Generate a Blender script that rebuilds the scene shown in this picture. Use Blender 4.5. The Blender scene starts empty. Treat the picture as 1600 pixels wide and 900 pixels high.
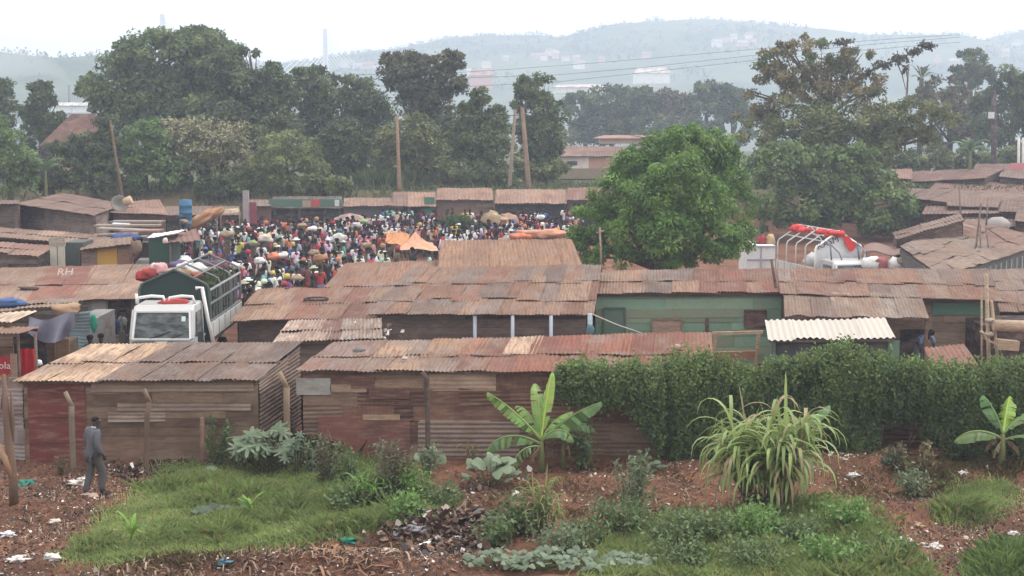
import bpy, bmesh, math, random
import numpy as np
from mathutils import Vector, Matrix, noise as mnoise

R = random.Random(11)
rng = np.random.default_rng(11)
C = bpy.context.scene.collection
F = 2400.0            # focal length in photo pixels (1600 wide)
HC = 8.1              # camera height
HY = 175.0            # horizon row in the photo
PITCH = math.atan((450 - HY) / F)
cp, sp = math.cos(PITCH), math.sin(PITCH)


def ray(px, py):
    a, b = px - 800.0, 450.0 - py
    return (a, F * cp + b * sp, -F * sp + b * cp)


def W(px, py, Y):
    d = ray(px, py)
    t = Y / d[1]
    return Vector((d[0] * t, Y, HC + d[2] * t))


# ------------------------------------------------------------------ noise / terrain
def _hash(ix, iy, seed):
    n = (ix.astype(np.int64) * 374761393 + iy.astype(np.int64) * 668265263 + seed * 974711) & 0x7fffffff
    n = (n ^ (n >> 13)) * 1274126177 & 0x7fffffff
    return ((n ^ (n >> 16)) & 0xffff) / 65535.0


def vnoise(x, y, seed=0):
    x = np.asarray(x, float); y = np.asarray(y, float)
    ix = np.floor(x); iy = np.floor(y)
    fx = x - ix; fy = y - iy
    fx = fx * fx * (3 - 2 * fx); fy = fy * fy * (3 - 2 * fy)
    a = _hash(ix, iy, seed); b = _hash(ix + 1, iy, seed)
    c = _hash(ix, iy + 1, seed); d = _hash(ix + 1, iy + 1, seed)
    return (a * (1 - fx) + b * fx) * (1 - fy) + (c * (1 - fx) + d * fx) * fy


def fbm(x, y, seed=0, oct=4):
    s = 0.0; a = 0.5; tot = 0
    for k in range(oct):
        s = s + a * vnoise(np.asarray(x) * 2 ** k, np.asarray(y) * 2 ** k, seed + k * 7)
        tot += a; a *= .55
    return s / tot


PY = [-60, 4, 24, 30, 36, 42, 52, 60, 70, 95, 97, 102, 130, 160, 260, 400, 600, 1700]
PZ = [6.3, 6.3, .05, 0, .1, .4, .2, -.1, -.4, .6, .9, 2.9, 2.3, 2.1, 1.2, -2, -8, -9]
MOUNDS = []   # (x, y, rx, ry, h)


def T(x, y):
    x = np.asarray(x, float); y = np.asarray(y, float)
    z = np.interp(y, PY, PZ)
    near = np.clip((38 - y) / 2.5, 0, 1) * np.clip((y - 10) / 8, 0, 1)
    z = z + near * ((fbm(x * .7, y * .7, 3) - .5) * .26 + (fbm(x * 3.1, y * 3.1, 9, 3) - .5) * .10)
    mid = np.clip((y - 38) / 6, 0, 1) * np.clip((1200 - y) / 600, 0, 1)
    z = z + mid * (fbm(x * .12, y * .12, 5, 3) - .5) * .25
    for mx, my, rx, ry, h in MOUNDS:
        z = z + h * np.exp(-((x - mx) / rx) ** 2 - ((y - my) / ry) ** 2)
    return z


def t(x, y):
    return float(T(np.array([x]), np.array([y]))[0])


def G(px, py, y0=22.0, y1=140.0):
    """where the ray through a pixel meets the ground"""
    ys = np.linspace(y0, y1, 1500)
    d = ray(px, py)
    tt = ys / d[1]
    xs = d[0] * tt; zs = HC + d[2] * tt
    g = T(xs, ys)
    k = np.argmax(zs <= g)
    if not (zs <= g).any():
        k = len(ys) - 1
    return Vector((xs[k], ys[k], g[k]))


def flat(px, py):
    d = ray(px, py)
    k = -HC / d[2]
    return d[0] * k, d[1] * k


for (px, py, rx, ry, h) in [(700, 835, 1.5, .7, .34), (640, 880, 1.6, .5, .18), (560, 895, 1.4, .4, .2),
                            (1350, 745, 2.2, .9, .30), (1250, 735, 2.0, .9, .16), (1430, 800, 1.6, .6, .2),
                            (200, 885, 2.6, .35, .14), (60, 800, 1.4, .9, .15), (420, 892, 1.2, .3, .18),
                            (250, 800, 2.0, 1.2, .12), (990, 770, 1.5, .8, .12)]:
    fx_, fy_ = flat(px, py)
    MOUNDS.append((fx_, fy_, rx, ry, h))


# ------------------------------------------------------------------ naming helpers
def tag(o, label=None, cat=None, group=None, kind=None):
    if label: o['label'] = label
    if cat: o['category'] = cat
    if group: o['group'] = group
    if kind: o['kind'] = kind
    return o


def thing(name, label, cat, loc=(0, 0, 0), rotz=0.0, group=None):
    o = bpy.data.objects.new(name, None)
    o.empty_display_size = .2
    C.objects.link(o)
    o.location = loc
    o.rotation_euler = (0, 0, rotz)
    return tag(o, label, cat, group)


def link(name, me, parent=None, mat=None):
    o = bpy.data.objects.new(name, me)
    C.objects.link(o)
    if parent is not None: o.parent = parent
    if mat is not None and not me.materials: me.materials.append(mat)
    return o


def copy_tree(o, parent=None):
    c = o.copy(); C.objects.link(c)
    if parent is not None: c.parent = parent
    for ch in list(o.children):
        copy_tree(ch, c)
    return c


# ------------------------------------------------------------------ mesh builder
class MB:
    def __init__(s):
        s.v = []; s.f = []; s.c = []; s.m = []; s.s = []

    def add(s, vs, fs, col=(.5, .5, .5), mat=0, smooth=False):
        n = len(s.v)
        s.v.extend([tuple(v) for v in vs])
        for f in fs:
            s.f.append(tuple(i + n for i in f)); s.c.append(col); s.m.append(mat); s.s.append(smooth)
        return s

    def box(s, c, d, col=(.5, .5, .5), rot=None, mat=0, taper=1.0):
        hx, hy, hz = d[0] / 2, d[1] / 2, d[2] / 2
        vs = []
        for z in (-hz, hz):
            k = taper if z > 0 else 1
            for x, y in ((-hx, -hy), (hx, -hy), (hx, hy), (-hx, hy)):
                v = Vector((x * k, y * k, z))
                if rot is not None: v = rot @ v
                vs.append(v + Vector(c))
        return s.add(vs, [(3, 2, 1, 0), (4, 5, 6, 7), (0, 1, 5, 4), (1, 2, 6, 5), (2, 3, 7, 6), (3, 0, 4, 7)], col, mat)

    def beam(s, p, q, w, h, col=(.5, .5, .5), mat=0):
        p = Vector(p); q = Vector(q); d = q - p
        L = d.length
        if L < 1e-6: return s
        x = d.normalized()
        up = Vector((0, 0, 1)) if abs(x.z) < .95 else Vector((0, 1, 0))
        y = up.cross(x).normalized(); z = x.cross(y)
        M = Matrix((x, y, z)).transposed()
        return s.box((p + q) / 2, (L, w, h), col, M, mat)

    def tube(s, pts, rad, n=6, col=(.5, .5, .5), mat=0, cap=True, smooth=True):
        pts = [Vector(p) for p in pts]
        if not hasattr(rad, '__len__'): rad = [rad] * len(pts)
        vs = []; fs = []
        prev = None
        for i, p in enumerate(pts):
            d = (pts[min(i + 1, len(pts) - 1)] - pts[max(i - 1, 0)])
            d = d.normalized() if d.length > 1e-9 else Vector((0, 0, 1))
            if prev is None:
                a = Vector((0, 0, 1)) if abs(d.z) < .9 else Vector((1, 0, 0))
                u = d.cross(a).normalized()
            else:
                u = (prev - d * prev.dot(d)).normalized()
            prev = u
            w = d.cross(u)
            for k in range(n):
                an = 2 * math.pi * k / n
                vs.append(p + (u * math.cos(an) + w * math.sin(an)) * rad[i])
        for i in range(len(pts) - 1):
            for k in range(n):
                fs.append((i * n + k, i * n + (k + 1) % n, (i + 1) * n + (k + 1) % n, (i + 1) * n + k))
        s.add(vs, fs, col, mat, smooth)
        if cap:
            b = len(s.v) - len(vs)
            s.f.append(tuple(b + k for k in reversed(range(n)))); s.c.append(col); s.m.append(mat); s.s.append(False)
            e = b + (len(pts) - 1) * n
            s.f.append(tuple(e + k for k in range(n))); s.c.append(col); s.m.append(mat); s.s.append(False)
        return s

    def lathe(s, prof, n=12, col=(.5, .5, .5), c=(0, 0, 0), mat=0, sx=1, sy=1, smooth=True, rot=None, wob=0):
        vs = []; fs = []
        c = Vector(c)
        for r, z in prof:
            for k in range(n):
                an = 2 * math.pi * k / n
                q = 1 + (R.random() - .5) * wob
                v = Vector((r * q * math.cos(an) * sx, r * q * math.sin(an) * sy, z))
                if rot is not None: v = rot @ v
                vs.append(c + v)
        for i in range(len(prof) - 1):
            for k in range(n):
                fs.append((i * n + k, i * n + (k + 1) % n, (i + 1) * n + (k + 1) % n, (i + 1) * n + k))
        fs.append(tuple(reversed(range(n))))
        fs.append(tuple((len(prof) - 1) * n + k for k in range(n)))
        return s.add(vs, fs, col, mat, smooth)

    def blob(s, c, r, col, seed=0, nu=12, nv=7, rough=.15, mat=0, rot=None):
        """a lumpy closed sack-like shape"""
        vs = []; fs = []
        c = Vector(c)
        for j in range(nv + 1):
            th = math.pi * j / nv
            for i in range(nu):
                ph = 2 * math.pi * i / nu
                d = Vector((math.sin(th) * math.cos(ph), math.sin(th) * math.sin(ph), math.cos(th)))
                k = 1 + rough * (mnoise.noise(d * 1.7 + Vector((seed * 3.1, 0, 0))) * 2 + mnoise.noise(d * 4.3 + Vector((0, seed * 1.7, 0))) * .9)
                v = Vector((d.x * r[0], d.y * r[1], d.z * r[2])) * k
                if rot is not None: v = rot @ v
                vs.append(c + v)
        for j in range(nv):
            for i in range(nu):
                fs.append((j * nu + i, (j + 1) * nu + i, (j + 1) * nu + (i + 1) % nu, j * nu + (i + 1) % nu))
        return s.add(vs, fs, col, mat, True)

    def prism(s, poly, axis_vec, col, mat=0):
        """extrude a planar 3D polygon along a vector"""
        n = len(poly); a = Vector(axis_vec)
        vs = [Vector(p) for p in poly] + [Vector(p) + a for p in poly]
        fs = [tuple(reversed(range(n))), tuple(range(n, 2 * n))]
        fs += [(i, (i + 1) % n, n + (i + 1) % n, n + i) for i in range(n)]
        return s.add(vs, fs, col, mat)

    def grid(s, fn, nu, nv, col, mat=0, smooth=True):
        vs = [fn(i / nu, j / nv) for j in range(nv + 1) for i in range(nu + 1)]
        fs = [(j * (nu + 1) + i, j * (nu + 1) + i + 1, (j + 1) * (nu + 1) + i + 1, (j + 1) * (nu + 1) + i)
              for j in range(nv) for i in range(nu)]
        return s.add(vs, fs, col, mat, smooth)

    def corr(s, a, b, c, d, col, pitch=.09, amp=.012, nv=3, bump=.012, jag=0.0, seed=0):
        """corrugated sheet a-b (eave, across the waves) / d-c (top)"""
        a, b, c, d = Vector(a), Vector(b), Vector(c), Vector(d)
        L = (b - a).length
        nrm = (b - a).cross(d - a).normalized()
        along = (a - d).normalized()
        nu = max(3, int(round(L / pitch * 4)))
        if nu > 160: nu = 160
        ph = R.random() * 6.28
        vs = []
        for j in range(nv + 1):
            v = j / nv
            for i in range(nu + 1):
                u = i / nu
                p = (a * (1 - u) + b * u) * (1 - v) + (d * (1 - u) + c * u) * v
                w = amp * math.sin(2 * math.pi * i / 4 + ph)
                w += bump * 2 * mnoise.noise(Vector((p.x * 1.3 + seed, p.y * 1.3, p.z * 1.3)))
                if j == 0 and jag: p = p + along * jag * mnoise.noise(Vector((p.x * 2.1, seed, p.y)))
                vs.append(p + nrm * w)
        fs = [(j * (nu + 1) + i, j * (nu + 1) + i + 1, (j + 1) * (nu + 1) + i + 1, (j + 1) * (nu + 1) + i)
              for j in range(nv) for i in range(nu)]
        return s.add(vs, fs, col, 0, True)

    def build(s, name, mats, parent=None, local=False):
        me = bpy.data.meshes.new(name)
        v = s.v
        if parent is not None and not local:
            o = parent.location
            v = [(x - o[0], y - o[1], z - o[2]) for x, y, z in v]
        me.from_pydata(v, [], s.f)
        if not isinstance(mats, (list, tuple)): mats = [mats]
        for m in mats: me.materials.append(m)
        me.polygons.foreach_set('material_index', s.m)
        me.polygons.foreach_set('use_smooth', s.s)
        at = me.attributes.new('tint', 'FLOAT_COLOR', 'FACE')
        at.data.foreach_set('color', np.array([(c[0], c[1], c[2], 1.0) for c in s.c], dtype=np.float32).ravel())
        me.update()
        return link(name, me, parent)


def np_mesh(name, V, nper, cols, mat, parent=None, smooth=False):
    """V: (N*nper,3) separate n-gons"""
    V = np.asarray(V, np.float32)
    if parent is not None:
        V = V - np.array(parent.location, np.float32)
    N = len(V) // nper
    me = bpy.data.meshes.new(name)
    me.vertices.add(len(V)); me.vertices.foreach_set('co', V.ravel())
    me.loops.add(N * nper); me.loops.foreach_set('vertex_index', np.arange(N * nper, dtype=np.int32))
    me.polygons.add(N)
    me.polygons.foreach_set('loop_start', np.arange(0, N * nper, nper, dtype=np.int32))
    me.polygons.foreach_set('loop_total', np.full(N, nper, dtype=np.int32))
    at = me.attributes.new('tint', 'FLOAT_COLOR', 'FACE')
    cc = np.ones((N, 4), np.float32); cc[:, :3] = cols
    at.data.foreach_set('color', cc.ravel())
    me.materials.append(mat)
    me.update(calc_edges=True)
    return link(name, me, parent)


def leaves(name, P, D, S, L, Wd, cols, mat, parent=None):
    """rhombic leaves: base P, direction D, side S"""
    P = np.asarray(P); L = np.asarray(L)[:, None]; Wd = np.asarray(Wd)[:, None]
    N = len(P)
    V = np.empty((N, 4, 3))
    V[:, 0] = P
    V[:, 1] = P + D * L * .45 + S * Wd * .5
    V[:, 2] = P + D * L
    V[:, 3] = P + D * L * .45 - S * Wd * .5
    return np_mesh(name, V.reshape(-1, 3), 4, cols, mat, parent)


def unit(a):
    return a / np.maximum(np.linalg.norm(a, axis=1, keepdims=True), 1e-9)


# ------------------------------------------------------------------ materials
def mk(name):
    m = bpy.data.materials.new(name); m.use_nodes = True
    nt = m.node_tree
    b = nt.nodes['Principled BSDF']
    return m, nt, b


def node(nt, typ, **kw):
    n = nt.nodes.new(typ)
    for k, v in kw.items():
        if k.startswith('i_'):
            n.inputs[k[2:].replace('_', ' ')].default_value = v
        else:
            setattr(n, k, v)
    return n


def noise_val(nt, scale, detail=4, mapping=None, rough=.6, coord='Object'):
    tc = node(nt, 'ShaderNodeTexCoord')
    src = tc.outputs[coord]
    if mapping:
        mp = node(nt, 'ShaderNodeMapping'); mp.inputs['Scale'].default_value = mapping
        nt.links.new(src, mp.inputs['Vector']); src = mp.outputs['Vector']
    n = node(nt, 'ShaderNodeTexNoise'); n.inputs['Scale'].default_value = scale
    n.inputs['Detail'].default_value = detail; n.inputs['Roughness'].default_value = rough
    nt.links.new(src, n.inputs['Vector'])
    return n.outputs['Fac']


def ramp(nt, fac, a, b, ca=(0, 0, 0, 1), cb=(1, 1, 1, 1)):
    r = node(nt, 'ShaderNodeValToRGB')
    r.color_ramp.elements[0].position = a; r.color_ramp.elements[1].position = b
    r.color_ramp.elements[0].color = ca; r.color_ramp.elements[1].color = cb
    nt.links.new(fac, r.inputs['Fac'])
    return r.outputs['Color']


def mixc(nt, fac, a, b, mode='MIX'):
    m = node(nt, 'ShaderNodeMix', data_type='RGBA', blend_type=mode)
    for sock, v in ((m.inputs[0], fac), (m.inputs[6], a), (m.inputs[7], b)):
        if isinstance(v, (int, float)): sock.default_value = v
        elif isinstance(v, tuple): sock.default_value = v if len(v) == 4 else (*v, 1)
        else: nt.links.new(v, sock)
    return m.outputs[2]


def tint(nt):
    return node(nt, 'ShaderNodeAttribute', attribute_name='tint').outputs['Color']


def std(name, rough=.8, layers=(), spec=.3, metal=0.0, bump=None, base=None, objcol=False):
    """tinted material; layers: (noise scale, mapping, lo, hi, colour or factor, strength)"""
    m, nt, b = mk(name)
    c = base if base is not None else tint(nt)
    if objcol:
        oi = node(nt, 'ShaderNodeObjectInfo')
        c = mixc(nt, 1.0, c, oi.outputs['Color'], 'MULTIPLY')
    for sc, mp, lo, hi, col, st in layers:
        f = ramp(nt, noise_val(nt, sc, 5, mp), lo, hi)
        mm = node(nt, 'ShaderNodeMath', operation='MULTIPLY'); mm.inputs[1].default_value = st
        nt.links.new(f, mm.inputs[0])
        if isinstance(col, tuple):
            c = mixc(nt, mm.outputs[0], c, col)
        else:
            k = (col, col, col)
            c = mixc(nt, mm.outputs[0], c, k, 'MULTIPLY')
    if isinstance(c, tuple): b.inputs['Base Color'].default_value = (*c[:3], 1)
    else: nt.links.new(c, b.inputs['Base Color'])
    b.inputs['Roughness'].default_value = rough
    b.inputs['Metallic'].default_value = metal
    b.inputs['Specular IOR Level'].default_value = spec
    if bump:
        bp = node(nt, 'ShaderNodeBump'); bp.inputs['Strength'].default_value = bump[1]
        bp.inputs['Distance'].default_value = .02
        nt.links.new(noise_val(nt, bump[0], 5), bp.inputs['Height'])
        nt.links.new(bp.outputs['Normal'], b.inputs['Normal'])
    return m


def leafmat(name, trans=.3, rough=.55, spec=.25):
    m, nt, b = mk(name)
    c = tint(nt)
    c = mixc(nt, .5, c, ramp(nt, noise_val(nt, 1.3, 3), .3, .75, (.85, .85, .8, 1), (1.75, 1.7, 1.5, 1)), 'MULTIPLY')
    nt.links.new(c, b.inputs['Base Color'])
    b.inputs['Roughness'].default_value = rough
    b.inputs['Specular IOR Level'].default_value = spec
    tr = node(nt, 'ShaderNodeBsdfTranslucent')
    nt.links.new(c, tr.inputs['Color'])
    mx = node(nt, 'ShaderNodeMixShader'); mx.inputs[0].default_value = trans
    nt.links.new(b.outputs[0], mx.inputs[1]); nt.links.new(tr.outputs[0], mx.inputs[2])
    nt.links.new(mx.outputs[0], nt.nodes['Material Output'].inputs['Surface'])
    return m


M = {}
M['sheet'] = std('corrugated_iron', .8, [
    (2.6, (6, .35, 1), .46, .62, (.10, .055, .042), .6),
    (.55, (1, .8, 1), .45, .6, (.13, .075, .055), .55),
    (.9, (1, .7, 1), .45, .62, (.20, .12, .085), .5),
    (1.7, (1, .6, 1), .52, .66, (.20, .17, .155), .5),
    (7, (1, 1, 1), .52, .72, .5, .6),
    (16, (1, .3, 1), .58, .75, (.34, .28, .23), .3)], spec=.12, bump=(9, .2))
M['wallsheet'] = std('rusted_wall_sheet', .8, [
    (1.3, (1, 1, 2.4), .45, .7, (.09, .048, .038), .6),
    (3.5, (.6, 1, 4), .48, .7, (.33, .23, .165), .5),
    (14, None, .5, .8, .5, .45)], spec=.15, bump=(12, .25))
M['whitesheet'] = std('new_iron_sheet', .4, [(3, (4, .6, 1), .5, .85, (.52, .48, .42), .35)], spec=.4)
M['timber'] = std('weathered_timber', .9, [
    (3, (1, 1, 9), .38, .72, .42, .7), (1.7, (1, 1, 2), .45, .7, (.33, .25, .19), .4), (6, (1, 1, 3), .5, .7, (.12, .075, .055), .45)], spec=.1, bump=(18, .3))
M['paint'] = std('weathered_paint', .75, [
    (1.6, (1, 1, .6), .5, .75, (.23, .16, .12), .35), (9, None, .5, .8, .65, .5)], spec=.2, bump=(10, .15))
M['carpaint'] = std('lorry_paint', .35, [(2.5, None, .5, .85, (.36, .27, .2), .35)], spec=.5)
M['cloth'] = std('cloth', .95, [(6, None, .4, .8, .65, .5)], spec=.05, bump=(9, .3))
M['dress'] = std('clothing', .95, [(9, None, .4, .75, .55, .55)], spec=.05, objcol=True)
M['skin'] = std('skin', .6, [], spec=.3)
M['rubber'] = std('rubber', .9, [], spec=.2)
M['metal'] = std('bare_metal', .5, [(8, None, .5, .8, (.2, .1, .06), .5)], spec=.4)
M['concrete'] = std('concrete', .9, [(4, None, .4, .8, .6, .5), (1.5, None, .5, .8, (.2, .12, .08), .35)], spec=.15, bump=(20, .3))
M['bark'] = std('bark', .95, [(5, (1, 1, .25), .35, .75, .5, .6)], spec=.08, bump=(14, .5))
M['leaf'] = leafmat('foliage')
M['bigleaf'] = leafmat('broad_leaf', .38, .45, .35)
M['grass'] = leafmat('grass_blade', .4, .6, .2)
M['litter'] = std('litter', .85, [(20, None, .4, .8, .6, .4)], spec=.2)


def glass_mat():
    m, nt, b = mk('window_glass')
    n = noise_val(nt, 2.2, 3, (1, 1, 3))
    nt.links.new(ramp(nt, n, .4, .65, (.018, .022, .022, 1), (.12, .14, .14, 1)), b.inputs['Base Color'])  # paler bands in the base colour stand in for reflections on the glass
    b.inputs['Roughness'].default_value = .18
    b.inputs['Specular IOR Level'].default_value = .4
    return m


M['glass'] = glass_mat()


def soil_mat():
    m, nt, b = mk('red_soil')
    n1 = noise_val(nt, .55, 6); n2 = noise_val(nt, 3.2, 6); n3 = noise_val(nt, 14, 6, rough=.75)
    c = ramp(nt, n1, .35, .68, (.11, .056, .038, 1), (.235, .114, .068, 1))
    c = mixc(nt, .65, c, ramp(nt, n2, .3, .72, (.5, .5, .52, 1), (1.35, 1.25, 1.15, 1)), 'MULTIPLY')
    c = mixc(nt, ramp(nt, n3, .52, .70), c, (.045, .035, .030, 1))
    n4 = noise_val(nt, 30, 4, rough=.8)
    f = ramp(nt, n4, .60, .70)
    mm = node(nt, 'ShaderNodeMath', operation='MULTIPLY'); mm.inputs[1].default_value = .55
    nt.links.new(f, mm.inputs[0])
    c = mixc(nt, mm.outputs[0], c, (.34, .26, .21, 1))
    # ground beyond the market greens over
    tc = node(nt, 'ShaderNodeTexCoord'); sx = node(nt, 'ShaderNodeSeparateXYZ')
    nt.links.new(tc.outputs['Object'], sx.inputs[0])
    mr = node(nt, 'ShaderNodeMapRange'); mr.inputs[1].default_value = 96; mr.inputs[2].default_value = 104
    nt.links.new(sx.outputs['Y'], mr.inputs[0])
    c = mixc(nt, mr.outputs[0], c, ramp(nt, noise_val(nt, .6, 6), .35, .7, (.055, .075, .035, 1), (.12, .12, .065, 1)))
    nt.links.new(c, b.inputs['Base Color'])
    b.inputs['Roughness'].default_value = .95; b.inputs['Specular IOR Level'].default_value = .1
    bp = node(nt, 'ShaderNodeBump'); bp.inputs['Strength'].default_value = .7; bp.inputs['Distance'].default_value = .06
    nt.links.new(n3, bp.inputs['Height']); nt.links.new(bp.outputs['Normal'], b.inputs['Normal'])
    return m


M['soil'] = soil_mat()


def hill_mat():
    m, nt, b = mk('hillside')
    c = ramp(nt, noise_val(nt, .012, 8, rough=.7), .4, .62, (.035, .06, .03, 1), (.13, .15, .08, 1))
    c = mixc(nt, ramp(nt, noise_val(nt, .03, 6), .62, .74), c, (.24, .15, .11, 1))
    nt.links.new(c, b.inputs['Base Color'])
    b.inputs['Roughness'].default_value = 1; b.inputs['Specular IOR Level'].default_value = .05
    return m


M['hill'] = hill_mat()
EXPOSURE = 0.9
HAZE = 0.00095
# ------------------------------------------------------------------ camera, world, light
sc = bpy.context.scene
cam = bpy.data.cameras.new('camera'); co = bpy.data.objects.new('camera', cam); C.objects.link(co)
co.location = (0, 0, HC)
co.rotation_euler = (math.pi / 2 - PITCH, 0, 0)
cam.sensor_width = 36; cam.lens = 36 * F / 1600.0
cam.clip_start = .5; cam.clip_end = 6000
sc.camera = co

SUN_EL, SUN_AZ = math.radians(60), math.radians(60)
w = bpy.data.worlds.new('World'); sc.world = w; w.use_nodes = True
nt = w.node_tree
bg = nt.nodes['Background']
sky = nt.nodes.new('ShaderNodeTexSky'); sky.sky_type = 'NISHITA'; sky.sun_disc = False
sky.sun_elevation = SUN_EL; sky.sun_rotation = SUN_AZ
sky.air_density = 1.2; sky.dust_density = 6.0; sky.ozone_density = 1.0
hs = nt.nodes.new('ShaderNodeHueSaturation'); hs.inputs['Saturation'].default_value = .12; hs.inputs['Value'].default_value = 1.0
nt.links.new(sky.outputs[0], hs.inputs['Color'])
# overcast: an even white cloud sheet veils most of the clear sky
ov = nt.nodes.new('ShaderNodeMix'); ov.data_type = 'RGBA'; ov.inputs[0].default_value = .65
ov.inputs[7].default_value = (8.2, 8.0, 7.8, 1)
nt.links.new(hs.outputs[0], ov.inputs[6])
nt.links.new(ov.outputs[2], bg.inputs['Color'])
bg.inputs['Strength'].default_value = .15

sl = bpy.data.lights.new('sun', 'SUN'); so = bpy.data.objects.new('sun', sl); C.objects.link(so)
sl.energy = .7; sl.angle = math.radians(40); sl.color = (1, .97, .92)
# direction towards the sun (azimuth measured like the sky texture: 0 = +Y, clockwise)
dx, dy = math.sin(SUN_AZ), math.cos(SUN_AZ)
sdir = Vector((dx * math.cos(SUN_EL), dy * math.cos(SUN_EL), math.sin(SUN_EL)))
so.rotation_euler = sdir.to_track_quat('Z', 'Y').to_euler()
so.location = (0, 0, 60)

vs = sc.view_settings
sc.display_settings.display_device = 'sRGB'
vs.view_transform = 'Standard'; vs.look = 'None'; vs.gamma = 1; vs.exposure = EXPOSURE
vs.use_curve_mapping = False
sc.cycles.use_denoising = True
sc.cycles.max_bounces = 6; sc.cycles.diffuse_bounces = 3; sc.cycles.glossy_bounces = 2
sc.cycles.transmission_bounces = 3; sc.cycles.volume_bounces = 1; sc.cycles.transparent_max_bounces = 6
sc.cycles.use_adaptive_sampling = True

# ------------------------------------------------------------------ ground
ys = np.concatenate([np.linspace(-60, 18, 22)[:-1], np.arange(18, 38, .09), np.arange(38, 112, 1.0),
                     np.geomspace(112, 1690, 46)])
xi = np.arange(-13.5, 13.51, .11)
xo = 13.5 + np.geomspace(.4, 900, 34)
xs = np.concatenate([-xo[::-1], xi, xo])
XX, YY = np.meshgrid(xs, ys)
ZZ = T(XX.ravel(), YY.ravel())
V = np.stack([XX.ravel(), YY.ravel(), ZZ], 1)
nx, ny = len(xs), len(ys)
me = bpy.data.meshes.new('ground')
ii = (np.arange(ny - 1)[:, None] * nx + np.arange(nx - 1)[None, :]).ravel()
Q = np.stack([ii, ii + 1, ii + nx + 1, ii + nx], 1)


def quad_mesh(me, V, Q, smooth=True):
    me.vertices.add(len(V)); me.vertices.foreach_set('co', V.astype(np.float32).ravel())
    me.loops.add(len(Q) * 4); me.loops.foreach_set('vertex_index', Q.astype(np.int32).ravel())
    me.polygons.add(len(Q))
    me.polygons.foreach_set('loop_start', np.arange(0, len(Q) * 4, 4, dtype=np.int32))
    me.polygons.foreach_set('loop_total', np.full(len(Q), 4, dtype=np.int32))
    me.polygons.foreach_set('use_smooth', np.full(len(Q), smooth))
    me.update(calc_edges=True)


quad_mesh(me, V, Q)
tag(link('ground', me, None, M['soil']), kind='structure')

# ------------------------------------------------------------------ hills across the river
RIDGE = [(-200, 92), (0, 95), (120, 100), (300, 103), (420, 103), (470, 101), (560, 86), (640, 76), (700, 63), (800, 62),
         (850, 60), (863, 66), (905, 55), (950, 43), (1000, 39), (1100, 36), (1150, 42), (1250, 50), (1300, 60),
         (1340, 58), (1430, 57), (1470, 68), (1510, 76), (1560, 56), (1620, 46), (1800, 50)]
RIDGE2 = [(-300, 62), (-40, 70), (0, 76), (50, 83), (90, 92), (130, 92), (170, 88), (230, 100), (300, 112), (400, 118), (560, 150)]
YR, YR2 = 1300.0, 760.0


def hill_z(x, y):
    px = 800 + x * F / YR
    z1 = np.interp(px, [a for a, b in RIDGE], [HC + (HY - b) * YR / F for a, b in RIDGE])
    s1 = np.clip((y - 700) / (YR - 700), 0, 1); s1 = s1 * s1 * (3 - 2 * s1)
    s1 = np.where(y > YR, 1 - np.clip((y - YR) / 900, 0, 1) * .5, s1)
    px2 = 800 + x * F / YR2
    z2 = np.interp(px2, [a for a, b in RIDGE2], [HC + (HY - b) * YR2 / F for a, b in RIDGE2])
    z2 = np.where(px2 > 560, 0, z2)
    s2 = np.exp(-((y - YR2) / 130) ** 2)
    z = np.maximum(z1 * s1, z2 * s2)
    z = z + (fbm(x * .012, y * .012, 31, 4) - .5) * 9 * np.clip((y - 640) / 150, 0, 1)
    return z - 10 + 10 * np.clip((z) / 12, 0, 1)


hx = np.arange(-760, 761, 9.0); hy = np.concatenate([np.arange(600, 1330, 9.0), np.arange(1340, 1680, 30.0)])
HX, HYY = np.meshgrid(hx, hy)
HZ = hill_z(HX.ravel(), HYY.ravel())
me = bpy.data.meshes.new('hills')
n_ = len(hx)
ii = (np.arange(len(hy) - 1)[:, None] * n_ + np.arange(n_ - 1)[None, :]).ravel()
quad_mesh(me, np.stack([HX.ravel(), HYY.ravel(), HZ], 1), np.stack([ii, ii + 1, ii + n_ + 1, ii + n_], 1))
tag(link('hills', me, None, M['hill']), kind='structure')

# woods on the hills: far-off mass of crowns
P = []
n = 11000
x = rng.uniform(-520, 520, n); y = rng.choice([1, 0], n, p=[.75, .25]) * rng.uniform(900, 1330, n)
y = np.where(y == 0, rng.uniform(640, 860, n), y)
keep = (fbm(x * .02, y * .02, 77, 4) > .5) | (np.abs(y - YR) < 25) | (np.abs(y - YR2) < 40)
keep &= (y > 880) | (x < -190)
x, y = x[keep], y[keep]
z = hill_z(x, y)
k = 13
N = len(x)
sz = rng.uniform(.6, 1.6, N) * np.where(fbm(x * .05, y * .01, 5) > .6, 1.4, 1)
d = unit(rng.normal(size=(N * k, 3)))
cen = np.repeat(np.stack([x, y, z + sz * .9], 1), k, 0)
szr = np.repeat(sz, k)
P = cen + d * szr[:, None] * np.array([.9, .9, 1.0]) * rng.uniform(.6, 1.05, (N * k, 1))
D = unit(rng.normal(size=(N * k, 3))); S = unit(np.cross(D, rng.normal(size=(N * k, 3))))
col = np.repeat(rng.uniform(.6, 1.25, (N, 1)), k, 0) * np.array([.04, .06, .035])
o = leaves('far_woodland', P, D, S, szr * .75, szr * .65, col, M['leaf'])
tag(o, 'hazy woods along the ridges of the far hills', 'woodland', kind='stuff')

# ------------------------------------------------------------------ haze
mb = MB()
mb.box((0, 810, 36), (2100, 1780, 108))
m, nt, b = mk('haze_air')
nt.nodes.remove(b)
pv = nt.nodes.new('ShaderNodeVolumePrincipled')
pv.inputs['Color'].default_value = (.72, .82, 1.0, 1)
pv.inputs['Density'].default_value = HAZE
pv.inputs["Anisotropy"].default_value = .35
nt.links.new(pv.outputs[0], nt.nodes['Material Output'].inputs['Volume'])
hz = mb.build('haze', m)
tag(hz, kind='stuff')

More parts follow.
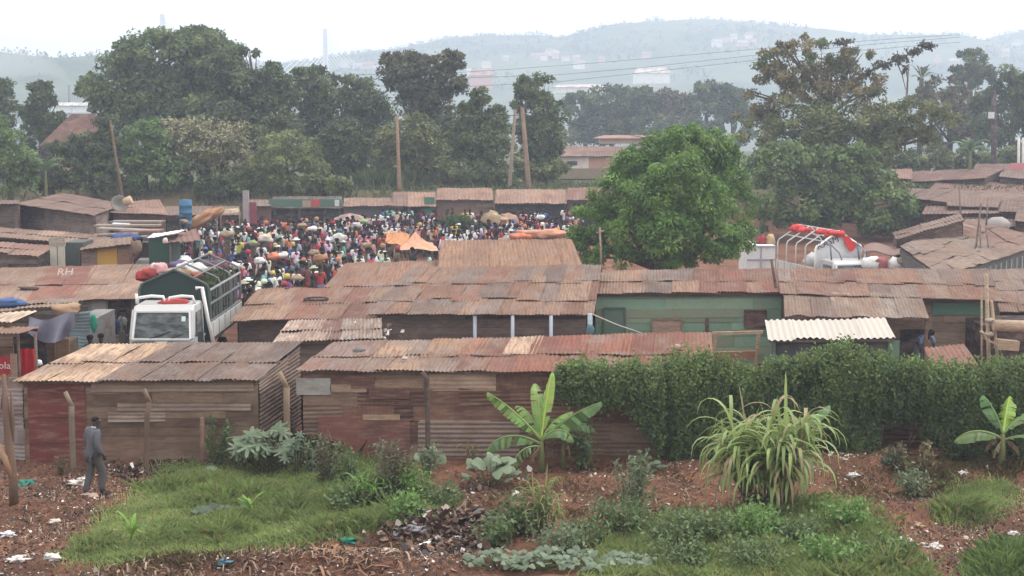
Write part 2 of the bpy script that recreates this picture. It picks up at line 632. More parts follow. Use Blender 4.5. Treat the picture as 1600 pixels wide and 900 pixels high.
# ------------------------------------------------------------------ smoke over the far left
def smoke():
    mb = MB()
    pts = [W(108, 132, 420), W(98, 118, 419), W(80, 105, 418), W(55, 97, 417), W(20, 96, 416), (W(-40, 98, 415))]
    mb.tube(pts, [.4, 1.3, 2.4, 3.8, 5, 6], 12)
    m, nt, b = mk('smoke_air'); nt.nodes.remove(b)
    pv = nt.nodes.new('ShaderNodeVolumePrincipled')
    pv.inputs['Color'].default_value = (.92, .95, 1, 1)
    pv.inputs['Density'].default_value = .03
    nt.links.new(pv.outputs[0], nt.nodes['Material Output'].inputs['Volume'])
    tag(mb.build('smoke', m), 'thin bluish smoke drifting left from a far chimney', 'smoke', kind='stuff')
    mb = MB()
    p = W(108, 133, 420); g = t(p.x, 420)
    mb.tube([(p.x, p.y, g), (p.x, p.y, g + (p.z - g) * .6), p], [.55, .45, .4], 8, (.14, .12, .12))
    tag(mb.build('chimney', M['metal']), 'dark slender chimney under the drifting smoke on the far left', 'chimney')


smoke()

# ------------------------------------------------------------------ trees
def ell(e, Y):
    px, py, rx, ry = e[:4]
    yy = Y + (e[4] if len(e) > 4 else 0)
    p = W(px, py, yy)
    return (p, rx * yy / F, ry * yy / F)


def tree(name, label, cat, Y, base_px, ells, cols, nleaf, L=.3, Wd=.16, trunk=.25, droop=.3, clump=.2, group=None,
         flower=None, depth=.8, seed=1, fill=1.0, trunk_col=(.13, .10, .08), limbs=True, hang=0):
    rg = np.random.default_rng(seed)
    E = [ell(e, Y) for e in ells]
    bx = W(base_px, 250, Y).x
    base = Vector((bx, Y, t(bx, Y) - .1))
    root = thing(name, label, cat, base, group=group)
    area = np.array([rx * rz + .15 for (_, rx, rz) in E])
    per = 80
    nc = max(8, int(nleaf / per))
    cols = [tuple(np.array(c_) * np.array([1.62, 1.55, 1.25])) for c_ in cols]
    which = rg.choice(len(E), nc, p=area / area.sum())
    Cc = np.array([[p.x, p.y, p.z] for p, _, _ in E])[which]
    Rr = np.array([[rx, max(rx * depth, .3), rz] for _, rx, rz in E])[which]
    d = unit(rg.normal(size=(nc, 3)))
    d[:, 1] = -np.abs(d[:, 1]) * np.where(rg.random(nc) < .72, 1, -1)
    d[:, 2] += .18; d = unit(d)
    rad = 1 - np.abs(rg.normal(0, .22, nc)) * fill
    rad = np.clip(rad, .1, 1) * (1 + (rg.random(nc) - .5) * .16)
    cen = Cc + d * Rr * rad[:, None]
    crad = np.clip(np.sqrt(Rr[:, 0] * Rr[:, 2]) * clump * 1.25 * rg.uniform(.6, 1.5, nc), L * .9, None)
    ccol = rg.random(nc)
    c0, c1 = np.array(cols[0]), np.array(cols[1])
    base_c = c0 * (1 - ccol[:, None]) + c1 * ccol[:, None]
    base_c *= rg.uniform(.75, 1.25, (nc, 1))
    if len(cols) > 2:
        sel = rg.random(nc) < .18
        base_c[sel] = np.array(cols[2]) * rg.uniform(.7, 1.2, (sel.sum(), 1))
    N = nc * per
    du = unit(rg.normal(size=(N, 3)) + np.array([0, -.25, .35]))
    off = du * np.array([1.0, 1.0, .72]) * (np.repeat(crad, per) * np.clip(rg.normal(.86, .2, N), .2, 1.25))[:, None]
    P = np.repeat(cen, per, 0) + off
    if hang: P[:, 2] -= rg.random(N) ** 2 * hang
    nr = unit(du + rg.normal(size=(N, 3)) * .45 + np.array([0, 0, .25]))
    D = unit(np.cross(nr, rg.normal(size=(N, 3))) + np.array([0, 0, -droop * .6]) + du * .3)
    S = unit(np.cross(nr, D))
    ll = L * rg.uniform(.6, 1.35, N); ww = Wd * rg.uniform(.6, 1.35, N)
    colr = np.repeat(base_c, per, 0) * rg.uniform(.8, 1.2, (N, 1))
    if flower:
        f = rg.random(N) < flower[1] * np.clip((np.repeat(d, per, 0)[:, 2] + .4), 0, 1)
        colr[f] = np.array(flower[0]) * rg.uniform(.6, 1.1, (f.sum(), 1))
    leaves('crown', P, D, S, ll, ww, colr, M['leaf'], root)
    # trunk and limbs
    mb = MB()
    cx = sum(p.x * rx for p, rx, _ in E) / sum(rx for _, rx, _ in E)
    lowest = min(E, key=lambda e: e[0].z)[0].z
    top = Vector((cx * .6 + bx * .4, Y, max(base.z + 1.2, lowest - .2)))
    midp = base.lerp(top, .5) + Vector((R.uniform(-.2, .2), 0, 0))
    mb.tube([base, midp, top], [trunk * 1.25, trunk, trunk * .8], 9, trunk_col)
    if limbs:
        for p, rx, rz in E:
            q = p + Vector((0, 0, rz * .35))
            a = top.lerp(base, R.uniform(0, .25))
            m1 = a.lerp(q, .5) + Vector((R.uniform(-.3, .3), R.uniform(-.3, .3), -.1 * rz))
            mb.tube([a, m1, q], [trunk * .55, trunk * .35, trunk * .1], 6, trunk_col)
            for kk in range(3):
                an = R.uniform(0, 6.28)
                e2 = p + Vector((math.cos(an) * rx * .75, math.sin(an) * rx * .5, R.uniform(-.1, .7) * rz))
                mb.tube([m1, m1.lerp(e2, .6), e2], [trunk * .25, trunk * .15, trunk * .04], 5, trunk_col)
    mb.build('trunk', M['bark'], root)
    return root


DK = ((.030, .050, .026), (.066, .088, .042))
GR = ((.045, .085, .035), (.085, .135, .055))
OL = ((.055, .072, .034), (.105, .120, .058))
BR = ((.082, .075, .042), (.120, .105, .060), (.070, .10, .045))

tree('acacia_tree', 'huge spreading green tree rising above the brown shacks on the left', 'tree', 118, 290,
     [(200, 135, 70, 48), (255, 100, 75, 50), (320, 92, 58, 42), (345, 135, 65, 55, 3), (155, 135, 34, 30), (240, 160, 85, 45),
      (290, 72, 50, 24), (300, 180, 95, 35), (215, 88, 40, 28), (175, 170, 40, 30)], ((.045, .075, .038), (.085, .115, .055)), 30000, .34, .2,
     .5, seed=2, clump=.17)
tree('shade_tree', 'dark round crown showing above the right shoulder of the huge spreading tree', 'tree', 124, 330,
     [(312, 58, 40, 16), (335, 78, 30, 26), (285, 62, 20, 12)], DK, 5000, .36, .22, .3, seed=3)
tree('layered_tree', 'dark tree with flat drooping layers and one bare arm reaching over it', 'tree', 112, 400,
     [(395, 135, 62, 26), (425, 118, 40, 18), (380, 175, 70, 34), (430, 160, 42, 30), (390, 82, 14, 5), (370, 88, 14, 5),
      (350, 110, 40, 25)], ((.032, .052, .030), (.062, .085, .045)), 14000, .32, .2, .35, seed=4, droop=.6)
tree('flowering_tree', 'rounded bush covered with pale cream blossom in front of the big trees', 'tree', 104, 320,
     [(320, 235, 72, 42), (280, 225, 48, 34), (360, 262, 42, 34), (310, 270, 75, 28), (265, 210, 44, 18), (385, 280, 34, 24), (330, 205, 50, 14)], OL, 16000, .24, .17, .2, seed=5,
     flower=((.36, .33, .23), .6))
tree('leafy_tree', 'fresh green leafy tree left of the cream blossom bush', 'tree', 102, 225,
     [(225, 235, 46, 42), (200, 260, 40, 35), (250, 262, 42, 30), (235, 205, 25, 18)], GR, 9000, .25, .16, .2, seed=6)
tree('hedge_tree', 'bright green dense tree at the left edge above the long brown shack', 'tree', 97, 20,
     [(15, 250, 44, 58), (-20, 235, 40, 60), (40, 275, 26, 32)], GR, 9000, .26, .16, .25, seed=7)
tree('dark_tree', 'dark narrow tree cut by the left edge of the picture', 'tree', 128, 3,
     [(2, 165, 24, 42), (-15, 190, 30, 40), (18, 200, 16, 20)], DK, 5000, .32, .2, .25, seed=8)
tree('dark_tree', 'dark upright tree standing alone before the smoky valley on the left', 'tree', 122, 66,
     [(64, 150, 20, 22), (70, 175, 30, 28), (50, 185, 18, 25), (82, 205, 22, 30), (58, 215, 30, 22)], DK, 7000, .32, .2, .3, seed=9)
tree('garden_tree', 'dark loose tree hiding most of the dark red roofed house', 'tree', 101, 150,
     [(150, 225, 34, 26), (120, 232, 30, 18), (165, 200, 24, 22), (95, 238, 28, 16), (150, 255, 40, 20)], DK, 5500, .26, .15, .18, seed=71, fill=1.6)
tree('garden_tree', 'low dark bush below the dark red roofed house on the left', 'tree', 100, 120,
     [(110, 265, 40, 22), (150, 275, 40, 22), (85, 285, 30, 18)], DK, 5000, .26, .17, .15, seed=10)
tree('broad_tree', 'broad dark green tree right of the layered tree, beneath the bridge tower', 'tree', 120, 520,
     [(510, 118, 42, 18), (495, 150, 58, 38), (545, 165, 62, 42), (480, 205, 55, 45), (580, 200, 36, 55), (530, 225, 60, 40),
      (470, 115, 14, 10)], ((.040, .062, .034), (.075, .098, .050)), 17000, .32, .2, .35, seed=12)
tree('flat_top_tree', 'tall dark flat topped tree right of the middle hill slope', 'tree', 114, 660,
     [(655, 118, 50, 32), (625, 104, 28, 16), (650, 92, 38, 10), (695, 92, 22, 8), (707, 86, 14, 6), (698, 132, 28, 22), (632, 140, 22, 22),
      (665, 160, 45, 28), (612, 92, 14, 6), (705, 105, 18, 10)],
     ((.040, .046, .032), (.070, .074, .048)), 13000, .3, .19, .32, seed=13, clump=.26, droop=.5)
tree('olive_tree', 'dull olive bushy tree behind the single brown pole', 'tree', 107, 640,
     [(640, 225, 42, 45), (610, 240, 30, 35), (670, 245, 35, 40)], OL, 8000, .27, .17, .22, seed=14)
tree('pointed_tree', 'pointed green tree between the flat topped tree and the twin poles', 'tree', 110, 740,
     [(745, 152, 16, 20), (748, 180, 34, 30), (750, 215, 46, 38), (720, 245, 42, 34), (770, 250, 42, 36), (775, 195, 20, 30)],
     ((.038, .062, .030), (.078, .100, .048)), 12000, .28, .18, .25, seed=15)
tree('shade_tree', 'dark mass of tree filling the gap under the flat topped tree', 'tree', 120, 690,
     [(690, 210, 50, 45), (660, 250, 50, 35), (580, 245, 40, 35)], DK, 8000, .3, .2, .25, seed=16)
tree('tall_tree', 'tall loose green tree just right of the twin poles', 'tree', 114, 845,
     [(838, 140, 30, 22), (850, 175, 36, 30), (845, 215, 40, 38), (848, 252, 36, 32), (815, 165, 14, 24), (862, 150, 18, 14)],
     ((.042, .070, .034), (.082, .108, .052)), 11000, .29, .18, .28, seed=17)
tree('pale_tree', 'pale olive bush above the green shop front', 'tree', 102, 450,
     [(450, 245, 50, 40), (420, 262, 30, 30), (485, 260, 28, 28)], ((.075, .10, .045), (.13, .15, .075)), 8000, .24, .15, .2, seed=18)
tree('dark_tree', 'dark tree between the pale olive bush and the tall grass', 'tree', 112, 545,
     [(545, 235, 42, 45), (510, 250, 30, 30)], DK, 6000, .29, .18, .22, seed=19)
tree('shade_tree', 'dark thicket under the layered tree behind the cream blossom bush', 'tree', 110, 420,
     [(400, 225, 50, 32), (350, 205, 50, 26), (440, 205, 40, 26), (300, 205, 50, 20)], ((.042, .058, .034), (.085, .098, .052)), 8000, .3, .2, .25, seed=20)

hzl = ['left end of the hazy tree line beyond the pale house', 'second crown of the hazy tree line, left of its highest part',
       'hazy broad crown in the middle of the far tree line', 'brownish hazy tree in the far tree line above the bright green tree',
       'hazy rounded tree right of the brownish one in the far line', 'hazy tree where the far line meets the big reddish tree',
       'low hazy growth at the foot of the far tree line']
for i, (bp, es, cc) in enumerate([
    (915, [(905, 165, 22, 22), (925, 195, 32, 30)], DK), (955, [(950, 160, 38, 26), (960, 195, 40, 30)], DK),
    (1005, [(1000, 158, 36, 26), (1010, 190, 45, 32)], DK), (1055, [(1045, 160, 26, 22), (1055, 190, 40, 34)], ((.06, .06, .04), (.09, .08, .055))),
    (1105, [(1105, 148, 34, 24), (1100, 180, 42, 34)], DK), (1145, [(1140, 160, 28, 30), (1150, 195, 34, 36)], DK),
    (990, [(920, 212, 45, 14), (990, 215, 60, 14), (1080, 215, 60, 16)], DK)]):
    tree('distant_tree', hzl[i], 'tree', 225, bp, es, cc, 4500, .55, .36, .35, group='hazy trees beyond the market', seed=30 + i)

# reddish open tree on the right with a bare branch
rt = tree('thorn_tree', 'very large reddish brown and olive tree with an open crown on the right', 'tree', 100, 1325,
          [(1205, 112, 38, 32), (1262, 84, 46, 22), (1300, 112, 56, 40), (1180, 165, 36, 42), (1250, 150, 70, 42), (1345, 150, 60, 34),
           (1225, 78, 12, 18), (1195, 80, 8, 12), (1330, 82, 30, 14), (1252, 62, 8, 6)], BR, 13000, .24, .13, .34, seed=50, fill=1.8, clump=.15)
tree('thorn_tree', 'flat olive green boughs spreading right below the reddish crown', 'tree', 98, 1360,
     [(1260, 200, 75, 40), (1350, 195, 72, 34), (1420, 172, 62, 16), (1460, 188, 40, 10), (1400, 205, 60, 26), (1190, 215, 40, 40),
      (1330, 235, 80, 34), (1440, 215, 40, 18)], OL, 17000, .26, .15, .3, seed=51, fill=1.5, droop=.1)
def branch():
    mb = MB()
    Y = 100
    pts = [W(px, py, Y) for px, py in [(1330, 132), (1365, 108), (1400, 94), (1432, 79), (1456, 69)]]
    mb.tube(pts, [.12, .09, .07, .05, .02], 6, (.12, .09, .07))
    for a, b in [((1400, 94), (1415, 140)), ((1330, 132), (1318, 66)), ((1318, 66), (1335, 66)), ((1415, 105), (1418, 146)), ((1318, 66), (1300, 68))]:
        mb.tube([W(*a, Y), W((a[0] + b[0]) / 2 + 2, (a[1] + b[1]) / 2, Y), W(*b, Y)], [.05, .035, .02], 5, (.12, .09, .07))
    o = mb.build('branch', M['bark'], rt)
    rg = np.random.default_rng(5)
    Ps = []; 
    for (px, py, rx, ry, n) in [(1378, 102, 14, 6, 160), (1405, 92, 14, 6, 190), (1428, 81, 11, 5, 150), (1448, 71, 10, 4, 220), (1318, 66, 16, 3, 160), (1355, 115, 12, 8, 120),
                                (1415, 108, 4, 5, 30)]:
        p = W(px, py, Y)
        Ps.append(np.array(p) + rg.normal(size=(n, 3)) * np.array([rx * .5, rx * .4, ry * .5]) * Y / F)
    P = np.concatenate(Ps); N = len(P)
    D = unit(rg.normal(size=(N, 3))); S = unit(np.cross(D, rg.normal(size=(N, 3))))
    leaves('sprig', P, D, S, rg.uniform(.15, .32, N), rg.uniform(.1, .18, N), rg.uniform(.7, 1.2, (N, 1)) * np.array([.07, .065, .045]), M['leaf'], rt)
branch()
tree('green_tree', 'fresh green tree below the reddish crown, behind the white lorry', 'tree', 92, 1290,
     [(1222, 265, 50, 42), (1300, 280, 58, 46), (1378, 315, 50, 44), (1250, 320, 66, 36), (1345, 345, 52, 24), (1418, 322, 24, 20), (1198, 330, 26, 30),
      (1330, 250, 40, 24)], ((.042, .078, .034), (.085, .125, .052), (.10, .15, .06)), 20000, .27, .18, .3, seed=52)
tree('lone_tree', 'hazy rounded tree standing above the others against the right hill', 'tree', 185, 1515,
     [(1515, 100, 28, 22), (1522, 122, 32, 20), (1498, 118, 18, 14)], DK, 5000, .42, .28, .4, seed=53)
tree('dark_tree', 'dark dense tree at the right edge behind the dark pole', 'tree', 140, 1580,
     [(1585, 135, 34, 28), (1600, 160, 40, 40), (1562, 185, 44, 45), (1610, 215, 40, 45), (1535, 160, 22, 22)], DK, 11000, .36, .24, .35, seed=54)
tree('shade_tree', 'brownish hazy trees behind the olive boughs on the right', 'tree', 150, 1480,
     [(1470, 150, 40, 26), (1500, 170, 36, 30), (1480, 210, 46, 36), (1540, 215, 40, 30), (1435, 150, 20, 20)], ((.05, .05, .035), (.09, .08, .05)), 9000, .38, .25, .3, seed=55)

# the bright mango tree in the middle distance
tree('mango_tree', 'dense bright green mango tree behind the green house', 'tree', 61, 1035,
     [(1070.6, 222, 34.4, 26.4, -1), (1030.1, 240, 34.4, 29.9, .5), (1109.2, 235, 31, 29.9), (986.6, 262, 31, 28.2), (1059, 275, 41.3, 35.2, -2.5), (1136.2, 272, 31, 35.2, .3), (957.7, 305, 32.7, 31.7, -.5), (1010.8, 315, 39.6, 35.2, -2.5),
      (1097.6, 318, 39.6, 37, -2.2), (1147.8, 328, 29.2, 35.2), (928.7, 345, 31, 29.9, -.4), (977, 362, 36.1, 31.7, -2), (1044.5, 365, 43, 31.7, -3), (1116.9, 375, 39.6, 29.9, -2), (1153.6, 372, 24.1, 24.6), (919.1, 388, 27.5, 22.9),
      (962.5, 402, 34.4, 15.8, -1.5), (1030.1, 404, 48.2, 14.1, -2), (1092.8, 402, 31, 14.1, -1), (1040, 310, 85.5, 75, 1.2), (1086, 206, 17.2, 12.3), (1136.2, 240, 15.5, 14.1), (900.8, 372, 13.8, 19.4)],
     ((.042, .092, .028), (.080, .150, .038), (.105, .175, .05)), 60000, .19, .07, .3, seed=60, clump=.26, droop=.6, depth=.8, fill=.6)

# tall grass on the bank, banana and palm among the far trees
def blades(name, label, cat, spots, n, h, wd, cols, lean=.5, kind=None, group=None, seed=1, spread=.3):
    rg = np.random.default_rng(seed)
    Vs = []; cs = []
    sp = np.array([(p.x, p.y, p.z) for p in spots])
    idx = rg.integers(0, len(sp), n)
    P = sp[idx] + rg.normal(size=(n, 3)) * np.array([spread, spread, 0])
    P[:, 2] = T(P[:, 0], P[:, 1])
    an = rg.uniform(0, 2 * np.pi, n); ln = rg.uniform(0, lean, n)
    H = h * rg.uniform(.55, 1.15, n)
    dirx = np.cos(an) * ln; diry = np.sin(an) * ln
    side = np.stack([-np.sin(an), np.cos(an), np.zeros(n)], 1) * (wd * rg.uniform(.6, 1.3, n))[:, None] * .5
    up = lambda k, b: np.stack([dirx * H * k * b, diry * H * k * b, H * k * (1 - .35 * ln * b)], 1)
    a = P; m1 = P + up(.55, .6); tp = P + up(1.0, 1.25)
    V = np.stack([a - side, a + side, m1 + side * .8, tp, m1 - side * .8], 1)
    c = np.array(cols[0])[None] + (np.array(cols[1]) - np.array(cols[0]))[None] * rg.random((n, 1))
    o = np_mesh(name, V.reshape(-1, 3), 5, c, M['grass'])
    return tag(o, label, cat, group, kind)


blades('tall_grass', 'pale green tall grass on the bank above the brown roofed shop', 'grass',
       [Vector((W(px, 280, 105).x, 105 + (px % 7) * .3, 0)) for px in range(565, 665, 4)], 1500, 1.5, .1,
       ((.10, .15, .07), (.2, .24, .13)), .5, 'stuff', seed=3, spread=.35)


tx = np.random.default_rng(77)
blades('bank_grass', 'rough grass covering the bank behind the market shops', 'grass',
       [Vector((x, y, 0)) for x, y in zip(tx.uniform(-34, 40, 900), tx.uniform(98.5, 116, 900))], 9000, .55, .09,
       ((.09, .12, .055), (.17, .18, .10)), .8, 'stuff', seed=4, spread=.5)
for i, (px, py, Y, lb) in enumerate([(1400, 250, 118, 'low bush beside the pinkish roof end on the right'), (1455, 245, 122, 'low bush under the olive boughs, left of the pale banana'), (1500, 248, 124, 'low bush right behind the pale banana on the right'),
                                     (1560, 245, 126, 'low bush at the foot of the dark pole'), (1610, 245, 122, 'low bush at the right edge behind the white posts'), (700, 272, 106, 'low bush between the single pole and the twin poles'),
                                     (760, 275, 105, 'low bush left of the twin poles on the bank'), (845, 262, 112, 'low bush between the twin poles and the pale house'), (350, 288, 101, 'low bush at the foot of the cream blossom bush'),
                                     (510, 285, 101, 'low bush on the bank above the green shop front')]):
    tree('low_bush', lb, 'bush', Y, px, [(px, py, 34, 18), (px + 20, py + 8, 26, 14), (px - 22, py + 6, 24, 14)], OL if i % 2 else DK, 2600, .26, .17, .08, seed=400 + i, limbs=False)


def banana_leaf(mb, base, az, elev, L, Wd, col, bend=1.0, tear=.5, n=14, roll=0.0):
    """one big leaf: arched midrib, two blade halves torn into strips"""
    d = Vector((math.cos(az), math.sin(az), 0))
    side = Vector((-math.sin(az), math.cos(az), 0))
    pts = []; p = Vector(base); e = elev
    for i in range(n + 1):
        pts.append(p.copy())
        st = L / n
        p = p + (d * math.cos(e) + Vector((0, 0, 1)) * math.sin(e)) * st
        e -= bend * 1.6 / n * (0.4 + i / n)
    mb.tube(pts, [Wd * .07 * (1 - i / (n + 1)) + .006 for i in range(n + 1)], 5, (col[0] * 1.5, col[1] * 1.3, col[2] * 1.3))
    i0 = int(n * .16)
    for sgn in (1, -1):
        for i in range(i0, n):
            if tear and R.random() < tear * .10: continue
            k0 = (i - i0) / (n - i0); k1 = (i + 1 - i0) / (n - i0)
            prof = lambda k: (math.sin(math.pi * min(1, max(.0, k * .92 + .06))) ** .55) * Wd
            a, b = pts[i], pts[i + 1]
            f = (b - a).normalized(); up = side.cross(f) * -1
            if up.z < 0: up = -up
            dr = R.uniform(.1, .1 + tear) - roll
            o = lambda k: (side * sgn * math.cos(dr) - up * math.sin(dr) + Vector((0, 0, -.12 * tear)) + f * .35) * prof(k) * .5
            gap = f * (R.uniform(0, .25) * tear * (b - a).length)
            q = [a, b, b + o(k1) - gap, a + o(k0) + gap]
            mid0 = a + o(k0) * .55 + up * .05 * Wd; mid1 = b + o(k1) * .55 + up * .05 * Wd
            cc = tuple(c * R.uniform(.85, 1.15) for c in col)
            mb.add([q[0], q[1], mid1, mid0], [(0, 1, 2, 3)], cc, 0, True)
            mb.add([mid0, mid1, q[2], q[3]], [(0, 1, 2, 3)], cc, 0, True)
    return pts


def simple_banana(px, py, Y, h, label, seed):
    R.seed(seed)
    p = W(px, py, Y); g = t(p.x, Y)
    root = thing('banana_plant', label, 'banana plant', (p.x, Y, g))
    mb = MB(); top = Vector((p.x, Y, p.z - h * .3))
    mb.tube([(p.x, Y, g), top], [.16, .1], 8, (.16, .17, .08)); mb.build('stem', M['bark'], root)
    for k in range(9):
        mb = MB(); banana_leaf(mb, top, k * .7 + R.uniform(-.3, .3), R.uniform(.5, 1.3), h * R.uniform(.8, 1.2), h * .26, (.10, .17, .09), 1.2, .8, 10)
        mb.build('leaf', M['bigleaf'], root)


simple_banana(1517, 225, 112, 1.7, 'hazy pale banana plant under the dark trees on the right', 4)
simple_banana(70, 255, 98, 1.4, 'small banana plant in front of the dark red roofed house', 5)


def palm():
    R.seed(8)
    Y = 150; p = W(1440, 122, Y); g = t(p.x, Y)
    root = thing('palm_tree', 'small feathery palm top above the olive boughs on the right', 'palm', (p.x, Y, g))
    mb = MB(); mb.tube([(p.x, Y, g), p], [.3, .22], 8, (.12, .1, .08)); mb.build('trunk', M['bark'], root)
    mb = MB()
    for k in range(26):
        az = R.uniform(0, 6.28); e = R.uniform(.1, 1.4)
        d = Vector((math.cos(az) * math.cos(e), math.sin(az) * math.cos(e), math.sin(e)))
        s = d.cross(Vector((0, 0, 1))).normalized()
        L = R.uniform(1.6, 2.4)
        a = p; m_ = p + d * L * .6; e_ = p + d * L + Vector((0, 0, -.5))
        mb.add([a, m_ + s * .16, e_, m_ - s * .16], [(0, 1, 2, 3)], (.09, .11, .06))
    mb.build('crown', M['leaf'], root)


palm()

# ------------------------------------------------------------------ cable-stayed bridge
def bridge():
    A = Vector((W(254, 22, 890).x, 890, W(254, 22, 890).z)); B = Vector((W(508, 45, 1050).x, 1050, W(508, 45, 1050).z))
    root = thing('bridge', 'white cable stayed bridge with two slender towers beyond the trees', 'bridge', (A.x, A.y, -8))
    u = Vector((B.x - A.x, B.y - A.y, 0)).normalized()
    dz = 11
    mb = MB(); a = A - u * 125; b = B + u * 110
    mb.beam((a.x, a.y, dz), (b.x, b.y, dz), 12, 1.8, (.72, .72, .72)); mb.build('deck', M['concrete'], root)
    for Pt in (A, B):
        mb = MB()
        s = Vector((-u.y, u.x, 0))
        mb.box((Pt.x, Pt.y, (Pt.z + 28) / 2 + 0), (3.4, 3.4, Pt.z - 28), (.7, .68, .68), taper=.85)
        for k in (-1, 1):
            mb.beam((Pt.x + s.x * 9 * k, Pt.y + s.y * 9 * k, -8), (Pt.x, Pt.y, 29), 2.4, 2.4, (.7, .68, .68))
        mb.build('tower', M['concrete'], root)
        for k in (-1, 1):
            for i in range(9):
                z0 = Pt.z - 3 - i * 2.4
                q = Vector((Pt.x, Pt.y, dz)) + u * k * (100 - i * 9)
                mb = MB(); mb.tube([(Pt.x, Pt.y, z0), q], .22, 5, (.8, .8, .8)); mb.build('cable', M['concrete'], root)


bridge()

# ------------------------------------------------------------------ far houses
def small_house(px, py, Y, wd, h, label, wall, roof, group=None, name='house', z=None, dp=None):
    p = W(px, py, Y)
    zz = p.z
    root = thing(name, label, 'house', (p.x, Y, zz), group=group)
    mb = MB(); d = dp or wd * .6
    mb.box((p.x, Y, zz + h / 2), (wd, d, h), wall); mb.build('wall', M['paint'], root)
    mb = MB()
    e = .5 if wd > 4 else .25
    x0, x1, y0, y1 = p.x - wd / 2 - e, p.x + wd / 2 + e, Y - d / 2 - e, Y + d / 2 + e
    zt = zz + h + .02
    rz = zt + h * .55
    mb.add([(x0, y0, zt), (x1, y0, zt), (x1, y1, zt), (x0, y1, zt), (x0 + wd * .15, Y, rz), (x1 - wd * .15, Y, rz)],
           [(0, 1, 5, 4), (2, 3, 4, 5), (1, 2, 5), (3, 0, 4), (3, 2, 1, 0)], roof)
    mb.build('roof', M['sheet'], root)
    return root


R.seed(21)
hs_ = [(850, 95), (868, 92), (884, 97), (838, 93), (900, 95), (860, 88), (1132, 68), (1146, 66), (1170, 62), (1176, 70), (1160, 73), (1120, 74),
       (940, 100), (905, 108), (1010, 92), (790, 96), (760, 108), (735, 120), (1330, 75), (1400, 95), (1465, 98), (1490, 104), (1570, 90), (1590, 72),
       (560, 108), (575, 108), (590, 108), (605, 109), (540, 106)]
for i, (px, py) in enumerate(hs_):
    # find where the ray meets the hill
    yy = np.linspace(700, 1330, 400); d = ray(px, py); tt = yy / d[1]
    hz_ = hill_z(d[0] * tt, yy); zz_ = HC + d[2] * tt
    kk = np.argmax(zz_ <= hz_)
    if not (zz_ <= hz_).any(): continue
    Y = float(yy[kk])
    small_house(px, py, Y, R.uniform(4, 8), R.uniform(2.5, 4), 'tiny pale house on the hazy far hillside',
                (.75, .7, .66) if R.random() < .7 else (.6, .4, .34), (.5, .3, .24) if R.random() < .5 else (.6, .58, .56), 'pale houses on the far hills')
small_house(1018, 131, 620, 14, 4.2, 'long white building before the far hill above the hazy tree line', (.8, .79, .78), (.7, .66, .64), name='building')
small_house(752, 140, 560, 8, 5, 'pinkish building right of the flat topped tree', (.65, .42, .4), (.5, .4, .38), name='building')
small_house(905, 146, 430, 14, 1.6, 'long low white roofed building at the foot of the hill', (.8, .78, .78), (.7, .66, .66), name='building')
small_house(115, 176, 330, 8, 1.4, 'long low white roofed building behind the dark upright tree', (.8, .82, .85), (.7, .72, .74), name='building')
# ------------------------------------------------------------------ shacks
RUST = [(.235, .135, .098), (.265, .165, .12), (.21, .11, .08), (.28, .20, .15), (.20, .10, .075)]
RED = [(.18, .082, .065), (.205, .095, .074), (.165, .078, .065)]
GREY = [(.175, .145, .135), (.205, .172, .158), (.15, .128, .124)]
PALE = [(.50, .37, .27), (.46, .35, .26), (.42, .31, .23)]
BROWN = [(.215, .158, .125), (.245, .18, .142), (.185, .132, .108), (.23, .16, .13)]
DULL = [(.17, .128, .107), (.20, .15, .125), (.145, .108, .092)]


def bil(q, u, v):
    FL, FR, BR, BL = q
    return (FL * (1 - u) + FR * u) * (1 - v) + (BL * (1 - u) + BR * u) * v


def roof_mesh(q, pal, sheet=.8, rows=2, pitch=.1, amp=.014, jag=.05, cols=None, seed=0):
    """cols: optional list of (u_end, colour)"""
    mb = MB()
    L = ((q[1] - q[0]).length + (q[2] - q[3]).length) / 2
    n = max(1, int(round(L / sheet)))
    # uneven sheet edges
    for r in range(rows):
        ed = [0.0]
        while ed[-1] < n - .45: ed.append(ed[-1] + R.uniform(.62, 1.38))
        ed[-1] = n
        for i in range(len(ed) - 1):
            v0 = r / rows - (R.uniform(.02, .10) if r else 0); v1 = (r + 1) / rows
            u0 = max(0, ed[i] / n - .012); u1 = min(1, ed[i + 1] / n + .012)
            a, b, c, d = bil(q, u0, v0), bil(q, u1, v0), bil(q, u1, v1), bil(q, u0, v1)
            lift = Vector((0, 0, r * .022 + (i % 2) * .008 + R.uniform(0, .012)))
            um = (u0 + u1) / 2
            if cols:
                col = [cc for ue, cc in cols if um <= ue + 1e-6][0]
                if isinstance(col, list): col = R.choice(col)
            else:
                col = R.choice(pal)
            k = R.uniform(.78, 1.14)
            col = tuple(x * k * q_ for x, q_ in zip(col, (.86, .80, .74)))
            jj = (b - a).normalized() * 0
            e = (a - d).normalized() * R.uniform(-.02, .06) if r == 0 else Vector()
            mb.corr(a + lift + e, b + lift + e, c + lift, d + lift, col, pitch, amp, 4, .02, jag, seed + i * 1.7 + r)
    # eave lath under the sheets
    for v in (.04, .5, .96):
        mb.beam(bil(q, .01, v) - Vector((0, 0, .06)), bil(q, .99, v) - Vector((0, 0, .06)), .05, .06, (.14, .10, .075))
    return mb


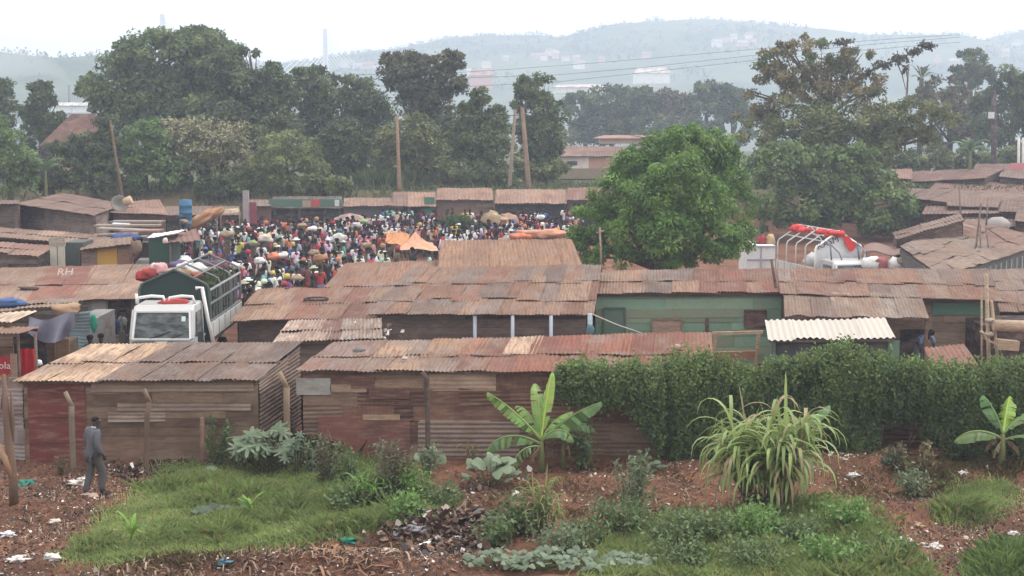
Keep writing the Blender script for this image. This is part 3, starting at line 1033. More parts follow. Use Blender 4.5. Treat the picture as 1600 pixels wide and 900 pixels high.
def facewall(mb, A, B, zb, zA, zB, style, pal, seed=0, th=.05, out=None):
    """a standing wall from A to B (xy); style plain / patch / planks / sheet"""
    A = Vector((A[0], A[1], 0)); B = Vector((B[0], B[1], 0))
    d = (B - A); L = d.length
    if L < .05: return
    d.normalize()
    n = Vector((d.y, -d.x, 0)) if out is None else out      # outward = right of A->B ... camera side for left-to-right walls
    P = lambda s, z: A + d * s + Vector((0, 0, z))
    top = lambda s: zA + (zB - zA) * s / L
    base = R.choice(pal)
    back = tuple(c * .8 for c in base)
    mb.prism([P(0, zb), P(L, zb), P(L, zB), P(0, zA)], -n * th, back)
    if style == 'plain':
        return
    z = zb
    if style == 'planks':
        while True:
            h = R.uniform(.14, .34)
            if z > max(zA, zB) - .03: break
            z1 = z + h
            s = 0
            while s < L - .01:
                l = min(R.uniform(1.6, 5.5), L - s)
                t0, t1 = min(z1, top(s)), min(z1, top(s + l))
                if min(t0, t1) > z + .02:
                    o = n * R.uniform(.004, .03)
                    k = R.uniform(.6, 1.3); cc = tuple(c * k for c in R.choice(pal))
                    sk = R.uniform(-.03, .03)
                    mb.prism([P(s + .006, z + .008) + o, P(s + l - .006, z + .008 + sk) + o, P(s + l - .006, t1 - .004 + sk) + o, P(s + .006, t0 - .004) + o], -n * .022 , cc)
                s += l
            z = z1
    else:
        hmin, hmax, lmin, lmax = (.18, .5, .4, 1.9) if style == 'patch' else (.7, .95, 2.0, 3.0)
        row = 0
        while z < max(zA, zB) - .05:
            h = R.uniform(hmin, hmax); z1 = z + h
            s = -R.uniform(0, .3)
            while s < L - .02:
                l = R.uniform(lmin, lmax)
                s0, s1 = max(0, s), min(L, s + l)
                t0, t1 = min(z1 + .05, top(s0) - .01), min(z1 + .05, top(s1) - .01)
                if min(t0, t1) > z + .06 and s1 - s0 > .1:
                    o = n * (R.uniform(.01, .045) + row % 2 * .012)
                    k = R.uniform(.55, 1.35); cc = tuple(c * k for c in R.choice(pal))
                    sk = R.uniform(-.02, .02) if style == 'patch' else 0
                    fl = R.random()
                    if style == 'patch' and fl < .38:
                        mb.prism([P(s0, z - .02) + o, P(s1, z - .02 + sk) + o, P(s1, t1 + sk) + o, P(s0, t0) + o], -n * .006, cc)
                    elif style == 'patch' and fl < .5:
                        mb.corr(P(s0, z) + o, P(s1, z + sk) + o, P(s1, t1 + sk) + o, P(s0, t0) + o, cc, .1, .011, 2, .01, 0, seed)
                    else:   # waves stacked vertically
                        mb.corr(P(s1, z - .02 + sk) + o, P(s1, t1 + sk) + o, P(s0, t0) + o, P(s0, z - .02) + o, cc, .1, .013, 3, .012, 0, seed)
                s += l
            z = z1; row += 1


def shack(name, label, q, zg=None, pal=RUST, front='planks', fpal=DULL, spal=None, inset=(.07, .03, .04), sheet=.8, rows=2, pitch=.1,
          cols=None, seed=0, cat='shack', group=None, jag=.05, sides=True, fmat='timber', amp=.014):
    R.seed(seed + 100)
    q = [Vector(p) for p in q]
    c = sum(q, Vector()) / 4
    if zg is None: zg = min(t(p.x, p.y) for p in q) - .05
    root = thing(name, label, cat, (c.x, c.y, zg), group=group)
    roof_mesh(q, pal, sheet, rows, pitch, amp, jag, cols, seed).build('roof', M['sheet'], root)
    fi, si, bi = inset
    f0, f1, b1, b0 = bil(q, si, fi), bil(q, 1 - si, fi), bil(q, 1 - si, 1 - bi), bil(q, si, 1 - bi)
    dz = .07
    mb = MB(); facewall(mb, f0, f1, zg, f0.z - dz, f1.z - dz, front, fpal, seed)
    mb.build('wall', M[fmat], root)
    if sides:
        for (a, b) in ((f1, b1), (b1, b0), (b0, f0)):
            mb = MB(); facewall(mb, a, b, zg, a.z - dz, b.z - dz, 'plain' if (a - b).length > 30 else 'sheet', spal or fpal, seed + 3)
            mb.build('wall', M['wallsheet'], root)
    root['_f'] = 0
    return root, (f0, f1, b1, b0), zg


def quad_px(fl, fr, br, bl):
    return [W(*fl), W(*fr), W(*br), W(*bl)]


def on_wall(f0, f1, px, Y=None):
    """xy on the front wall line seen at column px"""
    d = ray(px, 500); k = d[0] / d[1]
    # x = k*y along the ray (ignoring the tiny row dependence); line f0 + s (f1-f0)
    e = f1 - f0
    s = (k * f0.y - f0.x) / (e.x - k * e.y)
    return f0 + e * s


def board_on(root, name, f0, f1, x0, x1, y0, y1, col, mat='timber', th=.04, out=.03, style=None, label=None):
    """a flat panel fixed to the front wall, given by photo columns/rows"""
    a, b = on_wall(f0, f1, x0), on_wall(f0, f1, x1)
    z0a, z1a = W(x0, y1, a.y).z, W(x0, y0, a.y).z
    z0b, z1b = W(x1, y1, b.y).z, W(x1, y0, b.y).z
    d = (b - a); d.z = 0; d.normalize(); n = Vector((d.y, -d.x, 0))
    mb = MB()
    A = [Vector((a.x, a.y, z0a)), Vector((b.x, b.y, z0b)), Vector((b.x, b.y, z1b)), Vector((a.x, a.y, z1a))]
    mb.prism([p + n * (out + th) for p in A], -n * th, col)
    if style == 'frame':
        for i, j in ((0, 1), (1, 2), (2, 3), (3, 0)):
            mb.beam(A[i] + n * (out + th + .015), A[j] + n * (out + th + .015), .05, .05, tuple(c * .7 for c in col))
    o = mb.build(name, M[mat], root)
    if label: o['label'] = label
    return o


# ---- front left shack ------------------------------------------------
r1, w1, z1 = shack('shack', 'long low shack at the front left with half pale iron roof and dark red panel',
                   quad_px((20, 596, 34.4), (402, 594, 34.6), (476, 535, 38.7), (140, 540, 38.4)), None, GREY, 'planks',
                   [(.25, .175, .125), (.29, .21, .155), (.22, .145, .105), (.20, .13, .095)], sheet=.62, rows=2,
                   cols=[(.34, [(.50, .37, .27), (.47, .36, .27), (.52, .40, .30)]), (.4, [(.30, .22, .175)]), (1.0, [(.165, .135, .13), (.19, .155, .145), (.15, .125, .12), (.21, .165, .145)])], seed=1, inset=(.08, .015, .05), spal=DULL)
f0, f1, b1, b0 = w1
def redpanel():
    mb = MB(); a, b = on_wall(f0, f1, 40), on_wall(f0, f1, 130)
    facewall(mb, a + Vector((0, -.06, 0)), b + Vector((0, -.06, 0)), z1, 2.0, 2.0, 'plain', [(.20, .062, .055)], 3, th=.035)
    for zz in (.55, 1.15, 1.75):
        mb.beam((a.x, a.y - .065, zz), (b.x, b.y - .065, zz), .03, .02, (.17, .055, .05))
    o = mb.build('panel', M['wallsheet'], r1); o['label'] = 'dark red painted end panel'
    mb = MB()
    for zz, x0, x1_, cc in [(1.02, 165, 255, (.31, .26, .22)), (1.25, 180, 390, (.28, .225, .185)), (1.72, 140, 395, (.33, .26, .21))]:
        aa, bb = on_wall(f0, f1, x0), on_wall(f0, f1, x1_)
        mb.corr(Vector((bb.x, bb.y - .06, zz)), Vector((bb.x, bb.y - .06, zz + .2)), Vector((aa.x, aa.y - .06, zz + .22)), Vector((aa.x, aa.y - .06, zz)), cc, .09, .015, 4, .03)
    mb.build('patch_sheet', M['wallsheet'], r1)
    mb = MB()     # tyre lying on the roof
redpanel()

# ---- front middle shack ---------------------------------------------
r2, w2, z2 = shack('shack', 'long patched shack in the middle, rusty two tier roof, behind the taller banana plant',
                   quad_px((462, 578, 35.0), (1115, 584, 35.0), (1112, 520, 38.6), (520, 536, 38.6)), None, RUST, 'patch',
                   [(.17, .09, .065), (.21, .12, .085), (.27, .185, .135), (.13, .07, .055), (.31, .225, .17), (.15, .08, .065), (.22, .15, .11)], sheet=.72, rows=2,
                   cols=[(.1, [(.26, .20, .19), (.25, .13, .11)]), (.38, [(.40, .28, .2), (.38, .25, .17), (.27, .23, .21)]), (.5, RED + [(.30, .16, .11)]), (.56, [(.44, .33, .25)]),
                         (1.0, [(.22, .085, .065), (.25, .105, .075), (.28, .13, .09)])], seed=2, fmat='wallsheet', inset=(.07, .01, .05))
f0, f1, b1, b0 = w2
board_on(r2, 'patch_sheet', f0, f1, 462, 516, 590, 616, (.36, .36, .34), 'wallsheet', .02, .06, label='grey patch of bare iron')
board_on(r2, 'patch_sheet', f0, f1, 548, 585, 586, 606, (.13, .06, .05), 'wallsheet', .02, .07)
board_on(r2, 'patch_sheet', f0, f1, 576, 640, 605, 622, (.12, .062, .05), 'wallsheet', .02, .08)
board_on(r2, 'patch_sheet', f0, f1, 575, 640, 655, 706, (.17, .075, .065), 'wallsheet', .02, .06)
board_on(r2, 'patch_sheet', f0, f1, 495, 575, 650, 710, (.20, .08, .065), 'wallsheet', .02, .055)
board_on(r2, 'plank', f0, f1, 515, 572, 600, 612, (.36, .25, .18), 'timber', .02, .06)
board_on(r2, 'plank', f0, f1, 585, 660, 594, 606, (.30, .20, .14), 'timber', .02, .06)
board_on(r2, 'plank', f0, f1, 566, 624, 647, 655, (.40, .28, .19), 'timber', .025, .08)
def greycorr():
    mb = MB(); a, b = on_wall(f0, f1, 652), on_wall(f0, f1, 812)
    za, zb_ = W(700, 716, a.y).z, W(700, 658, a.y).z
    mb.corr(Vector((b.x, b.y - .09, za)), Vector((b.x, b.y - .09, zb_)), Vector((a.x, a.y - .09, zb_)), Vector((a.x, a.y - .09, za)), (.26, .20, .17), .11, .02, 3, .01)
    o = mb.build('patch_sheet', M['wallsheet'], r2); o['label'] = 'greyish sheet with level ribs'
greycorr()

# stones and scraps lying on the roofs: each a thing
def stone(px, py, Y, r, label, col=(.2, .17, .15), name='stone', dz=0):
    p = W(px, py, Y)
    mb = MB(); mb.blob((p.x, p.y, p.z + dz), (r, r * .8, r * .6), col, px, 9, 6, .25)
    tag(mb.build(name, M['concrete']), label, name)
stone(561, 548, 37.2, .15, 'round grey stone lying on the patched roof near its left end', (.17, .155, .15))
stone(1057, 543, 36.6, .13, 'pale brown stone on the red end of the patched roof', (.36, .24, .18))
stone(632, 560, 35.9, .08, 'small pale stone on the middle of the patched roof', (.5, .42, .36))

# heap of scraps between the roofs
r3, w3, z3 = shack('lean_to', 'crooked low roof strewn with pale scraps, behind the left end of the patched shack',
                   quad_px((425, 535, 39.6), (598, 530, 39.8), (596, 498, 43.0), (452, 502, 43.0)), None, PALE, 'planks', DULL, sheet=.5, rows=2,
                   cols=[(.25, [(.48, .40, .36)]), (.45, [(.36, .29, .25)]), (.62, RED), (1, [(.40, .35, .32), (.36, .31, .29)])], seed=6, cat='shack', pitch=.1, amp=.02)
def scraps_on_roof():
    rg = np.random.default_rng(4)
    n = 330
    px = np.concatenate([rg.normal(530, 28, n // 2), rg.normal(565, 24, n // 2)]); py = rg.normal(521, 5.5, n)
    P = np.array([W(a, b, 41.3 + (525 - b) * .07) for a, b in zip(px, py)]) + rg.normal(size=(n, 3)) * .03
    D = unit(rg.normal(size=(n, 3)) + np.array([0, 0, .2])); S = unit(np.cross(D, rg.normal(size=(n, 3))))
    cc = np.array([(.62, .55, .48), (.45, .36, .3), (.3, .24, .2), (.75, .7, .65)])[rg.integers(0, 4, n)]
    o = leaves('scraps', P, D, S, rg.uniform(.08, .2, n), rg.uniform(.05, .12, n), cc, M['litter'])
    tag(o, 'heap of pale broken scraps on the crooked low roof', 'scraps', kind='stuff')
scraps_on_roof()

# ---- mid row: roofs A, B, C, D --------------------------------------
ra, wa, za = shack('workshop', 'wide dark plank workshop with rust and grey striped roof and pale posts',
                   quad_px((569, 491, 43.4), (928, 492, 43.6), (940, 416, 50.0), (645, 420, 50.0)), None, RUST, 'planks',
                   [(.15, .12, .105), (.18, .145, .125), (.13, .105, .095)], sheet=.56, rows=3,
                   cols=[(.07, GREY), (.2, RUST), (.24, GREY), (.33, RUST), (.38, GREY), (.46, RUST), (.53, GREY), (.62, RUST), (.66, GREY), (.75, RUST), (.8, GREY), (.9, RUST), (.95, GREY), (1, RUST)], seed=7,
                   inset=(.10, .04, .02))
f0, f1, b1, b0 = wa
def posts_a():
    for px, lb in ((742, 0), (801, 0), (861, 0)):
        p = W(px, 492, 43.55); q = W(px, 532, 43.55)
        mb = MB(); mb.tube([(p.x, p.y, q.z - 1.2), (p.x, p.y, p.z - .02)], .055, 8, (.42, .45, .52)); mb.build('post', M['paint'], ra)
    p = W(922, 490, 43.5)
    mb = MB(); mb.tube([(p.x, p.y, za), (p.x, p.y, p.z)], .07, 8, (.34, .42, .46)); mb.build('post', M['paint'], ra)
    mb = MB(); g = W(922, 517, 43.35); mb.blob(g, (.13, .11, .2), (.10, .16, .18), 3)
    tag(mb.build('bag', M['cloth']), 'blue green cloth bag hanging on the end post of the dark plank workshop', 'bag')
    # rope to the green house
    a = W(926, 491, 43.5); b = W(1004, 521, 42.2)
    mb = MB(); mb.tube([a, a.lerp(b, .5) + Vector((0, 0, -.03)), b], .018, 5, (.5, .45, .4))
    tag(mb.build('rope', M['cloth']), 'pale rope slanting down from the workshop eave across the green wall', 'rope')
posts_a()

shack('shack', 'brown roofed shack right behind the green lorry load, red sheets at its middle',
      quad_px((360, 501, 44.3), (602, 497, 44.3), (640, 448, 49.6), (404, 452, 49.6)), None, BROWN, 'planks', DULL, sheet=.75, rows=2,
      cols=[(.38, [(.32, .215, .155), (.30, .20, .15)]), (.55, RED + [(.27, .12, .09)]), (.68, [(.29, .18, .13)]), (.84, RED), (1, RUST)], seed=8, inset=(.12, .03, .03))
shack('shack', 'orange brown fine ribbed roof in front of the crowd, left of the brightest rusty roof',
      quad_px((505, 449, 50.4), (700, 444, 50.4), (688, 407, 56.2), (541, 411, 56.2)), None, RUST, 'patch', DULL, sheet=.8, rows=1, cols=[(1, [(.30, .175, .12), (.29, .17, .115), (.31, .18, .125)])],
      seed=9, fmat='wallsheet', pitch=.12, amp=.016)
shack('shack', 'steep bright orange rusty roof beside the mango tree',
      quad_px((684, 420, 52.5), (912, 420, 52.5), (893, 374, 57.0), (689, 376, 57.0)), None, RUST, 'patch', DULL, sheet=.8, rows=1, cols=[(1, [(.36, .225, .15), (.34, .21, .14)])],
      seed=10, fmat='wallsheet', pitch=.14, amp=.02)

# ---- green house -----------------------------------------------------
rg_, wg, zg_ = shack('green_house', 'green painted plank house with a rusty red roof in front of the mango tree',
                     quad_px((930, 459, 46.8), (1222, 456, 47.0), (1218, 420, 51.0), (936, 424, 51.0)), None, RUST, 'planks',
                     [(.16, .265, .185), (.18, .285, .205), (.145, .235, .17), (.2, .28, .2), (.215, .26, .175)], sheet=.7, rows=2,
                     cols=[(.1, RUST), (.2, RUST + RED), (.5, RED + [(.33, .22, .16)] + GREY), (1, RED + RUST)], seed=11, fmat='paint', cat='house', inset=(.07, .0, .03))
f0, f1, b1, b0 = wg
board_on(rg_, 'door', f0, f1, 943, 976, 481, 540, (.085, .16, .125), 'paint', .05, .03, 'frame', 'dark green door with battens')
board_on(rg_, 'window_board', f0, f1, 1019, 1064, 498, 524, (.35, .25, .19), 'timber', .03, .04, 'frame', 'bare brown boarded window')
board_on(rg_, 'shutter', f0, f1, 1163, 1196, 485, 511, (.10, .05, .045), 'timber', .02, .04, 'frame', 'dark red broken window patch')
board_on(rg_, 'plank', f0, f1, 1102, 1107, 497, 530, (.09, .05, .04), 'timber', .04, .04)
board_on(rg_, 'beam', f0, f1, 930, 1222, 458, 463, (.10, .085, .07), 'timber', .05, .05)

# ---- right house F ---------------------------------------------------
rf, wf, zf = shack('long_house', 'long right hand house with rust and grey roof, painted dark entrance and bare planks',
                   quad_px((1219, 459, 46.2), (1566, 470, 46.0), (1545, 421, 51.0), (1214, 420, 51.0)), None, GREY, 'planks',
                   [(.27, .195, .14), (.31, .23, .17), (.23, .16, .12), (.29, .22, .165)], sheet=.62, rows=2,
                   cols=[(.12, RUST + [(.30, .27, .26)]), (.45, RUST + RED), (1, GREY + GREY + RUST)], seed=12, cat='house', inset=(.12, .02, .03))
f0, f1, b1, b0 = wf
board_on(rf, 'board', f0, f1, 1456, 1540, 473, 492, (.085, .17, .125), 'paint', .03, .04, label='green painted boards under the eave')
board_on(rf, 'wall_panel', f0, f1, 1222, 1404, 470, 570, (.16, .10, .08), 'timber', .03, .04, label='dark brown wall panel')
board_on(rf, 'wall_panel', f0, f1, 1382, 1456, 492, 514, (.20, .135, .10), 'timber', .03, .042)
board_on(rf, 'doorway_shade', f0, f1, 1407, 1447, 514, 580, (.012, .012, .014), 'timber', .01, .045, label='dark of an open entrance painted on a panel')  # near-black panel on the wall: shade of an open entrance as colour
board_on(rf, 'door_post', f0, f1, 1446, 1455, 490, 575, (.30, .21, .14), 'timber', .05, .05)
def awning():
    q = quad_px((1226, 494, 44.2), (1452, 497, 44.2), (1437, 459, 46.6), (1224, 456, 46.6))
    R.seed(77)
    mb = roof_mesh(q, GREY, .7, 1, .1, .016, .16, cols=[(1, [(.27, .24, .21), (.24, .21, .19), (.30, .25, .21)])], seed=5)
    mb.build('awning', M['sheet'], rf)
    for px in (1235, 1340, 1448):
        a = W(px, 497, 44.4); mb = MB(); mb.beam((a.x, a.y, zf), (a.x, a.y, a.z + .02), .09, .09, (.16, .11, .08)); mb.build('post', M['timber'], rf)
awning()

# ---- small white roofed shed ----------------------------------------
R.seed(31)
q = quad_px((1200, 531, 38.2), (1400, 529, 38.2), (1384, 498, 41.0), (1195, 501, 41.0))
c = sum(q, Vector()) / 4; zg = t(c.x, c.y) - .05
rw = thing('shed', 'small dark grey shed with a bright white corrugated roof behind the vine hedge', 'shed', (c.x, c.y, zg))
roof_mesh(q, PALE, 1.0, 1, .16, .024, .03, cols=[(1, [(.46, .43, .38), (.50, .46, .41)])]).build('roof', M['whitesheet'], rw)
f0, f1, b1, b0 = bil(q, .06, .08), bil(q, .96, .08), bil(q, .96, .95), bil(q, .06, .95)
for k, (a, b) in enumerate(((f0, f1), (f1, b1), (b1, b0), (b0, f0))):
    mb = MB(); facewall(mb, a, b, zg, a.z - .06, b.z - .06, 'plain', [(.075, .075, .082)]); mb.build('wall', M['paint'], rw)
board_on(rw, 'panel', f0, f1, 1388, 1406, 532, 580, (.12, .19, .14), 'paint', .03, .03, label='green end panel')
board_on(rw, 'corner_post', f0, f1, 1208, 1212, 533, 580, (.14, .2, .15), 'timber', .05, .03)

# ---- open timber frame ----------------------------------------------
def frame_bench():
    Y = 39.2
    a, b = W(1119, 521, Y), W(1186, 519, Y)
    g = t(a.x, Y)
    root = thing('timber_frame', 'open frame of raw timber poles above the hedge in front of the green wall', 'frame', ((a.x + b.x) / 2, Y, g))
    col = (.40, .28, .19)
    mb = MB(); mb.beam(a + Vector((-.1, 0, 0)), b + Vector((.1, 0, 0)), .08, .08, col); mb.build('crossbar', M['timber'], root)
    mb = MB(); mb.beam(a + Vector((0, .05, -.6)), b + Vector((0, .05, -.6)), .1, .22, (.30, .15, .09)); mb.build('shelf', M['timber'], root)
    for p, o in ((a, -.25), (b, -.22)):
        for k in (0, .45):
            mb = MB(); mb.beam((p.x + o * (1 if k == 0 else .1), Y - .15 + k, g), (p.x, Y + k * .3, p.z), .08, .07, col); mb.build('leg', M['timber'], root)
frame_bench()

# loose rusty sheet behind the hedge, log and curved piece hanging at the right
def loose():
    mb = MB(); R.seed(5)
    q = quad_px((1462, 576, 38.0), (1532, 576, 38.0), (1505, 537, 40.5), (1444, 540, 40.5))
    mb.corr(*[q[i] for i in (0, 1, 2, 3)], (.27, .11, .085), .13, .022, 4, .05)
    tag(mb.build('iron_sheet', M['sheet']), 'loose buckled rust red iron sheet leaning above the hedge near the dark entrance', 'iron sheet')
    Y = 41
    a = W(1540, 430, Y); g = t(a.x, Y)
    root = thing('pole_tripod', 'group of pale upright poles lashed with ropes at the right above the hedge', 'poles', (a.x, Y, g))
    for (x0, y0, x1, y1, r) in [(1541, 428, 1546, 590, .055), (1534, 455, 1534, 560, .03), (1549, 470, 1562, 590, .045)]:
        p, q_ = W(x0, y0, Y), W(x1, y1, Y)
        mb = MB(); mb.tube([p, q_, (q_.x + (q_.x - p.x) * .3, Y, g)], r, 7, (.42, .32, .23)); mb.build('pole', M['timber'], root)
    for yy in (500, 522):
        p = W(1546, yy, Y); mb = MB(); mb.lathe([(.11, -.05), (.13, 0), (.11, .05)], 10, (.45, .38, .3), p); mb.build('lashing', M['cloth'], root)
    a, b = W(1552, 508, 40.8), W(1640, 512, 40.8)
    mb = MB(); mb.tube([a, a.lerp(b, .5), b], [.15, .165, .17], 12, (.46, .34, .25))
    tag(mb.build('log', M['timber']), 'thick peeled log lying level beside the pale upright poles', 'log')
    pts = [W(1534, 518, 40.6), W(1540, 530, 40.6), W(1556, 537, 40.6), W(1590, 540, 40.6)]
    mb = MB()
    for k in range(3):
        mb.beam(pts[k] , pts[k + 1], .3, .05 if k < 2 else .26, (.44, .33, .22))
    tag(mb.build('curved_plank', M['timber']), 'curved pale plank hooked below the peeled log', 'plank')
loose()
shack('shack', 'dark shack at the right edge under a sloping roof of grey brown boards',
      quad_px((1562, 486, 50.0), (1680, 492, 50.0), (1660, 420, 56.0), (1544, 424, 56.0)), None, DULL, 'planks', [(.05, .035, .032), (.06, .042, .036)], sheet=.9, rows=4,
      cols=[(1, [(.22, .18, .155), (.25, .21, .18), (.2, .13, .105)])], seed=14, jag=.1)
mbx = MB(); p = W(1600, 540, 44.5); mbx.box((p.x + .6, 46, .9), (3.4, 2.2, 1.9), (.045, .03, .03))
tag(mbx.build('store', M['timber']), 'dark brown boarded store at the right edge below the log', 'store')

# ---- left mid roof G and the stalls in front -------------------------
rG, wG, zG = shack('shop', 'brown roofed shop left of the lorry, its roof part dark red with white paint marks',
                   quad_px((-60, 474, 50.0), (232, 466, 50.0), (262, 413, 56.5), (-20, 420, 56.5)), None, BROWN, 'planks', [(.30, .33, .33), (.2, .18, .17)], sheet=.9, rows=2,
                   cols=[(.30, [(.36, .26, .2), (.34, .24, .18)]), (.58, [(.25, .105, .085), (.235, .10, .08)]), (1, [(.32, .225, .175), (.33, .235, .185)])], seed=16, cat='shop', inset=(.12, .02, .02), amp=.01)
f0, f1, b1, b0 = wG
board_on(rG, 'door', f0, f1, 141, 169, 468, 540, (.40, .44, .45), 'paint', .04, .05, 'frame', 'pale blue grey battened door')
board_on(rG, 'doorway_shade', f0, f1, 170, 206, 466, 560, (.02, .02, .025), 'timber', .02, .03, label='dark of an open entrance painted on a panel')  # no opening here, its shade is painted as a near-black panel
board_on(rG, 'wall_panel', f0, f1, 206, 232, 466, 560, (.10, .10, .115), 'paint', .02, .03)


def text_on(txt, root, origin, ux, uy, size, col, name='lettering', out=.02):
    cu = bpy.data.curves.new(name, 'FONT'); cu.body = txt; cu.size = size; cu.extrude = .004; cu.align_x = 'CENTER'; cu.align_y = 'CENTER'
    cu.resolution_u = 2
    tmp = bpy.data.objects.new('tmp', cu); C.objects.link(tmp)
    me = bpy.data.meshes.new_from_object(tmp.evaluated_get(bpy.context.evaluated_depsgraph_get()))
    bpy.data.objects.remove(tmp)
    ux = Vector(ux).normalized(); uz = ux.cross(Vector(uy)).normalized(); uy = uz.cross(ux)
    Mx = Matrix((ux, uy, uz)).transposed()
    loc = root.location if root else Vector()
    for v in me.vertices: v.co = Mx @ v.co + Vector(origin) + uz * out - (Vector(loc))
    at = me.attributes.new('tint', 'FLOAT_COLOR', 'FACE')
    at.data.foreach_set('color', np.tile(np.array([*col, 1], np.float32), (len(me.polygons), 1)).ravel())
    me.materials.clear(); me.materials.append(M['paint'])
    me.name = name
    return link(name, me, root)


def roof_mark():
    q = quad_px((-60, 474, 50.0), (232, 466, 50.0), (262, 413, 56.5), (-20, 420, 56.5))
    d = (q[1] - q[0]).normalized()
    p = W(103, 432, 54.0); s = (q[3] - q[0]).normalized()
    text_on('RH', rG, p + Vector((0, 0, .12)), d, s + Vector((0, 0, .9)), .44, (.42, .34, .31), out=.06)
roof_mark()

# stalls bottom left
def left_stalls():
    R.seed(41)
    # kiosk
    q = quad_px((-70, 503, 39.6), (17, 503, 39.6), (58, 487, 41.6), (-60, 490, 41.6))
    root = thing('kiosk', 'shabby kiosk at the left edge under a pale sheet with a brown awning', 'kiosk', (q[0].x + 1.2, 41, .2))
    roof_mesh(q, PALE, .8, 1, .12, .015, .04, cols=[(1, [(.55, .46, .38)])]).build('roof', M['sheet'], root)
    q2 = quad_px((-70, 522, 38.4), (28, 521, 38.4), (62, 512, 39.8), (-60, 506, 39.8))
    roof_mesh(q2, RED, .5, 1, .1, .02, .05, cols=[(1, [(.24, .155, .125), (.2, .12, .1), (.3, .2, .16)])]).build('awning', M['sheet'], root)
    mb = MB(); a, b = W(-60, 520, 39.9), W(20, 520, 39.9); facewall(mb, a, b, 0, 2.0, 2.0, 'plain', [(.21, .145, .09)]); mb.build('wall', M['timber'], root)
    mb = MB(); a, b = W(20, 520, 41.3), W(72, 520, 41.3); facewall(mb, a, b, 0, 2.3, 2.3, 'plain', [(.03, .027, .028)]); mb.build('interior_shade', M['timber'], root)  # near-black sheet; the shade inside the kiosk is put into its colour
    mb = MB(); p = W(21, 553, 38.7); mb.beam((p.x, p.y, 0), p, .16, .05, (.30, .2, .15)); mb.build('board', M['timber'], root)
    for px in (28, 55):
        p = W(px, 520, 38.9); mb = MB(); mb.tube([(p.x, p.y, 0), p], .04, 6, (.16, .11, .09)); mb.build('post', M['timber'], root)
    # red advertising panel
    a, b = W(-40, 560, 39.0), W(18, 556, 39.0)
    s = thing('sign', 'red drink sign with curly white lettering low at the left edge', 'sign', ((a.x + b.x) / 2, 39.0, W(0, 580, 39).z))
    mb = MB(); zt, zb = W(0, 557, 39).z, W(0, 585, 39).z
    mb.box(((a.x + b.x) / 2, 39.0, (zt + zb) / 2), (b.x - a.x, .04, zt - zb), (.36, .035, .04)); mb.build('board', M['paint'], s)
    mb = MB(); xx = W(8, 570, 39).x
    text_on('ola', s, Vector((xx, 38.97, (zt + zb) / 2)), (1, 0, 0), (0, 0, 1), .26, (.75, .6, .62))
    mb = MB(); mb.box(((a.x + b.x) / 2, 39.0, zb - .14), (b.x - a.x, .06, .22), (.45, .16, .07))
    tag(mb.build('panel', M['paint']), 'orange brown board right under the red drink sign', 'board')
    # red cloth
    p = W(43, 545, 39.6)
    mb = MB(); mb.grid(lambda u, v: Vector((p.x - .22 + u * .44 + .03 * math.sin(v * 5), p.y + .05 * math.sin(u * 14), p.z - v * 1.05 + .0)), 14, 8, (.50, .025, .03))
    mb.grid(lambda u, v: Vector((p.x - .22 + u * .44 + .03 * math.sin(v * 5), p.y + .012 + .05 * math.sin(u * 14), p.z - v * 1.05)), 14, 8, (.50, .025, .03))
    tag(mb.build('red_cloth', M['cloth']), 'bright red cloth hanging in the dark of the left kiosk', 'cloth')
    p = W(61, 567, 39.3); mb = MB(); mb.blob(p, (.09, .08, .08), (.8, .82, .9), 2)
    tag(mb.build('ball', M['paint']), 'small white ball shaped bundle beside the red cloth', 'bundle')
    # tarpaulin
    def tarp(u, v):
        px = 45 + u * 72; top = 494 + 6 * math.sin(u * 5); bot = 520 + 16 * math.sin(min(1, u * 1.1) * math.pi) ** .8 - 10 * (u > .85) * (u - .85) / .15
        p = W(px, top + (bot - top) * v, 41.2 - v * .5 - .35 * math.sin(u * 11 + v * 2) * v)
        return p
    mb = MB(); mb.grid(tarp, 30, 10, (.13, .125, .16))
    mb.grid(lambda u, v: tarp(u, v) + Vector((0, .02, 0)), 30, 10, (.13, .125, .16))
    tag(mb.build('tarpaulin', M['cloth']), 'sagging slate grey tarpaulin draped between the kiosk and the pale blue wall', 'tarpaulin')
    # stall under the tarp
    root = thing('stall', 'orange brown plywood stall below the slate grey tarpaulin', 'stall', (W(90, 540, 41.6).x, 41.8, .2))
    mb = MB(); a, b = W(69, 540, 41.5), W(108, 540, 41.5); facewall(mb, a, b, .1, 1.95, 1.95, 'plain', [(.30, .18, .095)]); mb.build('front', M['timber'], root)
    mb = MB(); mb.beam((a.x + .3, a.y - .04, .2), (a.x + .3, a.y - .04, 1.9), .05, .04, (.2, .12, .07)); mb.build('batten', M['timber'], root)
    mb = MB(); mb.box(((a.x + b.x) / 2, a.y + .6, 1.0), (b.x - a.x - .1, .9, 1.7), (.12, .085, .06)); mb.build('body', M['timber'], root)
    # blue wall
    root = thing('blue_shed', 'pale blue ribbed iron shed wall left of the lorry', 'shed', (W(126, 540, 43).x, 44, .3))
    a, b = W(108, 540, 43.2), W(142, 540, 43.0)
    mb = MB(); facewall(mb, a, b, .2, W(108, 490, 43.2).z, W(142, 486, 43).z, 'sheet', [(.34, .46, .50), (.30, .42, .47)]); mb.build('wall', M['paint'], root)
    mb = MB(); mb.box(((a.x + b.x) / 2, 44.6, 1.2), (b.x - a.x - .1, 2.6, 2.0), (.2, .2, .2)); mb.build('body', M['wallsheet'], root)
    # grey crooked roofs
    q = quad_px((-30, 489, 42.6), (118, 478, 42.6), (128, 467, 46.5), (-20, 474, 46.5))
    root = thing('shed', 'shed under crooked grey brown roof sheets between the kiosk and the brown roofed shop', 'shed', (q[0].x + 1.5, 45, .2))
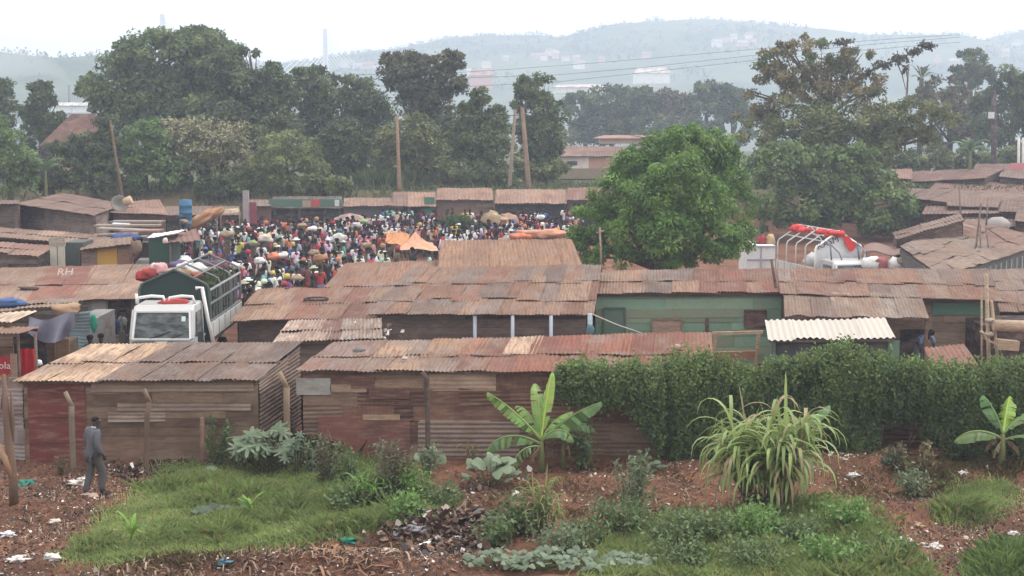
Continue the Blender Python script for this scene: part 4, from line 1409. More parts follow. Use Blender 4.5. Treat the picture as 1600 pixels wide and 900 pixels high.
    roof_mesh(q, DULL, .8, 2, .12, .015, .1, cols=[(1, [(.25, .22, .195), (.20, .165, .14), (.28, .22, .17)])]).build('roof', M['sheet'], root)
    mb = MB(); facewall(mb, bil(q, .04, .15), bil(q, .96, .15), .1, 2.2, 2.2, 'planks', [(.16, .12, .1), (.28, .2, .14)]); mb.build('wall', M['timber'], root)
    mb = MB(); p = W(104, 484, 42.2); mb.blob(p, (.4, .3, .16), (.36, .24, .16), 7, rough=.3); tag(mb.build('cardboard', M['cloth']), 'crumpled brown cardboard on the crooked grey roof sheets', 'cardboard')
    mb = MB(); p = W(146, 505, 42.9); mb.blob(p, (.11, .08, .24), (.03, .24, .16), 4, rough=.2)
    tag(mb.build('bag', M['cloth']), 'bright green bag hanging at the corner of the pale blue shed', 'bag')
    mb = MB(); p = W(8, 473, 44); mb.blob(p, (.55, .4, .12), (.07, .12, .26), 4, rough=.3)
    tag(mb.build('plastic_sheet', M['cloth']), 'crumpled bright blue plastic sheet on the roof at the left edge', 'plastic sheet')
left_stalls()

# ---- left rear cluster -----------------------------------------------
rL, wL, zL = shack('big_shack', 'big brown roofed shack with blank grey brown walls below the trees on the left',
      quad_px((22, 318, 76), (148, 337, 71), (196, 320, 84), (100, 302, 92)), None, DULL, 'sheet', [(.19, .15, .135), (.17, .135, .12)], sheet=1.4, rows=2, pitch=.2,
      cols=[(1, [(.19, .135, .12), (.20, .14, .125)])], seed=20, fmat='wallsheet', amp=.012)
shack('shack', 'grey walled shack at the left edge beside the big brown roof', quad_px((-60, 322, 72), (30, 318, 74), (30, 313, 84), (-60, 316, 84)), None, DULL, 'sheet',
      [(.17, .14, .125), (.19, .155, .14)], sheet=1.4, rows=1, pitch=.2, seed=21, fmat='wallsheet')
shack('shack', 'shack with a low brown red roof and small barrel, behind the yellow board stall',
      quad_px((172, 332, 77), (262, 336, 77), (250, 312, 88), (195, 316, 88)), None, RED, 'planks', [(.19, .14, .12), (.22, .165, .14)], sheet=1.2, rows=2, pitch=.2,
      cols=[(1, [(.27, .16, .13), (.25, .14, .115), (.3, .19, .155)])], seed=22)
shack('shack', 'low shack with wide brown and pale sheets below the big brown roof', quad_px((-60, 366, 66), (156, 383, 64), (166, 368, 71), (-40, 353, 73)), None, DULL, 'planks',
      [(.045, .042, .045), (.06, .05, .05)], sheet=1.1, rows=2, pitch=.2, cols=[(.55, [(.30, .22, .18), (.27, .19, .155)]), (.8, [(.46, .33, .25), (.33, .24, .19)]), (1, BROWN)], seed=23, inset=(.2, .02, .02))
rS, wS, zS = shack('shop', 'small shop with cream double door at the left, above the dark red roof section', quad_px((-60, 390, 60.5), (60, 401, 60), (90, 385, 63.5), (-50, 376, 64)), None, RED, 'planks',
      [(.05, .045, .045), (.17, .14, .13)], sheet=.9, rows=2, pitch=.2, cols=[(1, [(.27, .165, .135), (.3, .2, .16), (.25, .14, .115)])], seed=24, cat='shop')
def cream_door():
    Y = 61.5
    g = t(W(90, 400, Y).x, Y)
    root = thing('door', 'cream double door standing between dark openings above the dark red roof section', 'door', (W(90, 400, Y).x, Y, g))
    for x0, x1 in ((78, 88.5), (90, 101)):
        a, b = W(x0, 382, Y), W(x1, 382, Y); mb = MB()
        mb.box(((a.x + b.x) / 2, Y, (a.z + g) / 2), (b.x - a.x, .06, a.z - g), (.46, .44, .36)); mb.build('door_leaf', M['paint'], root)
    a, b = W(77, 381, Y), W(102, 381, Y); mb = MB(); mb.box(((a.x + b.x) / 2, Y, a.z + .08), (b.x - a.x, .1, .35), (.40, .36, .30)); mb.build('lintel', M['timber'], root)
    a, b = W(101, 379, Y + .4), W(129, 379, Y + .4)
    mb = MB(); mb.box(((a.x + b.x) / 2, Y + 1.2, (a.z + g) / 2), (b.x - a.x, 1.6, a.z - g), (.07, .08, .075))
    tag(mb.build('shade_box', M['paint']), 'box painted with entrance shade between the cream double door and the yellow board stall', 'shade_box')  # solid box, its dark colour stands for the shade in an entrance
cream_door()
rY, wY, zY = shack('stall', 'stall with a bright yellow board front under a sagging brown roof', quad_px((124, 391, 61), (207, 381, 61), (206, 368, 66), (140, 372, 66)), None, BROWN, 'planks', [(.28, .21, .17), (.30, .225, .185)],
      sheet=.9, rows=1, pitch=.2, cols=[(1, [(.28, .21, .165), (.24, .18, .145)])], seed=25, cat='stall', inset=(.1, .01, .03))
f0, f1, b1, b0 = wY
board_on(rY, 'board', f0, f1, 156, 187, 384, 416, (.46, .27, .055), 'paint', .04, .05, label='bright yellow front board')
board_on(rY, 'panel', f0, f1, 188, 206, 385, 416, (.27, .15, .11), 'timber', .03, .04)
# jumble of boards on the roof behind
def jumble():
    R.seed(61)
    rg = [(200, 352, 100, 3, (.26, .22, .19)), (190, 358, 70, 3, (.31, .27, .24)), (185, 366, 60, 4, (.2, .17, .155)), (215, 346, 80, 3, (.24, .2, .165)), (222, 360, 60, 3, (.34, .2, .17)),
          (205, 371, 50, 2, (.22, .2, .19)), (190, 350, 26, 2, (.55, .58, .66))]
    for i, (px, py, wpx, hpx, col) in enumerate(rg):
        Y = 70 - (py - 345) * .15
        p = W(px, py, Y); mb = MB()
        mb.box(p, (wpx * Y / F, .9, .07), col, Matrix.Rotation(R.uniform(-.06, .06), 3, 'Y') @ Matrix.Rotation(R.uniform(-.3, .3), 3, 'Z'))
        tag(mb.build('board', M['timber']), ['long weathered board on the board heap behind the yellow stall, topmost', 'pale board on the board heap, second from the top', 'dark board low on the board heap behind the yellow stall',
             'brown board at the back of the board heap', 'reddish board at the right of the board heap', 'short grey board lowest on the heap behind the yellow stall', 'bluish white small board on top of the board heap'][i], 'board', 'boards heaped behind the yellow stall')
    p = W(210, 378, 66.5); mb = MB(); mb.box((p.x, p.y + .8, (p.z - .4) / 2), (3.2, 1.6, p.z + .35), (.17, .13, .11)); tag(mb.build('crate_stack', M['timber']), 'brown boarded box store carrying the heap of boards', 'store')
    p = W(195, 372, 65.5); mb = MB(); mb.blob(p, (.7, .4, .22), (.07, .10, .20), 3, rough=.3); tag(mb.build('plastic_sheet', M['cloth']), 'crumpled dark blue plastic on the yellow stall roof', 'plastic sheet')
    p = W(212, 388, 60.6); mb = MB(); mb.blob(p, (.2, .14, .36), (.19, .13, .10), 8, rough=.5); tag(mb.build('sacking', M['cloth']), 'brown sacking hanging at the right end of the yellow stall', 'sacking')
    # dish and basin on the roof
    p = W(186, 320, 79); 
    mb = MB(); mb.lathe([(.02, -.08), (.25, -.02), (.40, .08), (.46, .2), (.42, .2), (.22, .04), (.02, 0)], 14, (.14, .13, .11), p, rot=Matrix.Rotation(1.1, 3, 'X') @ Matrix.Rotation(.4, 3, 'Y')); mb.beam(p, (p.x, p.y + .3, p.z - .9), .06, .06, (.1, .1, .1))
    tag(mb.build('satellite_dish', M['metal']), 'dark round dish on the roof ridge right of the big brown roof', 'dish')
    p = W(200, 314, 78.5); mb = MB(); mb.lathe([(.18, -.22), (.21, 0), (.23, .18), (.18, .2), (.05, .2)], 12, (.46, .34, .22), p, rot=Matrix.Rotation(1.2, 3, 'Y'))
    tag(mb.build('basin', M['paint']), 'pale yellow drum lying next to the dark round dish', 'drum')
    # blue barrels
    for k, (px, py) in enumerate(((290, 345), (290, 328))):
        p = W(px, py, 84); mb = MB(); z0 = p.z - .55
        mb.lathe([(.34, 0), (.36, .02), (.36, .38), (.385, .40), (.36, .42), (.36, .78), (.385, .80), (.36, .82), (.34, 1.1), (.1, 1.12)], 14, (.05, .14, .24), (p.x, p.y, z0))
        tag(mb.build('barrel', M['paint']), ['lower blue barrel of the pile left of the orange sheet', 'upper blue barrel of the pile left of the orange sheet'][k], 'barrel')
    p = W(290, 358, 84); g = t(p.x, 84); mb = MB(); mb.box((p.x, p.y, (p.z + g) / 2 - .15), (.9, .9, p.z - g + .1), (.2, .15, .12)); tag(mb.build('crate', M['timber']), 'brown crate base carrying the blue barrels', 'crate')
jumble()
# green stall with awnings
def green_stall():
    Y = 64; a, b = W(232, 372, Y), W(264, 372, Y); g = t(a.x, Y)
    root = thing('green_stall', 'dark green stall with a white awning edge and brown canopy behind the lorry', 'stall', ((a.x + b.x) / 2, Y + 1, g))
    mb = MB(); facewall(mb, a, b, g, a.z, b.z + .1, 'plain', [(.045, .115, .085)]); mb.build('front', M['paint'], root)
    mb = MB(); mb.box(((a.x + b.x) / 2, Y + 1.2, (a.z + g) / 2), (b.x - a.x - .05, 2.2, a.z - g - .15), (.05, .09, .07)); mb.build('body', M['paint'], root)
    mb = MB(); q = quad_px((230, 372, 63.7), (272, 366, 63.7), (292, 358, 66.5), (240, 364, 66.5)); mb.corr(*q, (.66, .64, .62), .2, .01, 2, .03); mb.build('roof', M['whitesheet'], root)
    q = quad_px((258, 379, 63.4), (314, 376, 63.4), (306, 357, 67.5), (262, 364, 67.5)); mb = MB(); mb.corr(*q, (.20, .125, .105), .25, .02, 3, .08, .3); mb.build('canopy', M['cloth'], root)
    for px in (266, 312):
        p = W(px, 376, 63.6); mb = MB(); mb.tube([(p.x, p.y, g - .3), p], .04, 6, (.2, .15, .12)); mb.build('post', M['timber'], root)
    p = W(258, 376, 63.3); mb = MB(); mb.blob(p, (.12, .1, .12), (.7, .55, .5), 1); tag(mb.build('lamp', M['paint']), 'small pinkish white globe hung at the green stall corner', 'globe')
green_stall()
def orange_sheet():
    Y = 80
    def fn(u, v):
        ax, ay, bx, by = 299, 355, 340, 338
        px = ax + (bx - ax) * u + 8 * v * 1.0; py = ay + (by - ay) * u - 19 * v * (1 - abs(u - .55) * 1.0) + 2 * math.sin(u * 9)
        return W(px, py, Y + v * 3) + Vector((0, 0, .06 * math.sin(u * 16)))
    mb = MB(); mb.blob(W(320, 341, Y), (.88, .6, .34), (.38, .21, .12), 3, 20, 12, .32, rot=Matrix.Rotation(-.55, 3, 'Y'))
    for u in (.03, .97): 
        p = fn(u, 0); mb.tube([(p.x, p.y, t(p.x, p.y)), p], .04, 6, (.22, .16, .12))
    tag(mb.build('orange_canopy', M['cloth']), 'slanting orange plastic sheet bulging over a stall at the left of the crowd', 'canopy')
    q = quad_px((345, 334, 86), (374, 331, 86), (372, 325, 89), (350, 327, 89)); mb = MB(); mb.corr(*q, (.5, .40, .28), .2, .01, 2, .03)
    for c in (q[0], q[1]): mb.tube([(c.x, c.y, t(c.x, c.y)), c], .04, 6, (.2, .15, .1))
    tag(mb.build('small_awning', M['sheet']), 'small straw coloured awning right of the slanting orange sheet', 'awning')
orange_sheet()

# ---- row of shops behind the crowd -----------------------------------
def shop_row():
    specs = [
        ('shop', 'dark roofed low shop behind the slanting orange sheet', (248, 376, 322, 336), (.17, .14, .13), 'plain', [(.19, .10, .09)], [(.22, .18, .155)]),
        ('shop', 'reddish walled shop left of the green shop front', (386, 424, 312, 322), (.2, .1, .1), 'plain', [(.22, .13, .12)], [(.24, .22, .19)]),
        ('green_shop', 'dark green shop front with a small red and tan sign in the rear row', (424, 536, 307, 325), (.1, .2, .1), 'plain', [(.06, .105, .085)], [(.085, .12, .10)]),
        ('shop', 'grey walled shop under a long brown awning behind the brown umbrella', (536, 630, 309, 322), (.1, .1, .1), 'plain', [(.12, .135, .135)], [(.33, .235, .19)]),
        ('shop', 'shop with crumpled brown awning and green corner post behind the crowd', (612, 682, 300, 322), (.1, .1, .1), 'plain', [(.085, .10, .095)], [(.33, .22, .175), (.26, .18, .15)]),
        ('shop', 'brown mud walled shop with the widest clean brown roof in the rear row', (681, 771, 294, 312), (.1, .1, .1), 'plain', [(.27, .19, .155)], [(.34, .23, .18)]),
        ('shop', 'shop with a painted dark front under two toned brown roof near the mango tree', (773, 886, 296, 318), (.1, .1, .1), 'plain', [(.05, .055, .062)], [(.37, .255, .2), (.31, .205, .165)]),  # dark of an open front put into the plain wall colour
        ('shop', 'grey walled shop with a red brown roof half hidden by the mango tree', (885, 960, 293, 312), (.1, .1, .1), 'plain', [(.20, .175, .165)], [(.25, .135, .11)])]
    for i, (nm, lb, (x0, x1, yt, ye), _, st, wp, rp) in enumerate(specs):
        Yf = 95 + (i % 3) * .4
        q = quad_px((x0, ye, Yf), (x1, ye, Yf), (x1 - 2, yt, Yf + 3.4), (x0 + 2, yt, Yf + 3.4))
        root, wl, zz = shack(nm, lb, q, t(q[0].x, Yf) - .1, BROWN, st, wp, sheet=1.6, rows=1, pitch=.22, cols=[(1, rp)], seed=200 + i, cat='shop', fmat='paint', inset=(.15, .01, .03), jag=.25, amp=.02)
        f0, f1, b1, b0 = wl
        R.seed(300 + i)
        if i == 2:
            board_on(root, 'signboard', f0, f1, 424, 536, 311, 325, (.085, .15, .12), 'paint', .06, .1)
            board_on(root, 'sign', f0, f1, 476, 489, 313, 324, (.36, .28, .22), 'paint', .03, .17)
            board_on(root, 'sign', f0, f1, 489, 503, 311, 324, (.42, .08, .07), 'paint', .03, .17)
            board_on(root, 'notice', f0, f1, 526, 533, 312, 322, (.55, .6, .58), 'paint', .03, .17)
            for x in (432, 470, 510, 532): board_on(root, 'post', f0, f1, x, x + 2, 325, 352, (.12, .16, .13), 'timber', .05, .06)
            board_on(root, 'doorway_shade', f0, f1, 436, 468, 326, 360, (.02, .024, .025), 'timber', .02, .02)  # shade of the open entrances painted as near-black panels
            board_on(root, 'doorway_shade', f0, f1, 474, 508, 326, 360, (.025, .028, .03), 'timber', .02, .02)
        elif i == 4:
            board_on(root, 'corner_post', f0, f1, 664, 680, 308, 345, (.06, .17, .12), 'paint', .06, .06)
            board_on(root, 'doorway_shade', f0, f1, 622, 660, 324, 360, (.03, .03, .032), 'timber', .02, .02)  # entrance shade painted as a dark panel
        elif i == 5:
            board_on(root, 'board', f0, f1, 745, 772, 318, 324, (.3, .24, .19), 'timber', .05, .06)
            board_on(root, 'shutter', f0, f1, 690, 735, 325, 356, (.24, .165, .135), 'timber', .03, .03)
        elif i == 3:
            board_on(root, 'shutter', f0, f1, 560, 600, 326, 360, (.10, .115, .12), 'paint', .03, .03)
        else:
            board_on(root, 'doorway_shade', f0, f1, x0 + 10, (x0 + x1) / 2, ye + 6, 360, (.03, .028, .03), 'timber', .02, .02)  # dark panel painted for the shade of an open entrance
    # tall red post board
    p = W(384, 298, 93); q = W(384, 355, 93); g = t(p.x, 93)
    root = thing('pillar', 'tall grey and dark red pillar left of the green shop front', 'pillar', (p.x, 93, g))
    mb = MB(); mb.box((p.x, 93, (p.z + g) / 2), (.34, .34, p.z - g), (.34, .30, .31)); mb.build('post', M['concrete'], root)
    mb = MB(); mb.box((p.x + .42, 93, (W(0, 316, 93).z + g) / 2), (.42, .1, W(0, 316, 93).z - g), (.22, .05, .065)); mb.build('board', M['paint'], root)
shop_row()

# ---- houses among the trees -----------------------------------------
def pale_house():
    Y = 132
    x0, x1 = W(862, 240, Y).x, W(1010, 240, Y).x
    zt, zb = W(862, 245, Y).z, 2.4
    root = thing('house', 'stained pink and white house with a rusty roof on the bank behind the shops', 'house', ((x0 + x1) / 2, Y + 2, zb))
    mb = MB(); mb.box(((x0 + x1) / 2, Y + 2.5, (zt + zb) / 2), (x1 - x0, 5, zt - zb), (.74, .61, .56)); mb.build('wall', M['paint'], root)
    q = [Vector((x0 - .3, Y - .35, zt + .05)), Vector((x1 + .3, Y - .35, zt + .05)), Vector((x1 + .3, Y + 5.4, zt + .75)), Vector((x0 + .5, Y + 5.4, zt + .75))]
    roof_mesh(q, RED, 1.5, 2, .25, .02, .05, cols=[(1, [(.20, .125, .11), (.24, .15, .13), (.28, .18, .145)])]).build('roof', M['sheet'], root)
    a, b = W(886, 252, Y), W(902, 258, Y)
    mb = MB(); mb.box(((a.x + b.x) / 2, Y - .03, (a.z + b.z) / 2), (b.x - a.x, .08, a.z - b.z), (.06, .06, .065)); mb.build('window', M['glass'], root)
    mb = MB(); mb.box(((x0 + x1) / 2, Y - .02, zb + .45), (x1 - x0 - .1, .06, .9), (.30, .24, .17)); mb.build('plinth', M['concrete'], root)
    mb = MB(); mb.box((W(940, 250, Y).x, Y - .01, zt - .7), (2.2, .05, 1.4), (.50, .27, .22)); mb.build('stain_panel', M['paint'], root)
    # second roof further back
    small_house(985, 224, 150, 6, .5, 'rust roofed low house glimpsed behind the pale stained house', (.5, .36, .3), (.34, .2, .16))
pale_house()
def red_house():
    Y = 108
    root_l = 'house with steep dark red roof and cream wall half hidden by left trees'
    x0, x1 = W(62, 235, Y).x, W(155, 235, Y).x; zt = W(90, 228, Y).z; zb = 2.9
    root = thing('house', root_l, 'house', ((x0 + x1) / 2, Y + 3, zb))
    mb = MB(); mb.box(((x0 + x1) / 2, Y + 3, (zt + zb) / 2), (x1 - x0, 5, zt - zb), (.50, .37, .27)); mb.build('wall', M['paint'], root)
    a = [W(58, 230, Y), W(165, 228, Y)]; b = [W(112, 178, Y + 3.5), W(150, 178, Y + 3.5)]
    mb = MB(); mb.add([a[0], a[1], b[1], b[0]], [(0, 1, 2, 3)], (.09, .045, .04))
    bk = [Vector((a[0].x, Y + 6.6, a[0].z)), Vector((a[1].x, Y + 6.6, a[1].z))]
    mb.add([bk[0], bk[1], b[1], b[0]], [(0, 3, 2, 1)], (.09, .045, .04)); mb.add([a[0], b[0], bk[0]], [(0, 1, 2)], (.09, .045, .04)); mb.add([a[1], b[1], bk[1]], [(0, 2, 1)], (.09, .045, .04))
    mb.build('roof', M['sheet'], root)
    for x in (70, 102, 128):
        p = W(x, 240, Y); mb = MB(); mb.box((p.x, Y + .48, p.z - .2), (.8, .06, 1.1), (.07, .05, .045)); mb.build('window', M['glass'], root)
red_house()

# ---- right rear cluster of roofs -------------------------------------
rr, wr, zr = shack('hall', 'largest grey brown roof at the right with a row of vent slots under its eave',
      quad_px((1470, 432, 55), (1652, 376, 67), (1513, 344, 80), (1405, 386, 66)), None, DULL, 'plain', [(.13, .13, .125)], sheet=1.6, rows=3, pitch=.22,
      cols=[(.62, [(.30, .255, .22), (.27, .235, .205), (.31, .245, .205)]), (1, [(.26, .16, .13), (.28, .2, .17)])], seed=70, cat='hall', fmat='paint', inset=(.02, .01, .02), amp=.012)
f0, f1, b1, b0 = wr
for k in range(12):
    x = 1518 + k * 8.2
    a = on_wall(f0, f1, x); z = f0.z + (f1.z - f0.z) * ((a - f0).length / (f1 - f0).length) - .28
    d = (f1 - f0); d.z = 0; d.normalize(); n = Vector((d.y, -d.x, 0))
    mb = MB(); mb.box(a.xy.to_3d() + Vector((0, 0, z - .2)) + n * .03, (.1, .06, .5), (.30, .32, .33), Matrix.Rotation(math.atan2(d.y, d.x), 3, 'Z')); mb.build('vent_slat', M['paint'], rr)
RS = [
    ('lean roof with one pale stripe left of the grey brown hall', (1400, 374, 68), (1507, 344, 70), (1500, 334, 74), (1394, 364, 72), [(.42, .34, .29), (.24, .17, .145)], 2),
    ('low brown roof right above the ridge of the grey brown hall', (1512, 350, 82), (1660, 360, 82), (1660, 334, 90), (1500, 332, 90), [(.24, .2, .18), (.27, .22, .19)], 2),
    ('sagging brown roof between reddish wide roof and thin dark pole', (1480, 322, 88), (1560, 324, 88), (1565, 308, 95), (1478, 306, 95), [(.2, .14, .12), (.24, .17, .14)], 1),
    ('dark brown roof at the right edge below the reddish wide roof', (1560, 330, 86), (1680, 334, 86), (1680, 314, 93), (1566, 312, 93), [(.18, .12, .105), (.22, .15, .125)], 1),
    ('brown roof right behind the long rust red roof', (1520, 268, 114), (1600, 270, 114), (1604, 256, 120), (1524, 256, 120), [(.2, .125, .11)], 1),
    ('brown shack roof left of the two thin poles, third roof down', (1440, 335, 86), (1590, 333, 86), (1610, 318, 94), (1450, 315, 94), [(.25, .18, .155), (.22, .15, .13)], 1),
    ('wide roof with pale front edge beside the green tree', (1392, 305, 92), (1545, 325, 90), (1640, 305, 98), (1400, 293, 100), [(.30, .22, .19), (.27, .19, .165)], 1),
    ('reddish wide roof in the middle of the right hand roofs', (1440, 306, 97), (1640, 312, 97), (1640, 290, 106), (1470, 280, 108), [(.27, .165, .135), (.30, .18, .145)], 2),
    ('long rust red roof highest on the right below the pale banana', (1412, 285, 106), (1540, 278, 104), (1572, 262, 112), (1420, 268, 114), [(.24, .135, .115), (.22, .12, .10)], 1),
    ('pinkish roof end touching the green tree at the right', (1385, 278, 104), (1425, 280, 104), (1425, 264, 110), (1388, 264, 110), [(.40, .26, .21)], 1),
    ('small grey roof at the right edge under the pink sign', (1560, 276, 106), (1660, 285, 104), (1660, 268, 112), (1566, 266, 112), [(.28, .23, .21)], 1),
    ('brown roof end at the right edge just above the hall', (1585, 345, 80), (1680, 350, 80), (1680, 318, 90), (1590, 322, 90), [(.24, .165, .14)], 1)]
for i, (lb, a, b, c_, d_, pal, rows) in enumerate(RS):
    shack('shack', ('shack under the ' + lb) if not lb.startswith('brown shack') else lb, quad_px(a, b, c_, d_), None, pal, 'sheet', [(.10, .07, .062), (.13, .09, .08)], sheet=1.6, rows=rows, pitch=.22, cols=[(1, [tuple(v * .68 for v in c) for c in pal])], seed=80 + i,
          fmat='wallsheet', amp=.02, jag=.15)
def right_bits():
    for x0, y0, x1, y1, Y, lb in [(1499, 292, 1501, 345, 78, 'thin dark pole rising left of the hall ridge'), (1533, 318, 1524, 392, 66, 'leftmost leg pole standing on the hall roof'), (1544, 312, 1541, 352, 70, 'pale topped pole standing on the hall roof')]:
        p, q = W(x0, y0, Y), W(x1, y1, Y - 1); mb = MB(); mb.tube([p, q], .04, 6, (.13, .095, .085)); tag(mb.build('pole', M['timber']), lb, 'pole')
    root = thing('pole_tripod', 'spindly tripod of thin dark poles on the roof of the hall', 'tripod', W(1535, 400, 63))
    for a, b in (((1530, 350), (1523, 392)), ((1532, 352), (1532, 395)), ((1540, 352), (1546, 398)), ((1540, 355), (1570, 375)), ((1523, 390), (1538, 398))):
        mb = MB(); mb.tube([W(*a, 66.5), W(*b, 64)], .03, 5, (.12, .085, .08)); mb.build('pole', M['timber'], root)
    p = W(1558, 352, 76); mb = MB(); mb.blob(p, (.65, .5, .42), (.32, .29, .27), 6); tag(mb.build('sack', M['cloth']), 'grey wrapped bundle on the hall ridge between the poles', 'bundle')
    # pink sign & white posts top right
    a, b = W(1579, 258, 110), W(1660, 258, 110)
    mb = MB(); mb.box(((a.x + b.x) / 2, 110, a.z - .1), (b.x - a.x, .1, .5), (.55, .22, .24)); tag(mb.build('signboard', M['paint']), 'pinkish red board at the right edge under white posts', 'board')
    for px in (1592, 1599):
        p, q = W(px, 215, 112), W(px, 268, 112); mb = MB(); mb.tube([q - Vector((0, 0, 1.2)), p], .1, 8, (.62, .60, .58)); tag(mb.build('post', M['paint']), 'white upright post above the pink board at the right edge' if px < 1595 else 'white upright post cut by the right edge above the pink board', 'post')
    # market shade on the right
    Y = 66; a, b = W(1352, 396, Y), W(1434, 398, Y); g = t(a.x, Y)
    root = thing('market_stall', 'brown sagging market shade between the white lorry and the grey brown hall', 'stall', ((a.x + b.x) / 2, Y, g))
    def fn(u, v):
        return W(1350 + u * 84, 394 - 14 * v * (1 - (u - .4) ** 2 * 1.6) + 4 * u, Y + 3 * v) + Vector((0, 0, .08 * math.sin(u * 9)))
    mb = MB(); mb.grid(fn, 16, 6, (.22, .15, .13)); mb.grid(lambda u, v: fn(u, v) - Vector((0, 0, .03)), 16, 6, (.2, .14, .12)); mb.build('canopy', M['cloth'], root)
    for u in (.02, .5, .98):
        p = fn(u, .02); mb = MB(); mb.tube([(p.x, p.y, g), p], .045, 6, (.35, .34, .36)); mb.build('post', M['metal'], root)
    for k, (px, py, cc, lb) in enumerate([(1375, 415, (.34, .12, .13), 'dull red bundle under the brown market shade'), (1425, 406, (.42, .06, .08), 'bright red bundle at the right end of the brown market shade'), (1400, 416, (.65, .63, .62), 'white bundle under the brown market shade'),
                              (1413, 414, (.25, .2, .16), 'brown bundle beside the bright red one'), (1362, 413, (.7, .7, .68), 'crumpled white sheet right of the white lorry')]):
        p = W(px, py, 65.5); mb = MB(); mb.blob(p, (.4, .35, .35), cc, k * 2 + 1, rough=.25); tag(mb.build('bundle', M['cloth']), lb, 'bundle')
    mb = MB(); p = W(1400, 425, 65.5); mb.box((p.x, 65.6, (p.z + g) / 2 + .15), (2.8, 1.2, p.z - g + .1), (.12, .1, .1)); tag(mb.build('counter', M['timber']), 'dark counter carrying bundles under the brown market shade', 'counter')
right_bits()
# ------------------------------------------------------------------ lorries
def lorry(label, loc, yaw, cabw=1.75, bedw=1.98, bedL=5.0, body=(.48, .48, .47), head=(.035, .055, .05), hoops=3, headtext=None, lattice=True, rail_col=(.16, .17, .18),
          wind_z=(1.42, 2.22), floor=1.15, sh=2.85, pk=3.2, roofbar=True, hoop_col=(.14, .15, .16), dropside=(.58, .58, .56)):
    root = thing('lorry', label, 'lorry', loc, yaw)
    B = lambda mb, n, m, par=root: mb.build(n, M[m], par, local=True)
    # cab: lofted shell, front at y=0
    hw = cabw / 2
    prof = [(0.00, .45), (-.02, .9), (.0, wind_z[0] - .02), (.28, wind_z[1]), (.40, wind_z[1] + .09), (1.45, wind_z[1] + .10), (1.55, wind_z[1]), (1.58, .45)]
    mb = MB()
    xs_ = [(-hw, .0), (-hw + .06, .03), (hw - .06, .03), (hw, .0)]
    vs = []
    for (y, z) in prof:
        k = 1 - max(0, z - wind_z[0]) * .06
        for x, o in xs_:
            vs.append((x * k, y - (o if y < .5 else -o), z + (o if z > wind_z[1] else 0)))
    n = len(xs_); fs = []
    for i in range(len(prof) - 1):
        for j in range(n - 1):
            fs.append((i * n + j, i * n + j + 1, (i + 1) * n + j + 1, (i + 1) * n + j))
    fs.append(tuple(i * n for i in range(len(prof)))); fs.append(tuple(reversed([i * n + n - 1 for i in range(len(prof))])))
    mb.add(vs, fs, body)
    for x in (-hw - .01, hw + .01):   # pillars and belt line in relief
        mb.beam((x, .05, wind_z[0]), (x * .96, .32, wind_z[1]), .05, .06, body)
        mb.beam((x, .0, wind_z[0] - .05), (x, 1.5, wind_z[0] - .05), .03, .05, body)
    B(mb, 'cab', 'carpaint')
    mb = MB(); yo = -.06
    mb.prism([(-hw + .10, yo + .02, wind_z[0] + .05), (hw - .10, yo + .02, wind_z[0] + .05), (hw - .15, yo + .25, wind_z[1] - .05), (-hw + .15, yo + .25, wind_z[1] - .05)], (0, .03, .008), (.06, .07, .07))
    ws = B(mb, 'windscreen', 'glass')
    mb = MB()
    for a, b in (((-hw + .08, yo, wind_z[0] + .03), (hw - .08, yo, wind_z[0] + .03)), ((-hw + .13, yo + .24, wind_z[1] - .03), (hw - .13, yo + .24, wind_z[1] - .03)),
                 ((-hw + .08, yo, wind_z[0] + .03), (-hw + .13, yo + .24, wind_z[1] - .03)), ((hw - .08, yo, wind_z[0] + .03), (hw - .13, yo + .24, wind_z[1] - .03))):
        mb.beam(a, b, .05, .05, (.74, .75, .75))
    B(mb, 'windscreen_frame', 'carpaint')
    mb = MB(); mb.box((hw - .28, yo + .13, wind_z[1] - .22), (.11, .01, .14), (.6, .72, .74), Matrix.Rotation(-.29, 3, 'X'))
    B(mb, 'sticker', 'paint')
    mb = MB(); mb.beam((-.3, yo - .03, wind_z[0] + .06), (.25, yo + .03, wind_z[0] + .24), .02, .02, (.03, .03, .03)); mb.beam((.3, yo - .03, wind_z[0] + .06), (.62, yo + .0, wind_z[0] + .2), .02, .02, (.03, .03, .03)); B(mb, 'wiper', 'rubber')
    for s in (-1, 1):
        mb = MB(); x = s * (hw + .012)
        mb.prism([(x, .22, wind_z[0] + .06), (x, 1.25, wind_z[0] + .06), (x * .97, 1.2, wind_z[1] - .08), (x * .97, .45, wind_z[1] - .08)], (s * .012, 0, 0), (.05, .055, .06)); B(mb, 'side_window', 'glass')
        mb = MB(); mb.box((s * (hw + .015), .72, (.6 + wind_z[0]) / 2), (.03, 1.15, wind_z[0] - .62), body); mb2 = mb; d_ = B(mb2, 'door', 'carpaint')
        mb = MB(); mb.box((s * (hw + .04), 1.1, wind_z[0] - .2), (.03, .16, .04), (.05, .05, .05)); B(mb, 'handle', 'metal', d_)
        mb = MB(); mb.beam((s * hw, .1, wind_z[0] + .1), (s * (hw + .2), -.05, wind_z[0] + .18), .03, .03, (.08, .08, .08)); mb.box((s * (hw + .21), -.06, wind_z[0] + .1), (.16, .06, .3), (.05, .05, .05)); B(mb, 'mirror', 'rubber')
        mb = MB(); mb.lathe([(.02, .0), (.13, .01), (.14, .05), (.1, .06)], 14, (.75, .75, .72), (s * (hw - .3), -.05, .75), rot=Matrix.Rotation(math.pi / 2, 3, 'X')); B(mb, 'headlight', 'glass')
    mb = MB(); mb.box((0, -.08, .5), (cabw + .06, .14, .24), (.45, .45, .44)); B(mb, 'bumper', 'carpaint')
    mb = MB(); mb.box((0, -.05, .95), (cabw * .6, .05, .22), (.10, .10, .10)); B(mb, 'grille', 'rubber')
